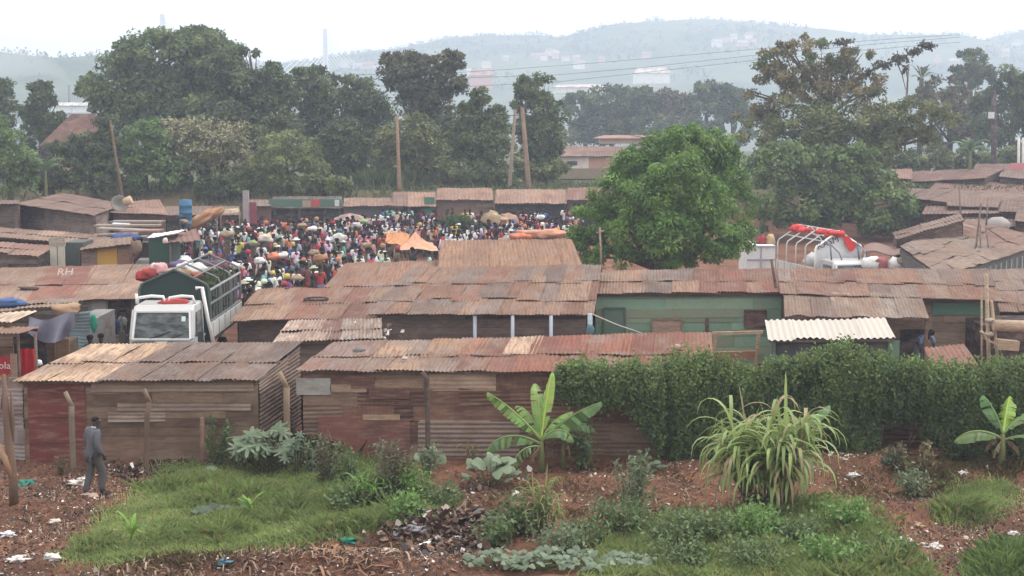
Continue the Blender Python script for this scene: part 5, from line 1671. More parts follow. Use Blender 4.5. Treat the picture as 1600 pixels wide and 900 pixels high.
    mb = MB(); mb.prism([(-.16, -.07, wind_z[0] - .04), (.16, -.07, wind_z[0] - .04), (.0, -.07, wind_z[0] - .2)], (0, .03, 0), (.8, .8, .78)); mb.beam((-hw + .05, -.05, wind_z[0] - .06), (-.18, -.05, wind_z[0] - .02), .03, .03, (.1, .22, .2)); mb.beam((.18, -.05, wind_z[0] - .02), (hw, -.05, wind_z[0] + .04), .03, .03, (.1, .22, .2))
    B(mb, 'stripe', 'carpaint')
    # wheels
    for s in (-1, 1):
        for y in (.75, 1.9 + bedL * .6):
            mb = MB(); mb.lathe([(.22, -.11), (.36, -.11), (.40, -.07), (.40, .07), (.36, .11), (.22, .11)], 20, (.025, .025, .025), (s * (hw - .15), y, .4), rot=Matrix.Rotation(math.pi / 2, 3, 'Y'))
            wl = B(mb, 'wheel', 'rubber')
            mb = MB(); mb.lathe([(.05, -.1), (.21, -.12), (.22, .12), (.05, .1)], 14, (.5, .5, .5), (s * (hw - .15), y, .4), rot=Matrix.Rotation(math.pi / 2, 3, 'Y')); B(mb, 'rim', 'metal', wl)
    # chassis + bed
    y0 = 1.75; y1 = y0 + bedL; bw = bedw / 2
    mb = MB()
    for s in (-1, 1): mb.box((s * .38, (1 + y1) / 2, .72), (.12, y1 - 1.0, .18), (.06, .06, .06))
    B(mb, 'chassis', 'metal')
    mb = MB(); mb.box((0, (y0 + y1) / 2, floor), (bedw, bedL, .12), (.2, .18, .16)); B(mb, 'bed', 'timber')
    for s in (-1, 1):
        mb = MB(); mb.box((s * (bw + .02), (y0 + y1) / 2, floor + .28), (.05, bedL, .46), dropside)
        for k in range(6): mb.box((s * (bw + .05), y0 + .2 + k * (bedL - .4) / 5, floor + .28), (.03, .06, .44), (.4, .4, .39))
        B(mb, 'drop_side', 'carpaint')
    # headboard with rounded shoulders
    def archpts(y, inset=0):
        sx = bw - inset
        return [(-sx, y, floor), (-sx, y, sh - .22 - inset), (-sx + .06, y, sh - .08 - inset), (-sx + .2, y, sh - inset), (0, y, pk - inset), (sx - .2, y, sh - inset), (sx - .06, y, sh - .08 - inset), (sx, y, sh - .22 - inset), (sx, y, floor)]
    mb = MB(); mb.prism(archpts(y0 - .02), (0, .05, 0), head)
    hb = B(mb, 'headboard', 'cloth')
    mb = MB(); mb.tube(archpts(y0 - .05), .045, 6, tuple(min(1, c * 1.5 + .01) for c in head)); B(mb, 'headboard_frame', 'paint')
    for k in range(1, hoops + 1):
        y = y0 + bedL * k / hoops - .03
        mb = MB(); mb.tube(archpts(y), .032, 6, hoop_col); B(mb, 'hoop', 'metal')
    for s in (-1, 1):
        if lattice:
            for z in (floor + .55, floor + 1.05, sh - .25):
                mb = MB(); mb.beam((s * (bw + .01), y0, z), (s * (bw + .01), y1, z), .045, .05, rail_col if z < sh - .3 else (.3, .32, .33)); B(mb, 'rail', 'metal')
            for k in range(int(bedL / .42)):
                y = y0 + .3 + k * .42
                mb = MB(); mb.beam((s * (bw - .02), y, floor), (s * (bw - .02), y, sh - .25), .035, .035, rail_col); B(mb, 'upright', 'metal')
        mb = MB(); mb.tube([(s * (bw - .45), y0, sh + .12), (s * (bw - .45), y1, sh + .12)], .025, 6, hoop_col); B(mb, 'purlin', 'metal')
    mb = MB(); mb.tube([(0, y0, pk), (0, y1, pk)], .025, 6, hoop_col); B(mb, 'purlin', 'metal')
    if roofbar:
        zt = wind_z[1] + .12
        for a, b in ((-hw + .05, -.05), (.05, hw - .1)):
            mb = MB(); mb.tube([(a, .75, zt), (a + .03, .72, zt + .17), ((a + b) / 2, .72, zt + .22), (b - .05, .72, zt + .2), (b, .75, zt)], .045, 7, (.75, .75, .73)); B(mb, 'roof_bar', 'carpaint')
        mb = MB(); mb.tube([(-hw + .03, .72, zt), (-hw + .03, .72, zt + .28)], .04, 7, (.75, .75, .73)); B(mb, 'roof_bar', 'carpaint')
        mb = MB(); mb.tube([(hw + .28, 1.45, floor - .1), (hw + .12, 1.42, zt - .5), (hw - .02, 1.4, zt + .38), (hw - .2, 1.4, zt + .36)], .055, 8, (.72, .72, .70)); B(mb, 'guard_bar', 'carpaint')
    if headtext:
        for txt, x, z, ang in headtext:
            ca, sa = math.cos(ang), math.sin(ang)
            o = text_on(txt, None, Vector((0, 0, 0)), (1, 0, 0), (0, 0, 1), .42, (.06, .06, .07), out=.03)
            o.parent = root; o.location = (x, y0 - .05, z); o.rotation_euler = (0, -ang, 0)
    return root


gx = W(253, 530, 42.0).x
L1 = lorry('white cabbed lorry with dark green arched headboard and slatted sides, its nose towards the viewer', (gx, 42.0, .42), 0.0)
# load of green bananas and things lying on top
def load():
    x0 = gx; y0 = 42 + 1.9; zf = .42 + 1.3
    rg = np.random.default_rng(3); n = 5200
    P = np.stack([x0 + rg.uniform(-.9, .9, n), y0 + rg.uniform(.05, 4.6, n), np.zeros(n)], 1)
    hump = 1.35 + .25 * fbm(P[:, 0] * 1.5 + 9, P[:, 1] * 1.5, 4)
    P[:, 2] = zf + hump * np.sqrt(rg.random(n))
    D = unit(rg.normal(size=(n, 3))); S = unit(np.cross(D, rg.normal(size=(n, 3))))
    cc = np.array([(.05, .08, .028), (.04, .065, .024), (.08, .10, .04), (.08, .065, .045)])[rg.integers(0, 4, n)] * rg.uniform(.7, 1.2, (n, 1))
    o = leaves('banana_load', P, D, S, rg.uniform(.14, .26, n), rg.uniform(.05, .1, n), cc, M['leaf'])
    tag(o, 'heap of green banana bunches filling the slatted lorry bed', 'load', kind='stuff')
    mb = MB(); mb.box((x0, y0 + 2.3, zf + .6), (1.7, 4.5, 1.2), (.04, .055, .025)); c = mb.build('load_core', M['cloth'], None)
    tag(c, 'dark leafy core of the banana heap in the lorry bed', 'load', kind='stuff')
    mb = MB()
    for k, (dx_, dz_, r, col) in enumerate([(0.0, 0, .2, (.38, .08, .07)), (.22, .1, .19, (.60, .33, .33)), (-.26, -.12, .2, (.36, .06, .055)), (.1, .16, .14, (.62, .45, .45))]):
        p = W(238, 425, 43.9); mb.blob((p.x + dx_, p.y, p.z + dz_), (r * 1.3, r, r * .75), col, k, rough=.35)
    tag(mb.build('red_cloth_bundle', M['cloth']), 'red and pink cloth bundle on top of the dark arched headboard', 'bundle')
    mb = MB(); p = W(272, 472, 42.9); mb.blob(p, (.42, .35, .11), (.42, .07, .07), 5, rough=.3); tag(mb.build('red_cloth', M['cloth']), 'folded red cloth on the lorry cab roof', 'cloth')
    specs = [(268, 424, 45.2, (.36, .25, .2), .35), (285, 428, 45.6, (.3, .22, .12), .3), (305, 420, 47.2, (.7, .7, .68), .32), (322, 414, 48.4, (.12, .10, .12), .3), (338, 418, 48.5, (.14, .06, .09), .34), (302, 432, 45.6, (.34, .09, .06), .2),
             (290, 414, 48.0, (.65, .62, .58), .24), (278, 418, 46.5, (.10, .09, .11), .26), (297, 426, 46.4, (.45, .4, .36), .2), (315, 424, 47.6, (.2, .13, .1), .28), (330, 420, 48.2, (.5, .46, .44), .18), (282, 412, 48.6, (.16, .12, .2), .26)]
    nm = ['tan sack at the front of the lorry load', 'brown sack beside the tan one on the lorry load', 'white sack in the middle of the lorry load', 'dark bundle at the rear of the lorry load', 'maroon bundle at the rear corner of the lorry load', 'small red bag on the lorry load near the slatted side',
          'pale grey sack far back on the lorry load', 'black bundle in the middle left of the lorry load', 'beige sack beside the white one on the lorry load', 'brown bundle near the rear of the lorry load', 'small pale sack at the rear right of the lorry load', 'dark purple bundle far back on the lorry load']
    for (px, py, Y, col, r), lb in zip(specs, nm):
        p = W(px, py, Y); mb = MB(); mb.blob((p.x, p.y, min(p.z, zf + 1.55)), (r * 1.2, r, r * .6), col, px, rough=.25); tag(mb.build('sack', M['cloth']), lb, 'sack')
load()

L2loc = W(1330, 430, 66.0); g2 = t(L2loc.x, 66.0)
L2 = lorry('white headboarded lorry with bare hoops and red tarpaulin beside the green tree on the right', (L2loc.x + .1, 65.6, g2), math.radians(14), cabw=1.9, bedw=2.2, bedL=4.0, head=(.66, .66, .67), hoops=4,
           headtext=[('KASM', -.52, 2.62, .33), ('N A', .62, 2.58, -.33)], hoop_col=(.55, .55, .56), rail_col=(.4, .4, .41), floor=1.0, sh=2.55, pk=3.12, roofbar=False, wind_z=(1.2, 1.82), lattice=False)
def l2_bits():
    # dark bent bars on the cab roof and red tarpaulin over the ridge
    c, s = math.cos(math.radians(14)), math.sin(math.radians(14))
    def wl(x, y, z): return Vector((L2loc.x + .1 + x * c - y * s, 65.6 + x * s + y * c, g2 + z))
    for x0, x1 in ((-.75, -.35), (.55, .9)):
        mb = MB(); mb.tube([wl(x0 - .05, .7, 1.9), wl(x0, .9, 2.3), wl(x0 + .12, 1.2, 2.6)], .035, 6, (.07, .07, .09)); mb.tube([wl(x1 + .05, .7, 1.9), wl(x1, .9, 2.25), wl(x0 + .12, 1.2, 2.6)], .035, 6, (.2, .2, .22))
        tag(mb.build('roof_frame', M['metal']), 'bent dark bar pair on the white cab roof, ' + ('left one' if x0 < 0 else 'right one'), 'bar')
    def fn(u, v):
        yy = 1.66 + u * .2 + 0; x = .02 + v * .72 + .18 * u * math.sin(v * 3); z = 3.16 - v * .55 * (1 + .3 * u) - u * (.12 + .5 * math.sin(min(1, v * 1.2) * 3.14)) 
        return wl(x, yy - .1 - .2 * u, z + .03 * math.sin(v * 14))
    mb = MB(); mb.grid(fn, 8, 14, (.62, .06, .05)); mb.grid(lambda u, v: fn(u, v) + Vector((0, .03, 0)), 8, 14, (.55, .05, .05))
    mb.tube([wl(.1, 1.6, 3.1), wl(-.1, 3, 3.02), wl(-.3, 5.4, 2.98)], .05, 6, (.55, .06, .05))
    for k, (x, y, r) in enumerate([(0, 1.75, .2), (-.1, 2.4, .24), (-.15, 3.0, .2), (-.2, 4.9, .24), (-.3, 5.4, .28)]):
        mb.blob(wl(x, y, 3.02 - .06 * k % .1), (.34, r * 1.6, r * .6), (.58, .07, .06), k, rough=.3)
    tag(mb.build('red_tarpaulin', M['cloth']), 'bright red tarpaulin gathered along the ridge of the hooped lorry', 'tarpaulin')
    mb = MB(); mb.blob(wl(.55, 3.9, 1.75), (.5, .45, .3), (.7, .7, .68), 3, rough=.25); mb.blob(wl(-.3, 3.4, 1.7), (.5, .4, .3), (.62, .62, .6), 5, rough=.25)
    tag(mb.build('white_sack', M['cloth']), 'white sacks lying inside the bed of the hooped lorry', 'sack')
    Y = 67; a, b = W(1168, 384, Y), W(1212, 384, Y); z0 = W(1168, 430, Y).z; g = t(a.x, Y)
    root = thing('cargo_box', 'white panelled box body with grey seams between the mango tree and the hooped lorry', 'cargo box', ((a.x + b.x) / 2, Y + 1.3, g))
    mb = MB(); mb.box(((a.x + b.x) / 2, Y + 1.3, (a.z + g + .7) / 2), (b.x - a.x, 2.4, a.z - g - .7), (.70, .69, .70)); mb.build('body', M['paint'], root)
    mb = MB(); xm = (a.x + b.x) / 2 
    mb.box((xm, Y + .09, (a.z + g + .7) / 2), (.06, .04, a.z - g - .7), (.36, .36, .38)); mb.box((xm, Y + .085, W(0, 406, Y).z), (b.x - a.x, .04, .06), (.36, .36, .38)); mb.box((xm, Y + .08, a.z - .03), (b.x - a.x + .04, .06, .07), (.42, .42, .44)); mb.build('seam', M['metal'], root)
    for s in (-1, 1):
        mb = MB(); mb.lathe([(.2, -.1), (.36, -.1), (.36, .1), (.2, .1)], 18, (.03, .03, .03), (xm + s * .5, Y + 1.3, g + .36), rot=Matrix.Rotation(math.pi / 2, 3, 'Y')); mb.build('wheel', M['rubber'], root)
    mb = MB(); mb.box((xm, Y + 1.3, g + .62), (.9, 2.2, .18), (.08, .08, .08)); mb.build('chassis', M['metal'], root)
    for k, (px, py, cc, lb) in enumerate([(1190, 378, (.28, .05, .06), 'dark red bundle on top of the white panelled box body'), (1203, 376, (.45, .33, .2), 'tan bundle on top of the white panelled box body')]):
        p = W(px, py, Y + 1); mb = MB(); mb.blob(p, (.25, .25, .28), cc, k, rough=.2); tag(mb.build('bundle', M['cloth']), lb, 'bundle')
l2_bits()


def van():
    Y = 66; p = W(219, 404, Y); g = t(p.x, Y)
    root = thing('van', 'white minibus almost hidden behind the brown shop roof left of the lorry', 'van', (p.x, Y, g))
    B = lambda mb, n, m, par=root: mb.build(n, M[m], par, local=True)
    H = p.z - g
    mb = MB(); w_ = .84
    prof = [(-1.0, .35), (-1.05, .8), (-.95, 1.1), (-.5, H - .12), (-.3, H), (3.0, H), (3.3, H - .15), (3.35, .35)]
    vs = []
    for x, z in prof:
        for y in (-.2, 0.05, 1.45, 1.7):
            vs.append((x * .55 + .1, y if y in (.05, 1.45) else (y + (.08 if y < 0 else -.08) * (z > 1.1)), z - (.06 if (y < 0 or y > 1.5) and z > H - .2 else 0)))
    fs = [(i * 4 + j, i * 4 + j + 1, (i + 1) * 4 + j + 1, (i + 1) * 4 + j) for i in range(len(prof) - 1) for j in range(3)]
    fs += [tuple(i * 4 for i in range(len(prof))), tuple(reversed([i * 4 + 3 for i in range(len(prof))]))]
    mb.add(vs, fs, (.8, .8, .78)); B(mb, 'body', 'carpaint')
    for x0 in (.1, .75, 1.35):
        mb = MB(); mb.box((x0, -.2, H - .48), (.5, .03, .42), (.05, .055, .06)); B(mb, 'side_window', 'glass')
    for x in (-.25, 1.6):
        for y in (-.1, 1.6):
            mb = MB(); mb.lathe([(.15, -.09), (.31, -.09), (.31, .09), (.15, .09)], 16, (.03, .03, .03), (x, y, .31), rot=Matrix.Rotation(math.pi / 2, 3, 'X')); B(mb, 'wheel', 'rubber')
van()

# ------------------------------------------------------------------ poles and wires
def pole(px0, py0, px1, py1, Y, r, label, col=(.36, .26, .18), extra=None, group=None):
    a = W(px0, py0, Y); b = W(px1, py1, Y); g = min(t(b.x, Y), b.z) - .2
    root = thing('utility_pole', label, 'pole', (b.x, Y, g), group=group)
    mb = MB(); mb.tube([(b.x, Y, g), b, a], [r * 1.15, r * 1.1, r * .8], 9, col); mb.build('shaft', M['timber'], root)
    if extra: extra(root, a, b)
    return root
def xarm(root, a, b):
    mb = MB(); mb.beam((a.x - .5, a.y, a.z - .35), (a.x + .5, a.y, a.z - .35), .08, .1, (.2, .15, .12)); mb.build('crossarm', M['timber'], root)
    for k in (-.45, 0, .45):
        mb = MB(); mb.lathe([(.04, 0), (.06, .05), (.03, .14)], 8, (.5, .48, .45), (a.x + k, a.y, a.z - .3)); mb.build('insulator', M['concrete'], root)
pole(620, 180, 624, 293, 102, .12, 'straight brown pole standing alone in the bank left of centre', (.27, .18, .12))
pole(805, 171, 796, 291, 102.5, .12, 'left leaning pole of the twin pair, greyer and thinner', (.28, .22, .18))
pole(816, 168, 826, 291, 102, .16, 'right and thicker brown pole of the twin pair', (.24, .165, .12))
pole(172, 188, 190, 300, 96, .085, 'leaning reddish brown pole in front of the green leafy tree on the left', (.14, .085, .065))
def boxx(root, a, b):
    p = W(1549, 180, 120); mb = MB(); mb.box((p.x - .1, 119.7, p.z), (.4, .3, .5), (.62, .62, .62)); mb.build('transformer', M['metal'], root)
pole(1553, 140, 1553, 262, 120, .22, 'dark pole with a small white box in front of the dark right edge tree', (.06, .05, .055), boxx)
pole(1205, 405, 1216, 470, 47.6, .05, 'thin dark pole leaning over the joint of the red and grey roofs', (.1, .07, .06))
pole(1420, 100, 1416, 160, 118, .08, 'faint thin pole below the bare reddish branch', (.2, .17, .16))
def antenna():
    Y = 50.6
    a, b = W(937, 355, Y), W(940, 421, Y)
    root = thing('antenna', 'bare wooden antenna stick in front of the mango tree', 'antenna', (b.x, Y, b.z - .1))
    mb = MB(); mb.tube([b - Vector((0, 0, .1)), a], .035, 7, (.34, .26, .2)); mb.build('mast', M['timber'], root)
    p = W(938, 362, Y); mb = MB(); mb.beam(W(932, 364, Y), W(944, 360, Y), .04, .04, (.38, .3, .24)); mb.build('crossbar', M['timber'], root)
antenna()


def wire(pts, Y0, Y1, r, label, group=None):
    n = len(pts); P = [W(px, py, Y0 + (Y1 - Y0) * i / (n - 1)) for i, (px, py) in enumerate(pts)]
    mb = MB(); mb.tube(P, r, 5, (.06, .06, .07)); return tag(mb.build('power_line', M['rubber']), label, 'wire', group)
gw = 'three wires crossing the hills'
wire([(540, 117), (720, 113), (800, 108), (960, 96), (1200, 75), (1420, 59), (1500, 54)], 190, 200, .024, 'topmost of the three wires crossing the hill', gw)
wire([(560, 124), (720, 122), (870, 117), (1000, 106), (1200, 84), (1400, 66), (1500, 58)], 190, 200, .024, 'middle one of the three wires crossing the hill', gw)
wire([(560, 134), (730, 135), (870, 128), (1000, 114), (1200, 92), (1400, 74), (1500, 66)], 190, 200, .024, 'lowest of the three wires crossing the hill', gw)
wire([(430, 188), (620, 190), (720, 184), (806, 180)], 102, 102.3, .025, 'faint wire strung from the layered tree to the twin poles')
wire([(815, 178), (1000, 214), (1100, 232)], 102, 96, .02, 'faint wire running from the twin poles towards the mango tree')
# ------------------------------------------------------------------ people
def skin_mesh(name, pts, edges, rad, sub=1, smooth=True):
    me = bpy.data.meshes.new('tmp'); me.from_pydata(pts, edges, []); me.update()
    o = bpy.data.objects.new('tmp', me); C.objects.link(o)
    sk = o.modifiers.new('s', 'SKIN'); sk.use_smooth_shade = True
    for i, r in enumerate(rad):
        d = me.skin_vertices[0].data[i]
        d.radius = r if hasattr(r, '__len__') else (r, r); d.use_root = (i == 0)
    if sub:
        ss = o.modifiers.new('u', 'SUBSURF'); ss.levels = sub; ss.render_levels = sub
    dg = bpy.context.evaluated_depsgraph_get(); dg.update()
    out = bpy.data.meshes.new_from_object(o.evaluated_get(dg)); out.name = name
    bpy.data.objects.remove(o); bpy.data.meshes.remove(me)
    at = out.attributes.new('tint', 'FLOAT_COLOR', 'FACE')
    at.data.foreach_set('color', np.ones(len(out.polygons) * 4, np.float32))
    return out


def settint(me, col):
    me.attributes['tint'].data.foreach_set('color', np.tile(np.array([*col, 1], np.float32), (len(me.polygons), 1)).ravel())


def pose_pts(kind):
    """joint table for a standing figure 1.7 m tall facing -y"""
    J = dict(pel=(0, 0, .95), bel=(0, -.01, 1.12), che=(0, 0, 1.32), nec=(0, .0, 1.47), hd0=(0, -.02, 1.55), hd1=(0, -.02, 1.64), hd2=(0, -.01, 1.70),
             shl=(-.17, 0, 1.40), ell=(-.23, .02, 1.13), wrl=(-.22, -.07, .90), hal=(-.21, -.10, .81),
             shr=(.17, 0, 1.40), elr=(.23, .02, 1.13), wrr=(.22, -.07, .90), har=(.21, -.10, .81),
             hil=(-.09, 0, .90), knl=(-.10, -.02, .50), anl=(-.10, .03, .08), tol=(-.11, -.14, .035),
             hir=(.09, 0, .90), knr=(.10, -.02, .50), anr=(.10, .03, .08), tor=(.11, -.14, .035))
    if kind == 'walk':
        J.update(knl=(-.10, -.18, .52), anl=(-.10, -.20, .10), tol=(-.11, -.36, .06), knr=(.10, .08, .50), anr=(.10, .30, .14), tor=(.10, .18, .03), wrl=(-.24, .12, .92), hal=(-.24, .14, .83), wrr=(.23, -.22, .95), har=(.22, -.28, .87))
    if kind == 'carry':
        J.update(elr=(.30, -.02, 1.52), wrr=(.20, -.03, 1.72), har=(.13, -.02, 1.78))
    if kind == 'bend':
        for k in ('che', 'nec', 'hd0', 'hd1', 'hd2', 'shl', 'shr', 'bel'):
            x, y, z = J[k]; a = 1.0 if k != 'bel' else .5; dz = z - .95
            J[k] = (x, y - dz * math.sin(a), .95 + dz * math.cos(a))
        for s, sg in (('l', -1), ('r', 1)):
            J['el' + s] = (sg * .22, -.46, .92); J['wr' + s] = (sg * .18, -.52, .68); J['ha' + s] = (sg * .16, -.54, .60)
    if kind == 'sit':
        for k in J:
            x, y, z = J[k]; J[k] = (x, y, z - .47)
        for s, sg in (('l', -1), ('r', 1)):
            J['kn' + s] = (sg * .14, -.42, .50); J['an' + s] = (sg * .13, -.38, .08); J['to' + s] = (sg * .14, -.54, .04)
            J['wr' + s] = (sg * .16, -.30, .58); J['ha' + s] = (sg * .12, -.38, .54); J['el' + s] = (sg * .25, -.06, .66)
    return J


BODY_E = [('pel', 'bel'), ('bel', 'che'), ('che', 'nec'), ('nec', 'hd0'), ('hd0', 'hd1'), ('hd1', 'hd2'), ('che', 'shl'), ('shl', 'ell'), ('ell', 'wrl'), ('wrl', 'hal'), ('che', 'shr'), ('shr', 'elr'), ('elr', 'wrr'), ('wrr', 'har'),
          ('pel', 'hil'), ('hil', 'knl'), ('knl', 'anl'), ('anl', 'tol'), ('pel', 'hir'), ('hir', 'knr'), ('knr', 'anr'), ('anr', 'tor')]
BODY_R = dict(pel=(.13, .10), bel=(.115, .09), che=(.145, .10), nec=.05, hd0=.065, hd1=(.078, .09), hd2=.05, shl=.06, ell=.042, wrl=.03, hal=.035, shr=.06, elr=.042, wrr=.03, har=.035,
              hil=.085, knl=.058, anl=.04, tol=.03, hir=.085, knr=.058, anr=.04, tor=.03)


def chain(J, edges, radii, name):
    keys = []
    for a, b in edges:
        for k in (a, b):
            if k not in keys: keys.append(k)
    return skin_mesh(name, [J[k] for k in keys], [(keys.index(a), keys.index(b)) for a, b in edges], [radii[k] for k in keys])


def figure(kind):
    J = pose_pts(kind)
    body = chain(J, BODY_E, BODY_R, 'person_body_' + kind)
    settint(body, (.055, .034, .026)); body.materials.append(M['skin'])
    RR = {k: tuple(np.array(v if hasattr(v, '__len__') else (v, v)) + .022) for k, v in BODY_R.items()}
    J2 = dict(J); 
    for s in 'lr':
        a, b = Vector(J['sh' + s]), Vector(J['el' + s]); J2['sl' + s] = tuple(a.lerp(b, .85)); RR['sl' + s] = (.062, .062)
    J2['hem'] = tuple(Vector(J['pel']) + Vector((0, 0, -.06))); RR['hem'] = (.165, .135)
    top = chain(J2, [('hem', 'pel'), ('pel', 'bel'), ('bel', 'che'), ('che', 'shl'), ('shl', 'sll'), ('che', 'shr'), ('shr', 'slr')], RR, 'shirt_' + kind)
    RR['pel'] = (.145, .115)
    tro = chain(J2, [('pel', 'hil'), ('hil', 'knl'), ('knl', 'anl'), ('pel', 'hir'), ('hir', 'knr'), ('knr', 'anr')], RR, 'trousers_' + kind)
    kc = tuple((Vector(J['knl']) + Vector(J['knr'])) / 2); ac = tuple((Vector(J['anl']) + Vector(J['anr'])) / 2 + Vector((0, 0, .14)))
    J2['kc'] = kc; J2['ac'] = ac; RR['kc'] = (.19, .16); RR['ac'] = (.22, .18); RR['pel'] = (.16, .125)
    ski = chain(J2, [('pel', 'kc'), ('kc', 'ac')], RR, 'skirt_' + kind)
    for m_ in (top, tro, ski): m_.materials.append(M['dress'])
    return J, dict(body=body, top=top, trousers=tro, skirt=ski)


FIG = {k: figure(k) for k in ('stand', 'walk', 'carry', 'bend', 'sit')}


def head_mesh(kind, nm):
    J = FIG[nm][0]; c = Vector(J['hd1'])
    up = (Vector(J['hd2']) - Vector(J['hd0'])).normalized(); q = Vector((0, 0, 1)).rotation_difference(up).to_matrix()
    mb = MB()
    if kind == 'hair': mb.lathe([(.08, -.02), (.093, .02), (.088, .06), (.05, .09), (.01, .10)], 10, (1, 1, 1), c, sy=1.1, rot=q)
    elif kind == 'headscarf': mb.lathe([(.075, -.06), (.10, -.01), (.108, .04), (.10, .09), (.06, .13), (.01, .14)], 10, (1, 1, 1), c, sy=1.12, rot=q, wob=.1)
    elif kind == 'cap':
        mb.lathe([(.095, .02), (.095, .06), (.06, .10), (.01, .105)], 10, (1, 1, 1), c, sy=1.08, rot=q)
        mb.box(c + q @ Vector((0, -.13, .03)), (.13, .10, .015), (1, 1, 1), q)
    elif kind == 'hat': mb.lathe([(.10, .03), (.19, .02), (.19, .035), (.10, .05), (.09, .11), (.01, .12)], 12, (1, 1, 1), c, rot=q)
    o = mb.build(kind, M['dress']); me = o.data; bpy.data.objects.remove(o)
    return me


HEADS = {(k, n): head_mesh(k, n) for k in ('hair', 'headscarf', 'cap', 'hat') for n in FIG}

TOPS = {'white': (.72, .72, .70), 'red': (.50, .045, .045), 'pink': (.62, .26, .30), 'dark blue': (.05, .07, .16), 'blue': (.09, .17, .36), 'light blue': (.42, .52, .66), 'black': (.028, .028, .032), 'maroon': (.20, .035, .06),
        'orange': (.66, .22, .09), 'yellow': (.62, .45, .06), 'grey': (.22, .22, .235), 'purple': (.20, .09, .22), 'green': (.08, .20, .10), 'brown': (.18, .10, .07), 'cream': (.60, .52, .40), 'lilac': (.45, .36, .52), 'turquoise': (.12, .42, .42)}
BOTS = {'blue jeans': (.13, .19, .29), 'black': (.025, .025, .03), 'grey': (.17, .17, .18), 'khaki': (.30, .23, .15), 'brown': (.12, .08, .06), 'dark red': (.17, .035, .04), 'navy': (.035, .045, .09), 'patterned green': (.10, .16, .10)}
HCOL = {'hair': [('black', (.012, .011, .011))], 'headscarf': [('white', (.72, .71, .70)), ('red', (.46, .06, .06)), ('orange', (.6, .22, .1)), ('blue', (.1, .16, .32)), ('yellow', (.56, .42, .1))], 'cap': [('white', (.75, .75, .74)), ('red', (.45, .05, .05)), ('dark', (.04, .04, .05))],
        'hat': [('straw', (.55, .43, .27)), ('white', (.72, .71, .68))]}


def person(loc, yaw, pose, top, bot, skirt, hk, hc, label, scale=1.0, group=None):
    J, ms = FIG[pose]
    o = thing('person', label, 'person', loc, yaw, group)
    o.scale = (scale,) * 3
    b = link('body', ms['body'], o)
    s = link('shirt', ms['top'], o); s.color = (*top, 1)
    l = link('skirt' if skirt else 'trousers', ms['skirt' if skirt else 'trousers'], o); l.color = (*bot, 1)
    h = link(hk, HEADS[(hk, pose)], o); h.color = (*hc, 1)
    return o


CROWD = [(282, 352), (284, 400), (330, 398), (366, 415), (372, 468), (396, 466), (446, 450), (503, 445), (541, 409), (600, 404), (684, 396), (684, 376), (888, 374), (905, 328), (770, 326), (690, 330),
         (600, 324), (530, 340), (430, 338), (385, 348), (340, 340)]


def inpoly(x, y, poly):
    c = False; n = len(poly)
    for i in range(n):
        (x0, y0), (x1, y1) = poly[i], poly[(i + 1) % n]
        if (y0 > y) != (y1 > y) and x < (x1 - x0) * (y - y0) / (y1 - y0) + x0: c = not c
    return c


def to_px(v):
    d = Vector(v) - Vector((0, 0, HC))
    f = d.y * cp - d.z * sp; u = d.y * sp + d.z * cp
    return 800 + F * d.x / f, 450 - F * u / f


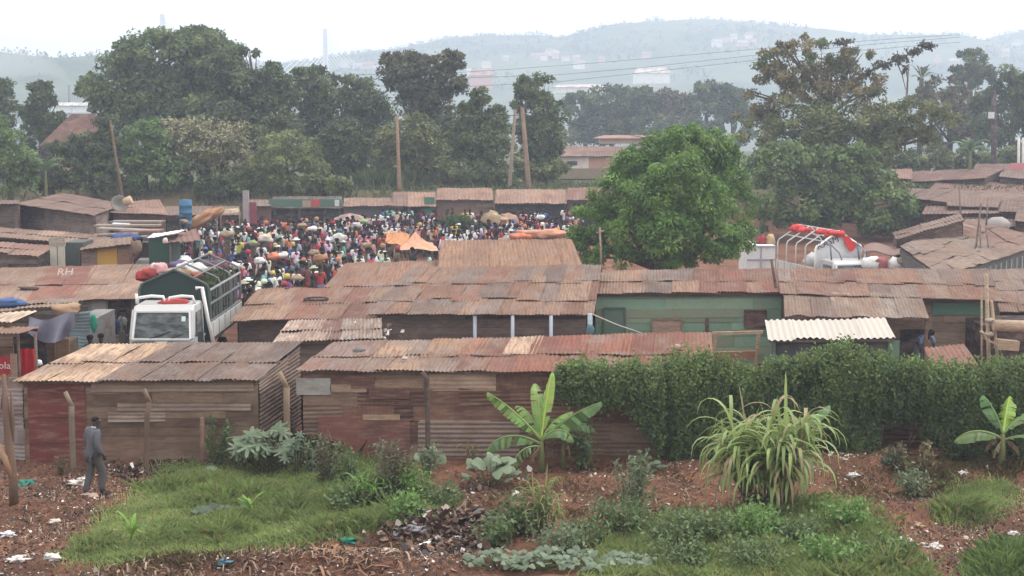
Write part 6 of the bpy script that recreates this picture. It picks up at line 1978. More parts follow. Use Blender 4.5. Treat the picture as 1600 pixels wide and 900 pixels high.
def crowd():
    R.seed(99)
    spots = []
    tries = 0
    while len(spots) < 296 and tries < 60000:
        tries += 1
        Y = 63 + 24.5 * R.random() ** 1.05; px = R.uniform(282, 905)
        if R.random() < .12: Y = R.uniform(51, 66); px = R.uniform(360, 470)
        x = (px - 800) / F * Y; z = t(x, Y)
        hx, hy = to_px((x, Y, z + 1.62))
        if not inpoly(hx, hy, CROWD): continue
        if Y < 66.5 and not (366 < hx < 505): continue
        if Y < 57 and px < 372: continue
        dmin = .58 if Y < 84 else .5
        if any((x - a) ** 2 + (Y - b) ** 2 < dmin ** 2 for a, b, _ in spots): continue
        if 600 < hx < 690 and 74 < Y < 82.5: continue
        if 500 < hx < 600 and 88.6 < Y < 91: continue
        if 676 < hx < 760 and 85 < Y < 89: continue
        if 292 < hx < 345 and 78 < Y < 85: continue
        spots.append((x, Y, z))
    spots.sort(key=lambda s: s[1])
    tn, bn = list(TOPS), list(BOTS)
    wts = [34, 12, 10, 5, 5, 5, 12, 8, 3, 3, 7, 4, 3, 6, 6, 3, 2]
    used = set()
    poses = {'stand': 'standing', 'walk': 'walking', 'carry': 'arm raising', 'bend': 'bending', 'sit': 'sitting'}
    def where(hx, hy, Y):
        dep = 'front' if Y < 71 else 'middle' if Y < 82 else 'rear'
        side = 'far left' if hx < 400 else 'left' if hx < 500 else 'middle' if hx < 610 else 'right' if hx < 730 else 'far right'
        return dep, side
    for i, (x, Y, z) in enumerate(spots):
        hx, hy = to_px((x, Y, z + 1.62)); dep, side = where(hx, hy, Y)
        fixed = None
        if i == 0: fixed = None
        for k in range(200):
            pose = R.choices(['stand', 'walk', 'carry', 'bend', 'sit'], [46, 24, 10, 14, 2])[0]
            tp = R.choices(tn, wts)[0]; bt = R.choice(bn); skirt = R.random() < .45
            hk = R.choices(['hair', 'headscarf', 'cap', 'hat'], [74, 15, 8, 3])[0]; hn, hc = R.choice(HCOL[hk])
            key = (tp, bt, skirt, hk, hn, pose, dep, side)
            if key not in used: break
        used.add(key)
        head = '' if hk == 'hair' else f' and {hn} {hk}'
        lb = f'{poses[pose]} person in {tp} top, {bt} {"skirt" if skirt else ("" if bt == "blue jeans" else "trousers")}{head}, crowd {dep} {side}'.replace(' ,', ',').replace('  ', ' ')
        lb = lb.replace('jeans trousers', 'jeans')
        yaw = R.uniform(0, 6.28)
        dl = lambda c: tuple(v * .9 + sum(c) / 3 * .12 for v in c)
        j = lambda c: tuple(min(.78, v * R.uniform(.75, 1.2)) for v in dl(c))
        o = person((x, Y, z), yaw, pose, j(TOPS[tp]), j(BOTS[bt]), skirt, hk, j(hc), lb, R.uniform(1.0, 1.14), 'people in the market crowd')
        # burdens carried on the head are things of their own
        if pose == 'carry' and R.random() < .6:
            cn, cc = R.choice([('white', (.75, .74, .72)), ('white', (.7, .7, .69)), ('tan', (.40, .31, .21)), ('tan', (.34, .25, .17)), ('pale green', (.33, .40, .22))])
            mb = MB(); mb.blob((x, Y, z + 1.87 * o.scale[0]), (.25, .18, .13), cc, i, 10, 6, .35)
            tag(mb.build('sack', M['cloth']), f'{cn} sack carried above the {tp} top, {bt} {"skirt" if skirt else "trousers"}{head}'.replace('jeans trousers', 'jeans'), 'sack', 'sacks carried on heads')
crowd()


def far_crowd():
    """those past the first three hundred: the small figures at the back, one mass"""
    R.seed(123); rg = np.random.default_rng(5)
    bits = {k: {} for k in ('body', 'top', 'trousers', 'skirt')}
    VV = []; FF = []; CC = []; off = 0
    cache = {}
    for pz in ('stand', 'walk', 'bend'):
        for part in ('body', 'top', 'trousers', 'skirt'):
            me = FIG[pz][1][part]; v = np.empty(len(me.vertices) * 3); me.vertices.foreach_get('co', v)
            cache[pz, part] = (v.reshape(-1, 3), [tuple(p.vertices) for p in me.polygons])
    n = 0; tries = 0
    while n < 380 and tries < 20000:
        tries += 1
        Y = R.uniform(80, 93.9); px = R.uniform(284, 905); x = (px - 800) / F * Y; z = t(x, Y); hx, hy = to_px((x, Y, z + 1.6))
        if not inpoly(hx, hy, CROWD) or (600 < hx < 690 and Y < 83): continue
        n += 1; pz = R.choice(['stand', 'stand', 'walk', 'bend']); a = R.uniform(0, 6.28); s = R.uniform(1.0, 1.12)
        rot = np.array([[math.cos(a), -math.sin(a), 0], [math.sin(a), math.cos(a), 0], [0, 0, 1]]) * s
        tp = np.array(TOPS[R.choices(list(TOPS), [36, 12, 10, 5, 4, 5, 8, 8, 3, 3, 7, 4, 3, 6, 6, 3, 2])[0]]) * .9; bt = np.array(BOTS[R.choice(list(BOTS))]) * .8
        for part, c in (('body', (.045, .03, .025)), ('top', tp), (R.choice(['trousers', 'skirt']), bt)):
            v, f = cache[pz, part]; w_ = v @ rot.T + np.array([x, Y, z])
            VV.append(w_); FF += [tuple(i + off for i in q) for q in f]; CC += [(*c, 1)] * len(f); off += len(v)
    me = bpy.data.meshes.new('far_crowd'); me.from_pydata(np.concatenate(VV).tolist(), [], FF); me.polygons.foreach_set('use_smooth', [True] * len(FF))
    at = me.attributes.new('tint', 'FLOAT_COLOR', 'FACE'); at.data.foreach_set('color', np.array(CC, np.float32).ravel()); me.materials.append(M['cloth'])
    tag(link('far_crowd', me), 'the smallest figures packed between the others at the back of the market', 'crowd', kind='stuff')
far_crowd()

# market furniture in the crowd
def market_things():
    R.seed(15)
    def umbrella(px, py, Y, r, col, label):
        p = W(px, py, Y); g = t(p.x, Y)
        root = thing('market_umbrella', label, 'umbrella', (p.x, Y, g))
        mb = MB(); mb.tube([(p.x, Y, g), p], .03, 6, (.3, .28, .27)); mb.build('pole', M['metal'], root)
        mb = MB(); n = 10; vs = [(p.x, Y, p.z)]
        for rr, dz in ((.55, .14), (1.0, .42)):
            for k in range(n):
                a = k * 6.2832 / n; vs.append((p.x + r * rr * math.cos(a), Y + r * rr * math.sin(a), p.z - dz * r * .8))
        for k in range(n):
            cc = tuple(c * (1.25 if k % 2 else .85) for c in col)
            mb.add([vs[0], vs[1 + k], vs[1 + (k + 1) % n]], [(0, 1, 2)], cc)
            mb.add([vs[1 + k], vs[1 + n + k], vs[1 + n + (k + 1) % n], vs[1 + (k + 1) % n]], [(0, 1, 2, 3)], cc)
        mb.build('canopy', M['cloth'], root)
    umbrella(547, 333, 89.5, 1.05, (.27, .19, .17), 'brown and tan market umbrella at the back of the crowd')
    umbrella(572, 340, 91, .95, (.33, .15, .14), 'faded red market umbrella right behind the brown and tan one')
    # orange canopies
    def canopy(corners, peak, Y, col, label):
        P = [W(px, py, Y + dy) for px, py, dy in corners]; pk = W(*peak[:2], Y + peak[2]); n = len(P)
        root = thing('canopy_tent', label, 'canopy', ((P[0].x + P[1].x) / 2, Y + 1.5, t(P[0].x, Y)))
        mb = MB()
        for i in range(n):
            a, b = P[i], P[(i + 1) % n]; m = 6
            for u in range(m):
                for v in range(m):
                    q = [];
                    for du, dv in ((0, 0), (1, 0), (1, 1), (0, 1)):
                        uu, vv = (u + du) / m, (v + dv) / m
                        e = a.lerp(b, uu); p = e.lerp(pk, vv)
                        p.z -= .16 * math.sin(math.pi * vv) + .05 * math.sin(uu * 9 + i) * (1 - vv)
                        q.append(p)
                    mb.add(q, [(0, 1, 2, 3)], tuple(c * (.92 + .16 * ((u + v) % 3) / 2) for c in col), 0, True)
        mb.build('sheet', M['cloth'], root)
        for p in P:
            mb = MB(); mb.tube([(p.x, p.y, t(p.x, p.y)), p], .035, 6, (.25, .18, .13)); mb.build('pole', M['timber'], root)
    canopy([(616, 389, 0), (686, 391, 0), (676, 380, 2.6), (628, 384, 2.6)], (649, 361, 1.3), 76, (.56, .30, .20), 'pale orange peaked canopy in the crowd, the right one')
    canopy([(602, 378, 0), (636, 386, -.3), (640, 366, 2.4), (605, 360, 2.2)], (618, 362, 1.6), 78.5, (.46, .22, .11), 'darker orange canopy leaning against the pale peaked one')
    # heaps
    def heap(px, py, Y, r, col, label, name, mat='cloth', seed=1, cat=None):
        p = W(px, py, Y); mb = MB(); mb.blob(p, r, col, seed, 14, 9, .3); tag(mb.build(name, M[mat]), label, cat or name)
    def goods_tbl(px, py, Y, w_, label):
        p = W(px, py, Y); g = t(p.x, Y); root = thing('table', label, 'table', (p.x, Y, g))
        mb = MB(); mb.box((p.x, Y, p.z), (w_, 1.0, .06), (.25, .18, .13)); mb.build('tabletop', M['timber'], root)
        for sx in (-.45, .45):
            for sy in (-.4, .4):
                mb = MB(); mb.box((p.x + sx * w_, Y + sy, (p.z + g) / 2), (.06, .06, p.z - g), (.2, .15, .1)); mb.build('leg', M['timber'], root)
    heap(830, 367, 68.5, (.85, .5, .2), (.50, .25, .16), 'broad orange covered heap above the bright rusty roof', 'covered_heap', seed=4)
    heap(861, 366, 68.2, (.62, .5, .24), (.54, .28, .18), 'right end of the orange covered heap near the mango tree', 'covered_heap', seed=6)
    heap(812, 371, 68.0, (.5, .4, .2), (.52, .19, .12), 'small darker orange covered bundle left of the broad heap', 'covered_heap', seed=8)
    goods_tbl(838, 374, 68.4, 3.4, 'low table under the orange covered heaps')
    heap(772, 346, 87, (.8, .6, .5), (.33, .24, .15), 'ochre straw heap in front of the shop with the painted dark front', 'straw_heap', seed=12)
    heap(796, 347, 87.6, (.6, .6, .5), (.36, .23, .17), 'brownish pink bundle pile beside the ochre straw heap', 'bundle_pile', seed=13)
    # leafy banana heap
    p0 = W(712, 352, 87); rg = np.random.default_rng(8); n = 1700
    d = unit(rg.normal(size=(n, 3))); d[:, 2] = np.abs(d[:, 2]); P = np.array(p0) - np.array([0, 0, .5]) + d * np.array([1.3, .9, .95]) * rg.uniform(.7, 1, (n, 1))
    D = unit(d + rg.normal(size=(n, 3)) * .7); S = unit(np.cross(D, rg.normal(size=(n, 3))))
    o = leaves('leaf_heap', P, D, S, rg.uniform(.2, .4, n), rg.uniform(.1, .2, n), rg.uniform(.6, 1.3, (n, 1)) * np.array([.075, .12, .05]), M['leaf'])
    tag(o, 'heap of green banana leaves in the crowd before the mud walled shop', 'leaf heap', kind='stuff')
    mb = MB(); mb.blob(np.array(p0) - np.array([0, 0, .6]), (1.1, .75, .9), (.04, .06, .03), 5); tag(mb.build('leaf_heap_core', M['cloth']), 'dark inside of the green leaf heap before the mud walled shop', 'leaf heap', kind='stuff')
    hw = [(355, 366, 74, .45, (.42, .33, .24), 'tan sacking heap in the left part of the crowd'), (415, 373, 76, .5, (.68, .60, .52), 'pale cloth heap in the crowd above the red shirted people'), (395, 380, 75, .35, (.34, .40, .18), 'heap of pale green cabbages in the left part of the crowd'),
          (428, 401, 70, .4, (.68, .27, .15), 'bright orange sheeting bundle near the front of the crowd'), (500, 404, 69, .45, (.40, .22, .10), 'ochre woven basket heap at the right front of the crowd'),
          (530, 372, 79, .5, (.70, .69, .64), 'long white sack heap in the middle of the crowd'), (490, 395, 72, .35, (.34, .25, .17), 'brown carton heap in the crowd left of the fine ribbed roof'), (560, 352, 84, .4, (.66, .66, .63), 'white sack heap under the umbrellas')]
    for px, py, Y, r, col, lb in hw:
        r *= .72; heap(px, py, Y, (r, r * .7, r * .6), tuple(c * .85 for c in col), lb, 'goods_heap', seed=px, cat='heap')
        p = W(px, py, Y); g = t(p.x, Y); mb = MB(); mb.box((p.x, Y, (p.z + g) / 2 - .1), (r * .8, r * .6, max(.1, p.z - g - .1)), (.10, .075, .06)); tag(mb.build('stand', M['timber']), lb.replace(' heap', '').replace('heap of ', '') .join(['wooden stand carrying the ', '']), 'stand')
market_things()

# a few people near the left stalls and at the right hand entrance
LP = [(178, 497, 47, 'stand', (.035, .045, .10), (.40, .32, .22), 'person in dark blue top and pale khaki trousers standing left of the lorry', 0, 2.6, 'hair'),
      (192, 508, 47.6, 'stand', (.16, .16, .15), (.08, .08, .09), 'person in grey green top half hidden right beside the lorry cab', 0, 2.2, 'hair'),
      (157, 516, 43.0, 'sit', (.05, .055, .07), (.06, .06, .07), 'person in dark jacket sitting by the pale blue door, right one of two', 0, .4, 'hair'),
      (141, 521, 42.6, 'sit', (.07, .055, .05), (.05, .05, .06), 'person in dark brown top sitting by the pale blue shed, left one of two', 0, 5.8, 'hair'),
      (272, 389, 66.5, 'carry', (.76, .76, .75), (.05, .05, .06), 'person in a white shirt with an arm raised, before the dark green stall', 0, 3.1, 'hair')]
for px, py, Y, pose, tp, bt, lb, sk, yaw, hk in LP:
    p = W(px, py, Y); J = FIG[pose][0]
    person((p.x, Y, t(p.x, Y) if pose != 'sit' else t(p.x, Y) + .25), yaw, pose, tp, bt, sk, hk, (.012, .011, .011), lb, 1.0)
for k in (0, 1):
    px, Y = ((157, 43.05), (141, 42.65))[k]
    p = W(px, 516, Y); g = t(p.x, Y); mb = MB(); mb.box((p.x, Y + .06, g + .33), (.42, .34, .66), (.22, .16, .12)); tag(mb.build('stool', M['timber']), ['wooden crate seat of the person in the dark jacket', 'wooden crate seat of the person in the dark brown top'][k], 'seat')
p = W(1434, 533, 45.2)
person((p.x, 45.0, t(p.x, 45.2) + .05), .3, 'bend', (.16, .20, .32), (.12, .12, .13), 0, 'hair', (.015, .013, .012), 'person in a striped bluish shirt leaning at the dark entrance on the right', 1.0)

# ------------------------------------------------------------------ the man in the grey suit
def suit_man():
    g = G(148, 776); yaw = math.radians(52)         # faces right and a little away
    root = thing('person', 'man in a grey suit walking right past the dark red panel with his head bowed', 'person', g, yaw + math.pi / 2 - math.radians(8))
    # local frame: faces -y
    J = dict(pel=(0, .02, .94), bel=(0, .0, 1.10), che=(0, -.01, 1.32), nec=(0, -.03, 1.47), hd0=(0, -.06, 1.53), hd1=(0, -.085, 1.62), hd2=(0, -.07, 1.70),
             chin=(0, -.135, 1.545), shl=(-.19, 0, 1.41), ell=(-.24, .05, 1.13), wrl=(-.22, -.10, .92), pal=(-.21, -.13, .86),
             shr=(.19, 0, 1.41), elr=(.25, .03, 1.13), wrr=(.20, -.16, .98), par=(.19, -.20, .93),
             hil=(-.09, 0, .90), knl=(-.10, -.16, .53), anl=(-.10, -.10, .12), tol=(-.11, -.24, .05),
             hir=(.09, 0, .90), knr=(.10, .03, .50), anr=(.10, .17, .10), tor=(.10, .05, .035))
    E = [('pel', 'bel'), ('bel', 'che'), ('che', 'nec'), ('nec', 'hd0'), ('hd0', 'hd1'), ('hd1', 'hd2'), ('hd0', 'chin'), ('che', 'shl'), ('shl', 'ell'), ('ell', 'wrl'), ('wrl', 'pal'), ('che', 'shr'), ('shr', 'elr'), ('elr', 'wrr'), ('wrr', 'par'),
         ('pel', 'hil'), ('hil', 'knl'), ('knl', 'anl'), ('anl', 'tol'), ('pel', 'hir'), ('hir', 'knr'), ('knr', 'anr'), ('anr', 'tor')]
    Rr = dict(BODY_R); Rr.update(chin=.032, hd0=.06, hd1=(.076, .095), hd2=(.055, .065), pal=(.036, .02), par=(.036, .02), wrl=.027, wrr=.027)
    for s, sg in (('l', -1), ('r', 1)):
        p = Vector(J['pa' + s]); d = (p - Vector(J['wr' + s])).normalized(); side = Vector((0, 1, 0)) - d * d.y; side.normalize()
        for i, (off, ln) in enumerate([(-.03, .072), (-.01, .082), (.01, .078), (.03, .06)]):
            b = p + side * off + d * .02; m_ = b + d * ln * .55 + Vector((-sg * .008, 0, 0)); e = m_ + d * ln * .45 + Vector((-sg * .02, 0, 0))
            for nm, v in (('a', b), ('b', m_), ('c', e)): J[f'f{s}{i}{nm}'] = tuple(v); Rr[f'f{s}{i}{nm}'] = .0095 if nm != 'c' else .007
            E += [('pa' + s, f'f{s}{i}a'), (f'f{s}{i}a', f'f{s}{i}b'), (f'f{s}{i}b', f'f{s}{i}c')]
        b = p - side * .035 - d * .02; e = b - side * .03 + d * .04 + Vector((-sg * .015, 0, 0))
        J['t' + s] = tuple(b); J['u' + s] = tuple(e); Rr['t' + s] = .012; Rr['u' + s] = .009; E += [('pa' + s, 't' + s), ('t' + s, 'u' + s)]
    body = chain(J, E, Rr, 'body'); settint(body, (.045, .028, .022)); body.materials.append(M['skin'])
    # ears, nose, brow joined into the head
    bm = bmesh.new(); bm.from_mesh(body)
    for c, r in (((-.088, -.08, 1.615), (.012, .025, .034)), ((.088, -.08, 1.615), (.012, .025, .034)), ((0, -.185, 1.605), (.018, .022, .028)), ((0, -.165, 1.555), (.026, .014, .010))):
        mt = Matrix.Translation(c) @ Matrix.Diagonal((*r, 1)); bmesh.ops.create_icosphere(bm, subdivisions=2, radius=1, matrix=mt)
    bm.to_mesh(body); bm.free(); settint(body, (.045, .028, .022))
    link('body', body, root)
    mb = MB()
    for s in (-1, 1): mb.blob((s * .034, -.168, 1.625), (.014, .008, .009), (.7, .68, .64), 1, 8, 5, 0)
    mb.build('eyes', M['skin'], root, local=True)
    mb = MB(); mb.lathe([(.060, .0), (.067, .03), (.061, .055), (.036, .072), (.01, .077)], 14, (.02, .018, .018), (0, -.065, 1.632), sy=1.2, rot=Matrix.Rotation(-.15, 3, 'X')); mb.build('hair', M['cloth'], root, local=True)
    P = {k: tuple(np.array(v if hasattr(v, '__len__') else (v, v)) + .03) for k, v in Rr.items()}
    J2 = dict(J); J2['hem'] = (0, .03, .82); P['hem'] = (.195, .165); P['pel'] = (.175, .145); P['bel'] = (.16, .128); P['che'] = (.185, .135)
    J2['yoke'] = (0, -.02, 1.43); P['yoke'] = (.10, .075)
    for s in 'lr': P['sh' + s] = (.088, .088); P['el' + s] = (.072, .072); P['wr' + s] = (.058, .058)
    jk = chain(J2, [('hem', 'pel'), ('pel', 'bel'), ('bel', 'che'), ('che', 'yoke'), ('che', 'shl'), ('shl', 'ell'), ('ell', 'wrl'), ('che', 'shr'), ('shr', 'elr'), ('elr', 'wrr')], P, 'jacket')
    settint(jk, (.115, .117, .132)); jk.materials.append(M['cloth']); jo = link('jacket', jk, root)
    mb = MB(); mb.lathe([(.075, 0), (.085, .03), (.07, .055)], 14, (.155, .158, .175), (0, -.025, 1.43), sy=.95, rot=Matrix.Rotation(.2, 3, 'X')); mb.build('collar', M['cloth'], jo, local=True)
    mb = MB(); mb.lathe([(.058, 0), (.066, .03), (.062, .045)], 12, (.55, .55, .55), (0, -.03, 1.462), rot=Matrix.Rotation(.2, 3, 'X')); mb.build('shirt_collar', M['cloth'], jo, local=True)
    P['hil'] = P['hir'] = (.115, .12); P['knl'] = P['knr'] = (.088, .092); P['anl'] = P['anr'] = (.072, .08); P['pel'] = (.15, .13)
    tr = chain(J2, [('pel', 'hil'), ('hil', 'knl'), ('knl', 'anl'), ('pel', 'hir'), ('hir', 'knr'), ('knr', 'anr')], P, 'trousers')
    settint(tr, (.098, .096, .098)); tr.materials.append(M['cloth']); link('trousers', tr, root)
    for s in 'lr':
        a, b = Vector(J['an' + s]), Vector(J['to' + s]); mb = MB(); d = (b - a); d.z *= .6
        mb.blob(a.lerp(b, .5) + Vector((0, -.02, -.02)), (.05, .145, .05), (.03, .025, .022), 1, 10, 7, .04); mb.build('shoe', M['rubber'], root, local=True)
    low = min((root.matrix_basis @ v.co).z for v in body.vertices)
    root.location.z += g.z - low + .0
suit_man()
# ------------------------------------------------------------------ foreground growth and rubbish
def region(poly, n, seed=0, jit=0.0):
    """n ground points inside a patch outlined on the ground"""
    rg = np.random.default_rng(seed)
    W_ = [flat(px, py) for px, py in poly]
    xs_ = [p[0] for p in W_]; ys_ = [p[1] for p in W_]
    out = []
    tot = 0
    while tot < n:
        m = n * 3
        x = rg.uniform(min(xs_), max(xs_), m); y = rg.uniform(min(ys_), max(ys_), m)
        ins = np.zeros(m, bool); k = len(W_)
        for i in range(k):
            (x0, y0), (x1, y1) = W_[i], W_[(i + 1) % k]
            cond = ((y0 > y) != (y1 > y)) & (x < (x1 - x0) * (y - y0) / ((y1 - y0) if y1 != y0 else 1e-9) + x0)
            ins ^= cond
        edge = fbm(x * 1.6 + 40, y * 1.6, 21, 3) + 0 * x
        ins &= edge > jit
        out.append(np.stack([x[ins], y[ins]], 1)); tot += ins.sum()
        if m == 0: break
    P = np.concatenate(out)[:n]
    P = P + rg.normal(size=P.shape) * np.array([.22, .26])
    return np.column_stack([P, T(P[:, 0], P[:, 1])])


def turf(name, label, poly, n, h, wd, cols, seed, lean=.8, jit=.27, cat='grass'):
    rg = np.random.default_rng(seed)
    P = region(poly, n, seed, jit)
    n = len(P)
    an = rg.uniform(0, 6.283, n); ln = rg.uniform(.1, lean, n)
    pat = fbm(P[:, 0] * .9, P[:, 1] * .9, 8, 3)
    H = h * rg.uniform(.4, 1.25, n) * (.25 + 2.6 * pat ** 2)
    dx_, dy_ = np.cos(an) * ln, np.sin(an) * ln
    side = np.stack([-np.sin(an), np.cos(an), np.zeros(n)], 1) * (wd * rg.uniform(.6, 1.3, n))[:, None] * .5
    up = lambda k, b: np.stack([dx_ * H * k * b, dy_ * H * k * b, H * k * (1 - .3 * ln * b)], 1)
    m1 = P + up(.55, .6); tp = P + up(1, 1.2)
    V = np.stack([P - side, P + side, m1 + side * .75, tp, m1 - side * .75], 1)
    f = np.clip(rg.random(n) * .5 + (fbm(P[:, 0] * .5 + 3, P[:, 1] * .5, 14, 3) - .25), 0, 1)[:, None]
    c = np.array(cols[0]) * (1 - f) + np.array(cols[1]) * f
    if len(cols) > 2:
        s = rg.random(n) < .07; c[s] = np.array(cols[2])
    o = np_mesh(name, V.reshape(-1, 3), 5, c * rg.uniform(.8, 1.2, (n, 1)), M['grass'])
    return tag(o, label, cat, kind='stuff')


GC = ((.23, .325, .115), (.39, .47, .20), (.45, .39, .22))
turf('grass', 'bright green grass patch left of the middle, reaching the wall of the long low shack', [(110, 884), (175, 815), (250, 762), (255, 740), (330, 735), (370, 718), (470, 712), (560, 735), (660, 780), (700, 800), (690, 822), (610, 836), (500, 846), (380, 860), (260, 872), (160, 890)], 60000, .21, .018, GC, 1)
turf('tall_grass', 'straw tipped taller grass along the foot of the shack walls', [(365, 735), (370, 712), (420, 706), (500, 708), (520, 730), (440, 745)], 3200, .42, .016, ((.10, .14, .05), (.22, .20, .10)), 2, .6, .2)
turf('grass', 'green grass in the right foreground at the bottom of the picture', [(930, 915), (960, 850), (1010, 822), (1180, 806), (1330, 795), (1385, 830), (1400, 860), (1445, 915)], 30000, .24, .017, GC, 3, .8, .36)
turf('grass', 'small green grass clump on the bank far right', [(1475, 812), (1500, 778), (1550, 765), (1580, 775), (1560, 800), (1510, 820)], 5200, .2, .016, GC, 4, .8, .3)
turf('grass', 'bright grass in the bottom right corner', [(1530, 915), (1540, 885), (1600, 870), (1680, 880), (1680, 915)], 5000, .28, .018, ((.16, .27, .09), (.27, .38, .15)), 5, .7, .2)
turf('dry_grass', 'dry yellowish grass scattered over the red soil', [(740, 800), (760, 740), (1040, 725), (1100, 800), (1000, 820), (860, 820)], 2400, .14, .014, ((.17, .11, .065), (.24, .17, .09)), 6, .95, .45)
turf('dry_grass', 'thin mixed grass on the red mound at the right', [(1290, 760), (1330, 722), (1560, 716), (1600, 745), (1450, 790), (1340, 790)], 3600, .16, .014, ((.10, .12, .05), (.22, .16, .09)), 7, .95, .42)
turf('dry_grass', 'thin weedy fringe at the bottom edge of the grass', [(100, 895), (400, 868), (720, 848), (760, 860), (500, 880), (200, 905)], 1500, .14, .014, ((.12, .12, .06), (.2, .15, .09)), 8, .95, .4)


def weed(px, py, w_, h, n, cols, label, name='weed_bush', L=.09, Wd=.045, seed=0, stems=7, cat='weed', droop=.1, flower=None, tall=False):
    rg = np.random.default_rng(seed + px)
    g = G(px, py)
    root = thing(name, label, cat, g)
    mb = MB()
    Ps = []; Ds = []
    per = max(4, n // stems)
    for s in range(stems):
        an = rg.uniform(0, 6.28); r = w_ * .5 * math.sqrt(rg.random())
        b = np.array([g.x + .25 * r * math.cos(an), g.y + .25 * r * math.sin(an), g.z - .03])
        hh = h * rg.uniform(.6, 1.05)
        tip = np.array([g.x + r * math.cos(an), g.y + r * math.sin(an), g.z + hh])
        mid = (b + tip) / 2 + np.array([math.cos(an), math.sin(an), 0]) * r * .15
        mb.tube([b, mid, tip], [.012, .009, .004], 5, (.13, .12, .06))
        u = rg.random(per) ** .8; u = .12 + .9 * u
        p = (1 - u)[:, None] ** 2 * b + 2 * (u * (1 - u))[:, None] * mid + (u ** 2)[:, None] * tip
        spread = (w_ * (.17 if tall else .24)) * (1.15 - u * (.8 if tall else .5))
        p = p + rg.normal(size=(per, 3)) * spread[:, None] * np.array([.7, .7, .4])
        d = unit(rg.normal(size=(per, 3)) + np.array([0, 0, .25 - droop]))
        Ps.append(p); Ds.append(d)
    P = np.concatenate(Ps); D = np.concatenate(Ds); N = len(P)
    P[:, 2] = np.maximum(P[:, 2], g.z + .01)
    S = unit(np.cross(D, unit(rg.normal(size=(N, 3)) * .6 + np.array([0, 0, 1.0]))))
    f = rg.random((N, 1)); c = np.array(cols[0]) * (1 - f) + np.array(cols[1]) * f
    if flower: sel = rg.random(N) < flower[1]; c[sel] = np.array(flower[0])
    leaves('foliage', P, D, S, L * rg.uniform(.6, 1.4, N), Wd * rg.uniform(.6, 1.4, N), c, M['leaf'], root)
    mb.build('stem', M['bark'], root)
    return root


GW = ((.075, .12, .05), (.14, .195, .085)); GP = ((.11, .155, .09), (.18, .23, .14)); GB = ((.09, .18, .05), (.17, .28, .09)); GD = ((.09, .095, .06), (.15, .14, .09))
WEEDS = [(512, 760, .7, 1.15, 520, GD, 'tall brownish weed clump, leftmost in front of the patched wall', True), (545, 765, .6, .95, 420, GW, 'dark weed bush just right of the leftmost brownish weed', True),
         (615, 790, .9, 1.35, 1000, GD, 'tallest spire topped weed bush before the patched wall', True), (585, 800, .9, .7, 700, GW, 'leafy bush at the foot of the tallest spired weed', False),
         (650, 795, .8, .9, 700, GB, 'brighter green bush right of the tallest spired weed', False), (630, 815, .9, .55, 600, GB, 'low bright bush at the right end of the grass patch', False),
         (690, 800, .9, .6, 600, GW, 'low bush beside the rubbish mound', False), (545, 800, .8, .5, 500, GW, 'low bush inside the right half of the grass patch', False),
         (668, 745, .5, .75, 260, GP, 'pale big leaved weed by the dark fence post', False), (985, 812, .8, 1.35, 800, GP, 'tall pale weed standing in the middle of the red soil', True),
         (975, 830, 1.2, .6, 900, GW, 'bushy growth at the foot of the tall pale weed', False), (820, 835, .9, .7, 700, GW, 'leafy bush below the grass under the taller banana plant', False),
         (770, 850, .8, .5, 500, GW, 'bush left of the grass under the taller banana plant', False), (870, 860, 1.1, .45, 650, GP, 'low pale bush above the pale ground creeper', False),
         (920, 850, .9, .45, 500, GW, 'low green bush between the creeper and the tall pale weed', False), (1050, 855, 1.3, .6, 1000, GW, 'dense bush at the left end of the right foreground grass', False),
         (1110, 845, 1.2, .55, 900, GW, 'dense bush below the drooping grass clump, left', False), (1170, 840, 1.1, .6, 900, GB, 'dense brighter bush below the drooping grass clump', False),
         (1240, 850, 1.1, .5, 800, GW, 'dense bush right of the brighter one in the foreground grass', False), (1320, 830, 1.1, .6, 900, GB, 'upright bush at the right end of the foreground grass', False),
         (1430, 775, .8, .6, 420, GP, 'straggly weed on the red mound at the right', False), (1395, 735, .5, .6, 260, GD, 'brownish weed under the gap in the vine hedge', False),
         (1450, 740, .5, .75, 160, ((.16, .14, .07), (.22, .18, .10)), 'yellowing stalk weed right of the gap in the hedge', True), (340, 730, .6, 1.1, 420, GW, 'dark leafy sapling against the end of the long low shack', True),
         (487, 745, .5, .9, 260, GP, 'pale leafy sapling between the two front shacks', True), (1180, 800, .6, .45, 300, GD, 'dull weed under the left side of the drooping grass clump', False),
         (1585, 720, .6, .6, 400, GW, 'bush behind the banana plant at the right edge', False), (905, 735, .6, 1.0, 500, GW, 'dark creeper bush on the wall right of the smaller banana', False),
         (1380, 878, 1.0, .4, 500, GW, 'low bush at the bottom right of the grass', False), (1300, 885, 1.2, .4, 700, GB, 'low bright bush at the bottom of the foreground grass', False), (97, 742, .3, .5, 60, GD, 'small dry sprig before the dark red panel', True),
         (1060, 885, 1.3, .45, 800, GW, 'low bush at the bottom edge right of the creeper', False), (1180, 885, 1.3, .45, 800, GW, 'low bush at the bottom edge below the drooping grass', False)]
for i, (px, py, w_, h, n, cols, lb, tall) in enumerate(WEEDS):
    weed(px, py, w_, h, n, cols, lb, seed=i, stems=6 + n // 90, tall=tall, L=.11, Wd=.05)


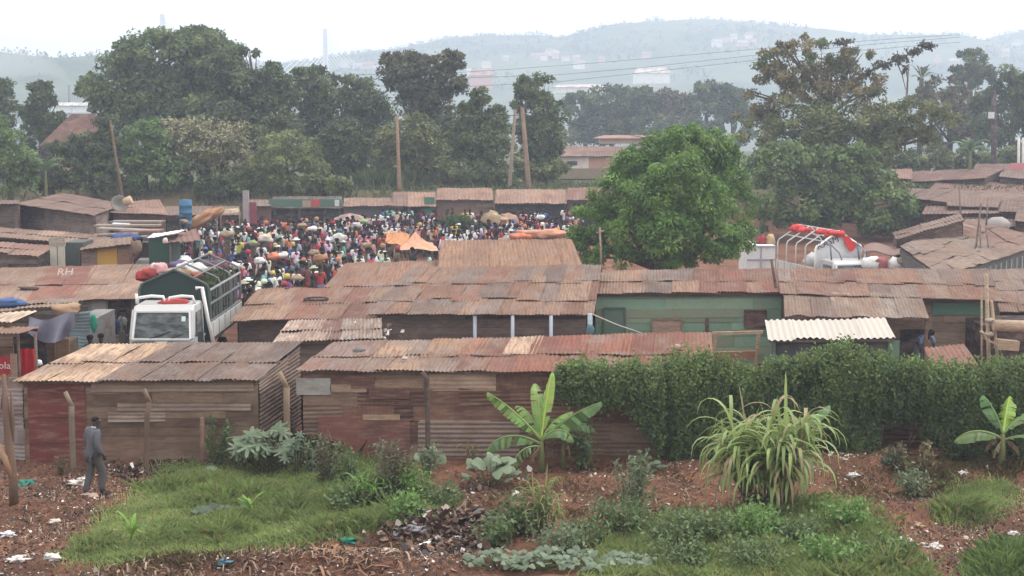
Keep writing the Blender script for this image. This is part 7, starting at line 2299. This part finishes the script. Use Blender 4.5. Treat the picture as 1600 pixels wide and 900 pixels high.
def broadleaf(px, py, w_, h, n, r, label, col=((.13, .18, .11), (.2, .26, .17)), lobes=0, name='broad_leaved_plant', cat='plant', seed=0):
    R.seed(seed + px)
    g = G(px, py)
    root = thing(name, label, cat, g)
    ms = MB()
    for i in range(n):
        an = R.uniform(0, 6.28); rr = w_ * .5 * math.sqrt(R.random())
        c = Vector((g.x + rr * math.cos(an), g.y + rr * math.sin(an) * .7, g.z + h * R.uniform(.45, 1.0) * (1 - .35 * (2 * rr / w_) ** 2)))
        ms.tube([(g.x + rr * .2 * math.cos(an), g.y + rr * .2 * math.sin(an), g.z - .02), c - Vector((0, 0, .02))], [.010, .006], 5, (.14, .15, .07))
        q = r * R.uniform(.6, 1.2); k = R.random()
        cc = tuple(a + (b - a) * k for a, b in zip(*col))
        tilt = Vector((R.uniform(-.6, .6), R.uniform(-.9, .1), 1)).normalized()
        rot = Vector((0, 0, 1)).rotation_difference(tilt).to_matrix()
        m = 42 if lobes else 12; vs = [c - tilt * .0 * q]
        a0 = R.uniform(0, 6.28)
        for j in range(m):
            a = a0 + j * 6.2832 / m
            rad = q * (.34 + .66 * abs(math.cos((a - a0) * lobes / 2)) ** 1.6 if lobes else .85 + .15 * math.cos(3 * (a - a0)))
            vs.append(c + rot @ Vector((math.cos(a) * rad, math.sin(a) * rad, -.22 * rad + .06 * q * math.sin(5 * a))))
        mb = MB(); mb.add(vs, [(0, 1 + j, 1 + (j + 1) % m) for j in range(m)], cc, 0, True)
        mb.build('leaf', M['bigleaf'], root)
    ms.build('stem', M['bark'], root)
    return root


broadleaf(415, 742, 1.5, 1.2, 34, .25, 'large pale star leaved plant at the corner of the long low shack', lobes=7, name='castor_plant')
broadleaf(465, 745, .6, 1.0, 8, .16, 'smaller star leaved plant right of the large pale one', col=((.08, .12, .08), (.13, .17, .12)), lobes=7, name='castor_plant')
broadleaf(768, 762, 1.3, .75, 26, .17, 'pale broad leaved plant under the long left banana leaf', name='squash_plant')
broadleaf(325, 748, .9, .22, 16, .15, 'low grey green squash plant at the top of the grass patch', name='squash_plant')
broadleaf(340, 805, 1.1, .2, 18, .14, 'low darker squash plant in the middle of the grass patch', col=((.06, .09, .05), (.10, .14, .09)), name='squash_plant')
broadleaf(400, 772, .7, .18, 9, .13, 'small squash plant right of the middle of the grass patch', name='squash_plant')
broadleaf(675, 735, .6, .5, 9, .13, 'pale squash plant at the foot of the dark fence post', name='squash_plant')
broadleaf(1020, 742, .6, .3, 7, .12, 'small pale plant at the foot of the wall left of the hedge', name='squash_plant')
for i, (px, py) in enumerate([(780, 888), (830, 892), (880, 885), (930, 895), (990, 893)]):
    broadleaf(px, py, 1.25, .34, 46, .085, ['pale ground creeper at the left end of the bottom edge creepers', 'pale ground creeper, second from the left at the bottom edge', 'pale ground creeper in the middle of the bottom edge creepers',
              'pale ground creeper, second from the right at the bottom edge', 'pale ground creeper at the right end of the bottom edge creepers'][i], col=((.12, .17, .11), (.19, .25, .17)), name='creeper', cat='creeper')


# ---- banana plants ----------------------------------------------------
def banana(px, py, h, leafs, label, seed, stem_r=.07, parallel=None, sc_=1.0):
    R.seed(seed)
    g = G(px, py)
    root = thing('banana_plant', label, 'banana plant', g)
    top = g + Vector((0, 0, h))
    for k in range(3):
        mb = MB(); banana_leaf(mb, top - Vector((0, 0, .06 + .05 * k)), R.uniform(0, 6.28), -.35, h * R.uniform(.6, .8), .16, (.20, .15, .085), .9, 1.3, 10, -.7)
        mb.build('dead_leaf', M['bigleaf'], root)
    mb = MB(); mb.tube([g - Vector((0, 0, .1)), g.lerp(top, .5), top], [stem_r * 1.3, stem_r, stem_r * .7], 9, (.15, .16, .07)); mb.build('stem', M['bark'], root)
    for (az, el, L, wd, bend, tear, col, dz, roll) in leafs:
        mb = MB(); banana_leaf(mb, top - Vector((0, 0, dz)), math.radians(az), math.radians(el), L, wd, col, bend, tear, 16, roll)
        mb.build('leaf', M['bigleaf'], root)
    return root

LG = (.21, .34, .10); LB = (.32, .48, .11); LD = (.155, .25, .10)
banana(846, 738, .72, [(186, 50, 1.65, .40, .25, 1.3, LG, 0, -.75), (100, 75, 1.45, .34, .7, .3, LG, 0, 0), (62, 76, 1.5, .31, .22, .25, LB, -.05, -.35), (125, 60, 1.25, .34, .9, .6, LG, .02, -.3), (35, 50, 1.1, .36, 1.3, .8, LG, .05, -.5), (215, 15, 1.0, .36, 1.4, 1.2, LD, .15, -.6), (8, 42, 1.6, .50, .35, .9, LD, 0, -.8), (-20, 60, 1.0, .44, 1.9, .4, LD, .05, -.5),
                         (188, 32, 1.4, .46, 1.25, 1.2, LD, .1, -.7), (20, 62, 1.0, .28, .8, .7, LG, 0, 0)], 'taller banana plant in the middle with a bright upright young leaf', 3)
banana(880, 735, .95, [(15, 35, .85, .42, 1.3, .3, LD, .05, -.6), (-70, 30, .6, .28, 2.0, .8, (.10, .14, .06), .1, .2), (160, 60, .5, .24, 1.2, .6, LD, 0, 0), (-20, -10, .8, .34, .9, .2, (.09, .14, .075), .15, .9)], 'smaller banana plant right behind the taller one', 6, .05)
banana(1565, 735, .82, [(122, 66, 1.0, .46, .45, .5, (.13, .24, .09), 0, -.4), (62, 60, 1.0, .48, .4, .4, LB, 0, -.5), (182, 30, 1.2, .5, 1.1, .4, LD, .12, -.6), (12, 44, 1.2, .46, .6, .3, LD, 0, .1), (-10, 25, 1.1, .4, 1.1, .4, LD, .15, .2)], 'banana plant at the right edge with broad untorn leaves', 9, .075)
p = G(1262, 735)
banana(1258, 735, .85, [(25, 55, .8, .38, .5, .1, (.12, .23, .10), 0, -.4), (150, 50, .6, .3, .8, .2, LD, 0, 0)], 'young banana plant peeping out behind the drooping grass clump', 12, .05)


def grass_clump(px, py, w_, h, n, label, cols, seed=1, name='grass_clump', Lr=(1.2, 2.3), wd=.05, stems=9):
    R.seed(seed)
    g = G(px, py)
    root = thing(name, label, 'grass clump', g)
    ms = MB(); tops = []
    for i in range(stems):
        an = R.uniform(0, 6.28); r = w_ * .16 * math.sqrt(R.random()); lean = R.uniform(.02, .30)
        b = g + Vector((r * math.cos(an), r * math.sin(an) * .8, -.05)); hh = h * R.uniform(.35, .72)
        tp_ = b + Vector((math.cos(an) * lean * w_ * .8, math.sin(an) * lean * w_ * .6, hh))
        ms.tube([b, b.lerp(tp_, .5), tp_], [.03, .025, .012], 6, (.20, .16, .09)); tops.append((b, tp_))
    ms.build('stem', M['bark'], root)
    mb = MB()
    for i in range(n):
        b, tp_ = R.choice(tops); k = R.uniform(.35, 1.0); p = b.lerp(tp_, k)
        az = R.uniform(0, 6.28); e = R.uniform(.95, 1.5); L = R.uniform(*Lr) * h * .5; m = 9
        bend = R.uniform(2.6, 4.6)
        if R.random() < .06: bend = .25; e = R.uniform(1.3, 1.5); k = 1
        d = Vector((math.cos(az), math.sin(az), 0)); side = Vector((-math.sin(az), math.cos(az), 0))
        f = R.random(); cc = tuple(a + (b_ - a) * f for a, b_ in zip(*cols))
        if R.random() < .14: cc = (.30, .25, .15)
        pts = []; ee = e; twist = R.uniform(-.6, .6)
        for j in range(m + 1):
            pts.append(p.copy()); ee_ = max(ee, -1.45)
            p = p + (d * math.cos(ee_) + Vector((0, 0, 1)) * math.sin(ee_)) * (L / m); ee -= bend / m * (.5 + j / m)
            if p.z < g.z + .02: p.z = g.z + .02
        vs = []
        for j, q in enumerate(pts):
            wj = wd * R.uniform(.95, 1.05) * (math.sin(math.pi * min(1, .12 + .88 * j / m)) ** .6) if j < m else .002
            s = (side * math.cos(twist * j / m) + Vector((0, 0, 1)) * math.sin(twist * j / m) * .6) * wj * .5
            nrm = Vector((0, 0, 1))
            vs += [q - s, q + Vector((0, 0, -.012)), q + s]
        fs = []
        for j in range(m):
            fs += [(j * 3, j * 3 + 1, j * 3 + 4, j * 3 + 3), (j * 3 + 1, j * 3 + 2, j * 3 + 5, j * 3 + 4)]
        mb.add(vs, fs, cc, 0, True)
    mb.build('blades', M['bigleaf'], root)
    return root


grass_clump(1195, 800, 2.6, 2.7, 520, 'big drooping cane grass clump in front of the vine hedge', ((.18, .265, .09), (.34, .42, .165)), 4, 'cane_grass', (.65, 1.15), .075, 26)
grass_clump(848, 830, .9, 1.25, 130, 'yellowish grass clump below the taller banana plant', ((.14, .19, .06), (.27, .28, .11)), 5, 'grass_clump', (.6, 1.2), .03, 10)
grass_clump(575, 795, 1.1, .95, 120, 'bright green upright grass tuft before the tallest spired weed', ((.12, .25, .05), (.2, .36, .08)), 6, 'grass_tuft', (.7, 1.3), .035, 10)
grass_clump(735, 722, .4, .8, 26, 'thin grass stalks before the greyish ribbed sheet', ((.16, .17, .08), (.24, .22, .12)), 7, 'grass_tuft', (.6, 1.2), .02, 6)
for i, (px, py, h, lb) in enumerate([(205, 850, .55, 'young maize shoot beside the turquoise bag'), (393, 815, .6, 'young maize shoot in the middle of the grass patch')]):
    R.seed(70 + i); g = G(px, py)
    root = thing('maize_shoot', lb, 'maize', g)
    mb = MB(); mb.tube([g, g + Vector((0, 0, h * .5))], [.018, .012], 6, (.16, .24, .07)); mb.build('stem', M['bigleaf'], root)
    for k in range(5):
        mb = MB(); banana_leaf(mb, g + Vector((0, 0, h * (.2 + .08 * k))), R.uniform(0, 6.28), R.uniform(1.0, 1.45), h * R.uniform(.6, .9), .10, (.19, .34, .07), .7, .0, 8); mb.build('leaf', M['bigleaf'], root)


# ---- vine hedge -------------------------------------------------------
TOPP = [(872, 577), (900, 571), (950, 573), (1000, 569), (1040, 562), (1070, 556), (1110, 561), (1150, 574), (1185, 582), (1215, 571), (1250, 565), (1290, 555), (1330, 542), (1360, 551), (1385, 560), (1420, 571), (1480, 574), (1540, 574), (1600, 569), (1680, 568), (1760, 575)]
BOTP = [(872, 600), (900, 612), (950, 612), (980, 622), (1005, 645), (1030, 690), (1042, 716), (1372, 716), (1380, 645), (1405, 628), (1445, 632), (1458, 690), (1500, 716), (1680, 720)]
def hedge():
    rg = np.random.default_rng(17)
    Y0 = 34.4
    px0, px1 = 872, 1760
    root = thing('vine_hedge', 'dense dark green creeper hedge smothering the fence on the right', 'hedge', (W(1270, 650, Y0).x, Y0 + .4, t(6, Y0)))
    nc = 4000; per = 34
    px = rg.uniform(px0, px1, nc)
    tp_ = np.interp(px, [a for a, b in TOPP], [b for a, b in TOPP]); bt = np.interp(px, [a for a, b in BOTP], [b for a, b in BOTP])
    bt = bt + (fbm(px * .03, px * 0, 5, 3) - .62) * np.where(px > 1370, 90, np.where(px > 1040, 34, 22))
    v = rg.random(nc) ** .9
    py = tp_ + (bt - tp_) * v + rg.normal(0, 3, nc)
    P = np.empty((nc, 3))
    for i in range(nc):
        p = W(px[i], py[i], Y0); P[i] = p
    bul = (fbm(P[:, 0] * .75, P[:, 2] * .8, 51, 3) - .5) * 1.5 + (fbm(P[:, 0] * 3.2, P[:, 2] * .9, 57, 3) - .5) * 1.1
    P[:, 1] += .35 - bul * .5 * np.clip(v * 5, .3, 1) + (1 - np.clip(v * 6, 0, 1)) * rg.uniform(0, .9, nc) + np.abs(rg.normal(0, .08, nc))
    thin = px < 1035
    P[thin, 1] = Y0 + .1 + rg.normal(0, .08, thin.sum()) + (1 - np.clip(v[thin] * 3, 0, 1)) * rg.uniform(0, .8, thin.sum())
    # strands hang downwards
    cl = fbm(P[:, 0] * 2.2, P[:, 2] * .9, 61, 3)
    N = nc * per
    off = rg.normal(size=(N, 3)) * np.array([.05, .05, .09]); off[:, 2] -= np.abs(rg.normal(0, .17, N))
    Q = np.repeat(P, per, 0) + off
    D = unit(rg.normal(size=(N, 3)) * .7 + np.array([0, -.35, -.55])); S = unit(np.cross(D, unit(rg.normal(size=(N, 3)) * .7 + np.array([0, -1.0, .5]))))
    k = np.clip(np.repeat(cl + rg.normal(0, .14, nc), per), 0, 1)[:, None]
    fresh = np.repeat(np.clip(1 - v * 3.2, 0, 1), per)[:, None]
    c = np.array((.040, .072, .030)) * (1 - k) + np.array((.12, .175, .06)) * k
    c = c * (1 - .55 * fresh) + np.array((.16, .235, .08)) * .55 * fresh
    c *= rg.uniform(.75, 1.25, (N, 1))
    leaves('foliage', Q, D, S, rg.uniform(.05, .11, N), rg.uniform(.04, .07, N), c, M['leaf'], root)
    # loose shoots along the top
    mb = MB(); R.seed(4); sp_ = []
    for i in range(150):
        pxx = R.uniform(1030, 1650); tt_ = np.interp(pxx, [a for a, b in TOPP], [b for a, b in TOPP]); p = W(pxx, tt_ + 3, Y0 + R.uniform(.1, .9))
        e = p + Vector((R.uniform(-.22, .22), R.uniform(-.2, .1), R.uniform(.1, .32))); mb.tube([p, p.lerp(e, .6) + Vector((0, 0, .06)), e], [.008, .006, .003], 4, (.12, .16, .06))
        for k2 in range(7): sp_.append(np.array(p.lerp(e, R.random())) + np.random.default_rng(i * 9 + k2).normal(size=3) * .03)
    for i in range(60):
        pxx = R.uniform(1040, 1640); p = W(pxx, R.uniform(640, 700), Y0 + .25); q = p + Vector((R.uniform(-.2, .2), .2, -R.uniform(.3, .6))); mb.tube([p, p.lerp(q, .5), q], .012, 4, (.13, .10, .07))
    mb.build('shoot', M['bark'], root)['kind'] = 'stuff'
    P = np.array(sp_); N = len(P); D = unit(rg.normal(size=(N, 3)) + np.array([0, 0, .4])); S = unit(np.cross(D, rg.normal(size=(N, 3))))
    leaves('shoot_leaves', P, D, S, rg.uniform(.06, .12, N), rg.uniform(.04, .07, N), rg.uniform(.8, 1.2, (N, 1)) * np.array([.12, .18, .06]), M['leaf'], root)
    # inner tangle
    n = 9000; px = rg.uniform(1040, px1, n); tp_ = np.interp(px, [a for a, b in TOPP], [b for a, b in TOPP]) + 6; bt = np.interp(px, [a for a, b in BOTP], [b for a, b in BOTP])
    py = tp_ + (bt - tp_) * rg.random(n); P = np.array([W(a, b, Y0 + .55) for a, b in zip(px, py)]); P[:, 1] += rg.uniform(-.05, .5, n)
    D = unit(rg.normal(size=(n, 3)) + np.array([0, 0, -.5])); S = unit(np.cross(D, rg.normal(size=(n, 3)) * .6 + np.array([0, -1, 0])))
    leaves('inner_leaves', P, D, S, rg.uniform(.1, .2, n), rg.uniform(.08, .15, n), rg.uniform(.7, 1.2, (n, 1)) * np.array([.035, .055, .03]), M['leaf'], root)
    # fence of rusty sheets behind
    R.seed(9)
    a, b = W(1040, 700, 36.1), W(1800, 700, 36.1); g = t((a.x + b.x) / 2, 36.1)
    fr = thing('sheet_fence', 'rusty brown sheet fence showing through the gap in the vine hedge', 'fence', ((a.x + b.x) / 2, 36.1, g))
    mb = MB(); facewall(mb, a, b, -.1, 1.75, 1.75, 'patch', [(.17, .085, .065), (.21, .12, .09), (.14, .075, .06)]); mb.build('panel', M['wallsheet'], fr)
    for i in range(8):
        x = a.x + (b.x - a.x) * i / 7; mb = MB(); mb.beam((x, 36.2, -.2), (x, 36.2, 1.85), .09, .09, (.2, .15, .11)); mb.build('post', M['timber'], fr)
hedge()


# ---- fence posts, stump ----------------------------------------------
def fpost(pts, Y, r, label, col, mat='concrete', bent=True):
    P = [W(px, py, Y) for px, py in pts]; g = t(P[-1].x, Y)
    root = thing('fence_post', label, 'post', (P[-1].x, Y, g))
    body = P if not bent else P[1:]
    mb = MB(); mb.tube([Vector((P[-1].x, Y, g - .1))] + list(reversed(body)), [r * 1.1] + [r] * len(body), 7, col); mb.build('shaft', M[mat], root)
    if bent:
        mb = MB(); d = P[0] - P[1]; mb.tube([P[1] - d * .12, P[0]], [r * .85, r * .75], 7, tuple(c * 1.25 for c in col)); mb.build('arm', M[mat], root)
fpost([(102, 612), (112, 634), (112, 650), (115, 735)], 33.9, .065, 'weathered fence post with bent top before the dark red panel', (.19, .155, .115))
fpost([(225, 608), (234, 628), (230, 650), (229, 732)], 33.8, .062, 'fence post with knobbed bent top before the planked wall', (.15, .105, .075))
fpost([(316, 652), (315, 720)], 34.0, .05, 'thin stake before the right part of the planked wall', (.15, .09, .065), 'timber', False)
fpost([(437, 582), (448, 605), (448, 640), (450, 706)], 34.3, .075, 'pale fence post with bent arm between the two front shacks', (.22, .16, .11))
fpost([(660, 582), (667, 592), (668, 640), (669, 715)], 34.4, .06, 'dark fence post against the middle of the patched wall', (.09, .065, .055), 'timber', False)
def stump():
    Y = 32.2; g = G(22, 788)
    root = thing('dead_trunk', 'split dead grey brown trunk at the left edge', 'trunk', g)
    mb = MB(); mb.tube([g - Vector((0, 0, .1)), W(20, 740, g.y), W(14, 690, g.y), W(9, 640, g.y), W(6, 585, g.y)], [.10, .085, .09, .07, .035], 9, (.19, .125, .09)); mb.build('stem', M['bark'], root)
    mb = MB(); mb.tube([W(20, 745, g.y), W(8, 715, g.y - .05), W(-2, 695, g.y)], [.09, .08, .06], 8, (.38, .25, .16)); mb.build('limb', M['bark'], root)
    mb = MB(); mb.tube([W(17, 720, g.y + .05), W(20, 660, g.y), W(17, 610, g.y)], [.05, .045, .02], 7, (.16, .105, .08)); mb.build('limb', M['bark'], root)
    mb = MB(); mb.tube([W(3, 640, g.y + .1), W(6, 600, g.y + .1), W(18, 580, g.y + .1)], [.03, .025, .012], 6, (.15, .10, .08)); mb.build('limb', M['bark'], root)
    # grey hanging sheeting behind the trunk
    mb = MB(); R.seed(3)
    a, b = W(-20, 700, 35.2), W(42, 700, 35.0)
    facewall(mb, a, b, .1, 1.95, 2.0, 'patch', [(.26, .23, .225), (.22, .19, .19), (.3, .27, .26)]); tag(mb.build('sheet_screen', M['wallsheet']), 'grey patched screen between the dead trunk and the dark red panel', 'screen')
    p = G(33, 725); mb = MB(); mb.blob(p + Vector((.0, 1.0, .25)), (.5, .3, .4), (.14, .11, .10), 5, rough=.3); tag(mb.build('earth_heap', M['cloth']), 'dark earthy heap at the foot of the grey patched screen', 'heap')
stump()


# ---- rubbish ----------------------------------------------------------
def litter(label, poly, n, seed, size=(.018, .07), pal=None, jit=.42, hump=.05):
    rg = np.random.default_rng(seed)
    P = region(poly, n, seed, jit); n = len(P)
    P[:, 2] += rg.uniform(.0, hump, n)
    D = unit(rg.normal(size=(n, 3)) * np.array([1, 1, .45])); S = unit(np.cross(D, rg.normal(size=(n, 3)) * .5 + np.array([0, 0, 1.0])))
    pal = np.array(pal or PAL); w_ = np.array(PW) if len(pal) == len(PW) else np.ones(len(pal)); c = pal[rg.choice(len(pal), n, p=w_ / w_.sum())] * rg.uniform(.75, 1.2, (n, 1))
    L = rg.uniform(*size, n) * np.where(rg.random(n) < .1, 1.8, 1); Wd = L * rg.uniform(.3, .9, n)
    # crumpled scraps: five point fans lifted in the middle
    U = unit(np.cross(S, D)); k = rg.uniform(-.3, .5, (n, 1))
    V = np.stack([P, P + D * (L * .4)[:, None] + S * (Wd * .5)[:, None] + U * (L * .2)[:, None] * k, P + D * L[:, None] + U * (L * .15)[:, None], P + D * (L * .75)[:, None] - S * (Wd * .4)[:, None] - U * (L * .2)[:, None] * k, P + D * (L * .15)[:, None] - S * (Wd * .5)[:, None]], 1)
    tag(np_mesh('litter', V.reshape(-1, 3), 5, c, M['litter']), label, 'litter', kind='stuff')


PAL = [(.115, .07, .052), (.08, .052, .04), (.16, .10, .072), (.22, .15, .105), (.42, .33, .26), (.62, .57, .52), (.75, .73, .71), (.05, .045, .045), (.22, .26, .34), (.40, .2, .14)]
PW = [18, 16, 15, 9, 4.5, 2.2, 1.1, 12, .6, 1.6]
litter('brown and white rubbish strewn over the ground at the left', [(-60, 915), (-60, 745), (60, 735), (240, 732), (260, 752), (190, 800), (150, 830), (115, 870), (110, 915)], 8500, 1)
litter('rubbish along the bottom edge from the left corner to the middle', [(90, 915), (150, 888), (420, 864), (600, 842), (760, 850), (770, 915)], 7500, 2, jit=.36)
litter('heap of torn paper and rags on the mound right of the grass', [(590, 850), (640, 818), (710, 806), (790, 815), (800, 850), (700, 870)], 4200, 3, (.04, .16), jit=.3, hump=.12)
litter('rubbish spread below the shack wall between man and grass', [(130, 742), (250, 726), (340, 726), (330, 738), (250, 755)], 1200, 4, (.04, .13))
litter('dark burnt rubbish on the right slope', [(1330, 850), (1360, 800), (1450, 770), (1680, 745), (1680, 880), (1530, 890), (1450, 915), (1400, 860)], 7500, 5, jit=.38)
litter('pale scraps and dry stalks on the red soil below the hedge', [(860, 800), (880, 735), (1060, 724), (1330, 722), (1600, 724), (1500, 760), (1300, 790), (1080, 820), (960, 810)], 4200, 6, (.02, .08), [(.20, .115, .08), (.15, .085, .06), (.28, .18, .12), (.4, .29, .2), (.6, .55, .5)], .44, .03)
litter('brown leaf litter between the bushes left of the banana plant', [(690, 800), (720, 740), (800, 725), (850, 760), (840, 840), (760, 830)], 1600, 7, (.03, .11), None, .4, .03)


def strips(label, poly, n, seed, cols, L=(.15, .5), w_=.022):
    rg = np.random.default_rng(seed); P = region(poly, n, seed, .35); n = len(P)
    mb = MB(); R.seed(seed)
    for p in P:
        a = R.uniform(0, 6.28); l = R.uniform(*L); d = Vector((math.cos(a), math.sin(a), 0)); q = Vector(p) + Vector((0, 0, .01))
        s = Vector((-d.y, d.x, 0)) * w_ * R.uniform(.5, 1.5); up = R.uniform(.02, .14)
        pts = [q, q + d * l * .35 + Vector((0, 0, up)), q + d * l * .7 + Vector((0, 0, up * .9)), q + d * l + Vector((0, 0, R.uniform(-.01, .06)))]
        vs = []
        for k in pts: vs += [k - s, k + s]
        mb.add(vs, [(0, 1, 3, 2), (2, 3, 5, 4), (4, 5, 7, 6)], R.choice(cols), 0, True)
    tag(mb.build('dry_stalks', M['litter']), label, 'dry stalks', kind='stuff')
DRY = [(.20, .13, .085), (.26, .18, .12), (.15, .09, .065), (.33, .25, .18)]
strips('curled brown dry leaves along the bottom edge', [(110, 912), (250, 880), (560, 862), (640, 880), (640, 915)], 220, 1, DRY, (.1, .35), .012)
strips('orange brown dry leaf bunch left of the bottom centre', [(495, 905), (510, 868), (560, 866), (575, 905)], 60, 2, [(.27, .15, .09), (.22, .125, .08)], (.2, .5), .018)
strips('dry stalks on the red soil between weed and cane grass', [(980, 815), (1020, 765), (1180, 750), (1200, 800), (1080, 815)], 70, 3, DRY, (.15, .6), .009)
strips('dry stalks on the rubbish at the left', [(0, 880), (10, 760), (180, 745), (160, 800), (100, 870)], 90, 4, DRY, (.1, .3), .009)
strips('dry stalks on the red mound at the right', [(1240, 775), (1260, 735), (1480, 735), (1420, 790)], 50, 5, DRY, (.15, .5), .009)
strips('dry scraps on the burnt slope at the right', [(1360, 860), (1380, 800), (1600, 770), (1640, 860), (1460, 890)], 50, 6, DRY, (.1, .3), .010)

BAGS = [(222, 832, .20, (.06, .36, .28), 'turquoise plastic bag lying in the grass beside the maize shoot', 'plastic_bag'), (178, 832, .12, (.62, .55, .30), 'yellowish paper scrap left of the maize shoot', 'paper_scrap'), (545, 850, .17, (.03, .24, .17), 'dark green plastic bag at the lower edge of the grass', 'plastic_bag'),
        (526, 838, .10, (.7, .68, .66), 'small white scrap left above the dark green bag', 'paper_scrap'), (42, 757, .22, (.05, .20, .16), 'teal plastic bag behind the dead trunk', 'plastic_bag'), (1332, 744, .17, (.82, .81, .80), 'bright white bag on the red soil right of the cane grass', 'plastic_bag'),
        (1503, 741, .13, (.72, .69, .66), 'white scrap on the mound left of the right edge banana plant', 'paper_scrap'), (1390, 722, .2, (.06, .15, .14), 'dark teal bag under the gap in the hedge', 'plastic_bag'), (10, 838, .17, (.74, .73, .76), 'white crumpled bag at the left edge of the rubbish', 'plastic_bag'),
        (24, 878, .2, (.66, .62, .58), 'pale bag in the lower left corner', 'plastic_bag'), (82, 876, .2, (.68, .65, .62), 'pale bag at the lower left, beside the burnt soil', 'plastic_bag'), (120, 758, .25, (.64, .59, .54), 'pale rag bundle behind the walking man', 'rag'), (129, 751, .13, (.78, .76, .74), 'round white bag on the pale rag bundle', 'plastic_bag'),
        (711, 842, .15, (.78, .76, .74), 'white scrap on top of the rag mound', 'paper_scrap'), (726, 848, .17, (.7, .66, .62), 'second white scrap right of the first on the rag mound', 'paper_scrap'), (700, 850, .2, (.52, .42, .32), 'tan cardboard piece on the rag mound', 'cardboard'), (650, 832, .24, (.34, .32, .34), 'grey rag on the left of the rag mound', 'rag'),
        (733, 822, .14, (.45, .2, .18), 'reddish rag on the rag mound', 'rag'), (752, 822, .12, (.6, .5, .42), 'pale scrap at the right end of the rag mound', 'paper_scrap'), (232, 764, .12, (.72, .70, .67), 'white scrap left of the grass beyond the walking man', 'paper_scrap'), (85, 818, .13, (.62, .52, .44), 'beige scrap in the middle of the left rubbish', 'paper_scrap'),
        (350, 882, .15, (.10, .22, .28), 'bluish plastic on the bottom edge below the grass', 'plastic_bag'), (1455, 856, .2, (.66, .6, .54), 'pale rag on the burnt slope', 'rag'), (1412, 846, .15, (.68, .63, .58), 'pale scrap left on the burnt slope', 'paper_scrap'), (1585, 836, .13, (.76, .75, .74), 'white bottle shaped scrap on the burnt slope at the right', 'plastic_bottle'),
        (1435, 825, .16, (.40, .28, .17), 'tan leaf bunch at the top of the burnt slope', 'leaf_bunch'), (1561, 760, .14, (.7, .66, .62), 'white stone like scrap near the right edge', 'paper_scrap'), (1300, 874, .05, (.6, .6, .6), 'tiny pale scrap in the foreground grass', 'paper_scrap'), (140, 776, .16, (.55, .40, .32), 'pinkish beige rag at the walking man\'s heel', 'rag'),
        (610, 862, .14, (.6, .5, .45), 'beige scrap on the bottom rubbish right of the dry leaf bunch', 'paper_scrap'), (20, 745, .13, (.74, .72, .7), 'white scrap left of the dead trunk', 'paper_scrap'), (455, 832, .09, (.76, .75, .74), 'small white scrap in the lower grass', 'paper_scrap')]
for i, (px, py, r, col, lb, nm) in enumerate(BAGS):
    r *= .8; col = tuple(c * .85 for c in col)
    g = G(px, py); mb = MB(); mb.blob(g + Vector((0, 0, r * .12)), (r, r * .8, r * .36), col, i * 3 + 1, 18, 12, .6)
    tag(mb.build(nm, M['litter']), lb, nm.replace('_', ' '))


# ---- odds and ends on the roofs ---------------------------------------
def odds():
    p = W(494, 468, 47.3); mb = MB(); n = 22
    ring = [p + Vector((.36 * math.cos(k * 6.2832 / n), .36 * math.sin(k * 6.2832 / n), .02)) for k in range(n + 1)]
    mb.tube(ring, .035, 6, (.05, .045, .045), cap=False); tag(mb.build('hoop_ring', M['rubber']), 'dark ring lying on the brown roof behind the lorry load', 'ring')
    for px, py, Y, r, lb in [(575, 436, 52.6, .16, 'dark flat scrap on the orange brown fine ribbed roof'), (345, 572, 36.4, .2, 'dark bent scrap on the grey part of the long low roof'), (122, 560, 37.0, .07, 'small dark stone on the pale end of the long low roof'),
                             (45, 452, 52, .35, 'dark patch of scrap on the pale brown roof at the left'), (905, 545, 37.4, .07, 'small stone on the red part of the patched roof'), (448, 452, 49.2, .08, 'small dark stone high on the brown roof behind the lorry load'),
                             (985, 556, 36.8, .09, 'dark stone low on the red part of the patched roof')]:
        p = W(px, py, Y); mb = MB(); mb.blob(p + Vector((0, 0, .03)), (r, r * .7, r * .22), (.07, .055, .05), px, 10, 6, .35); tag(mb.build('scrap', M['litter']), lb, 'scrap')
odds()
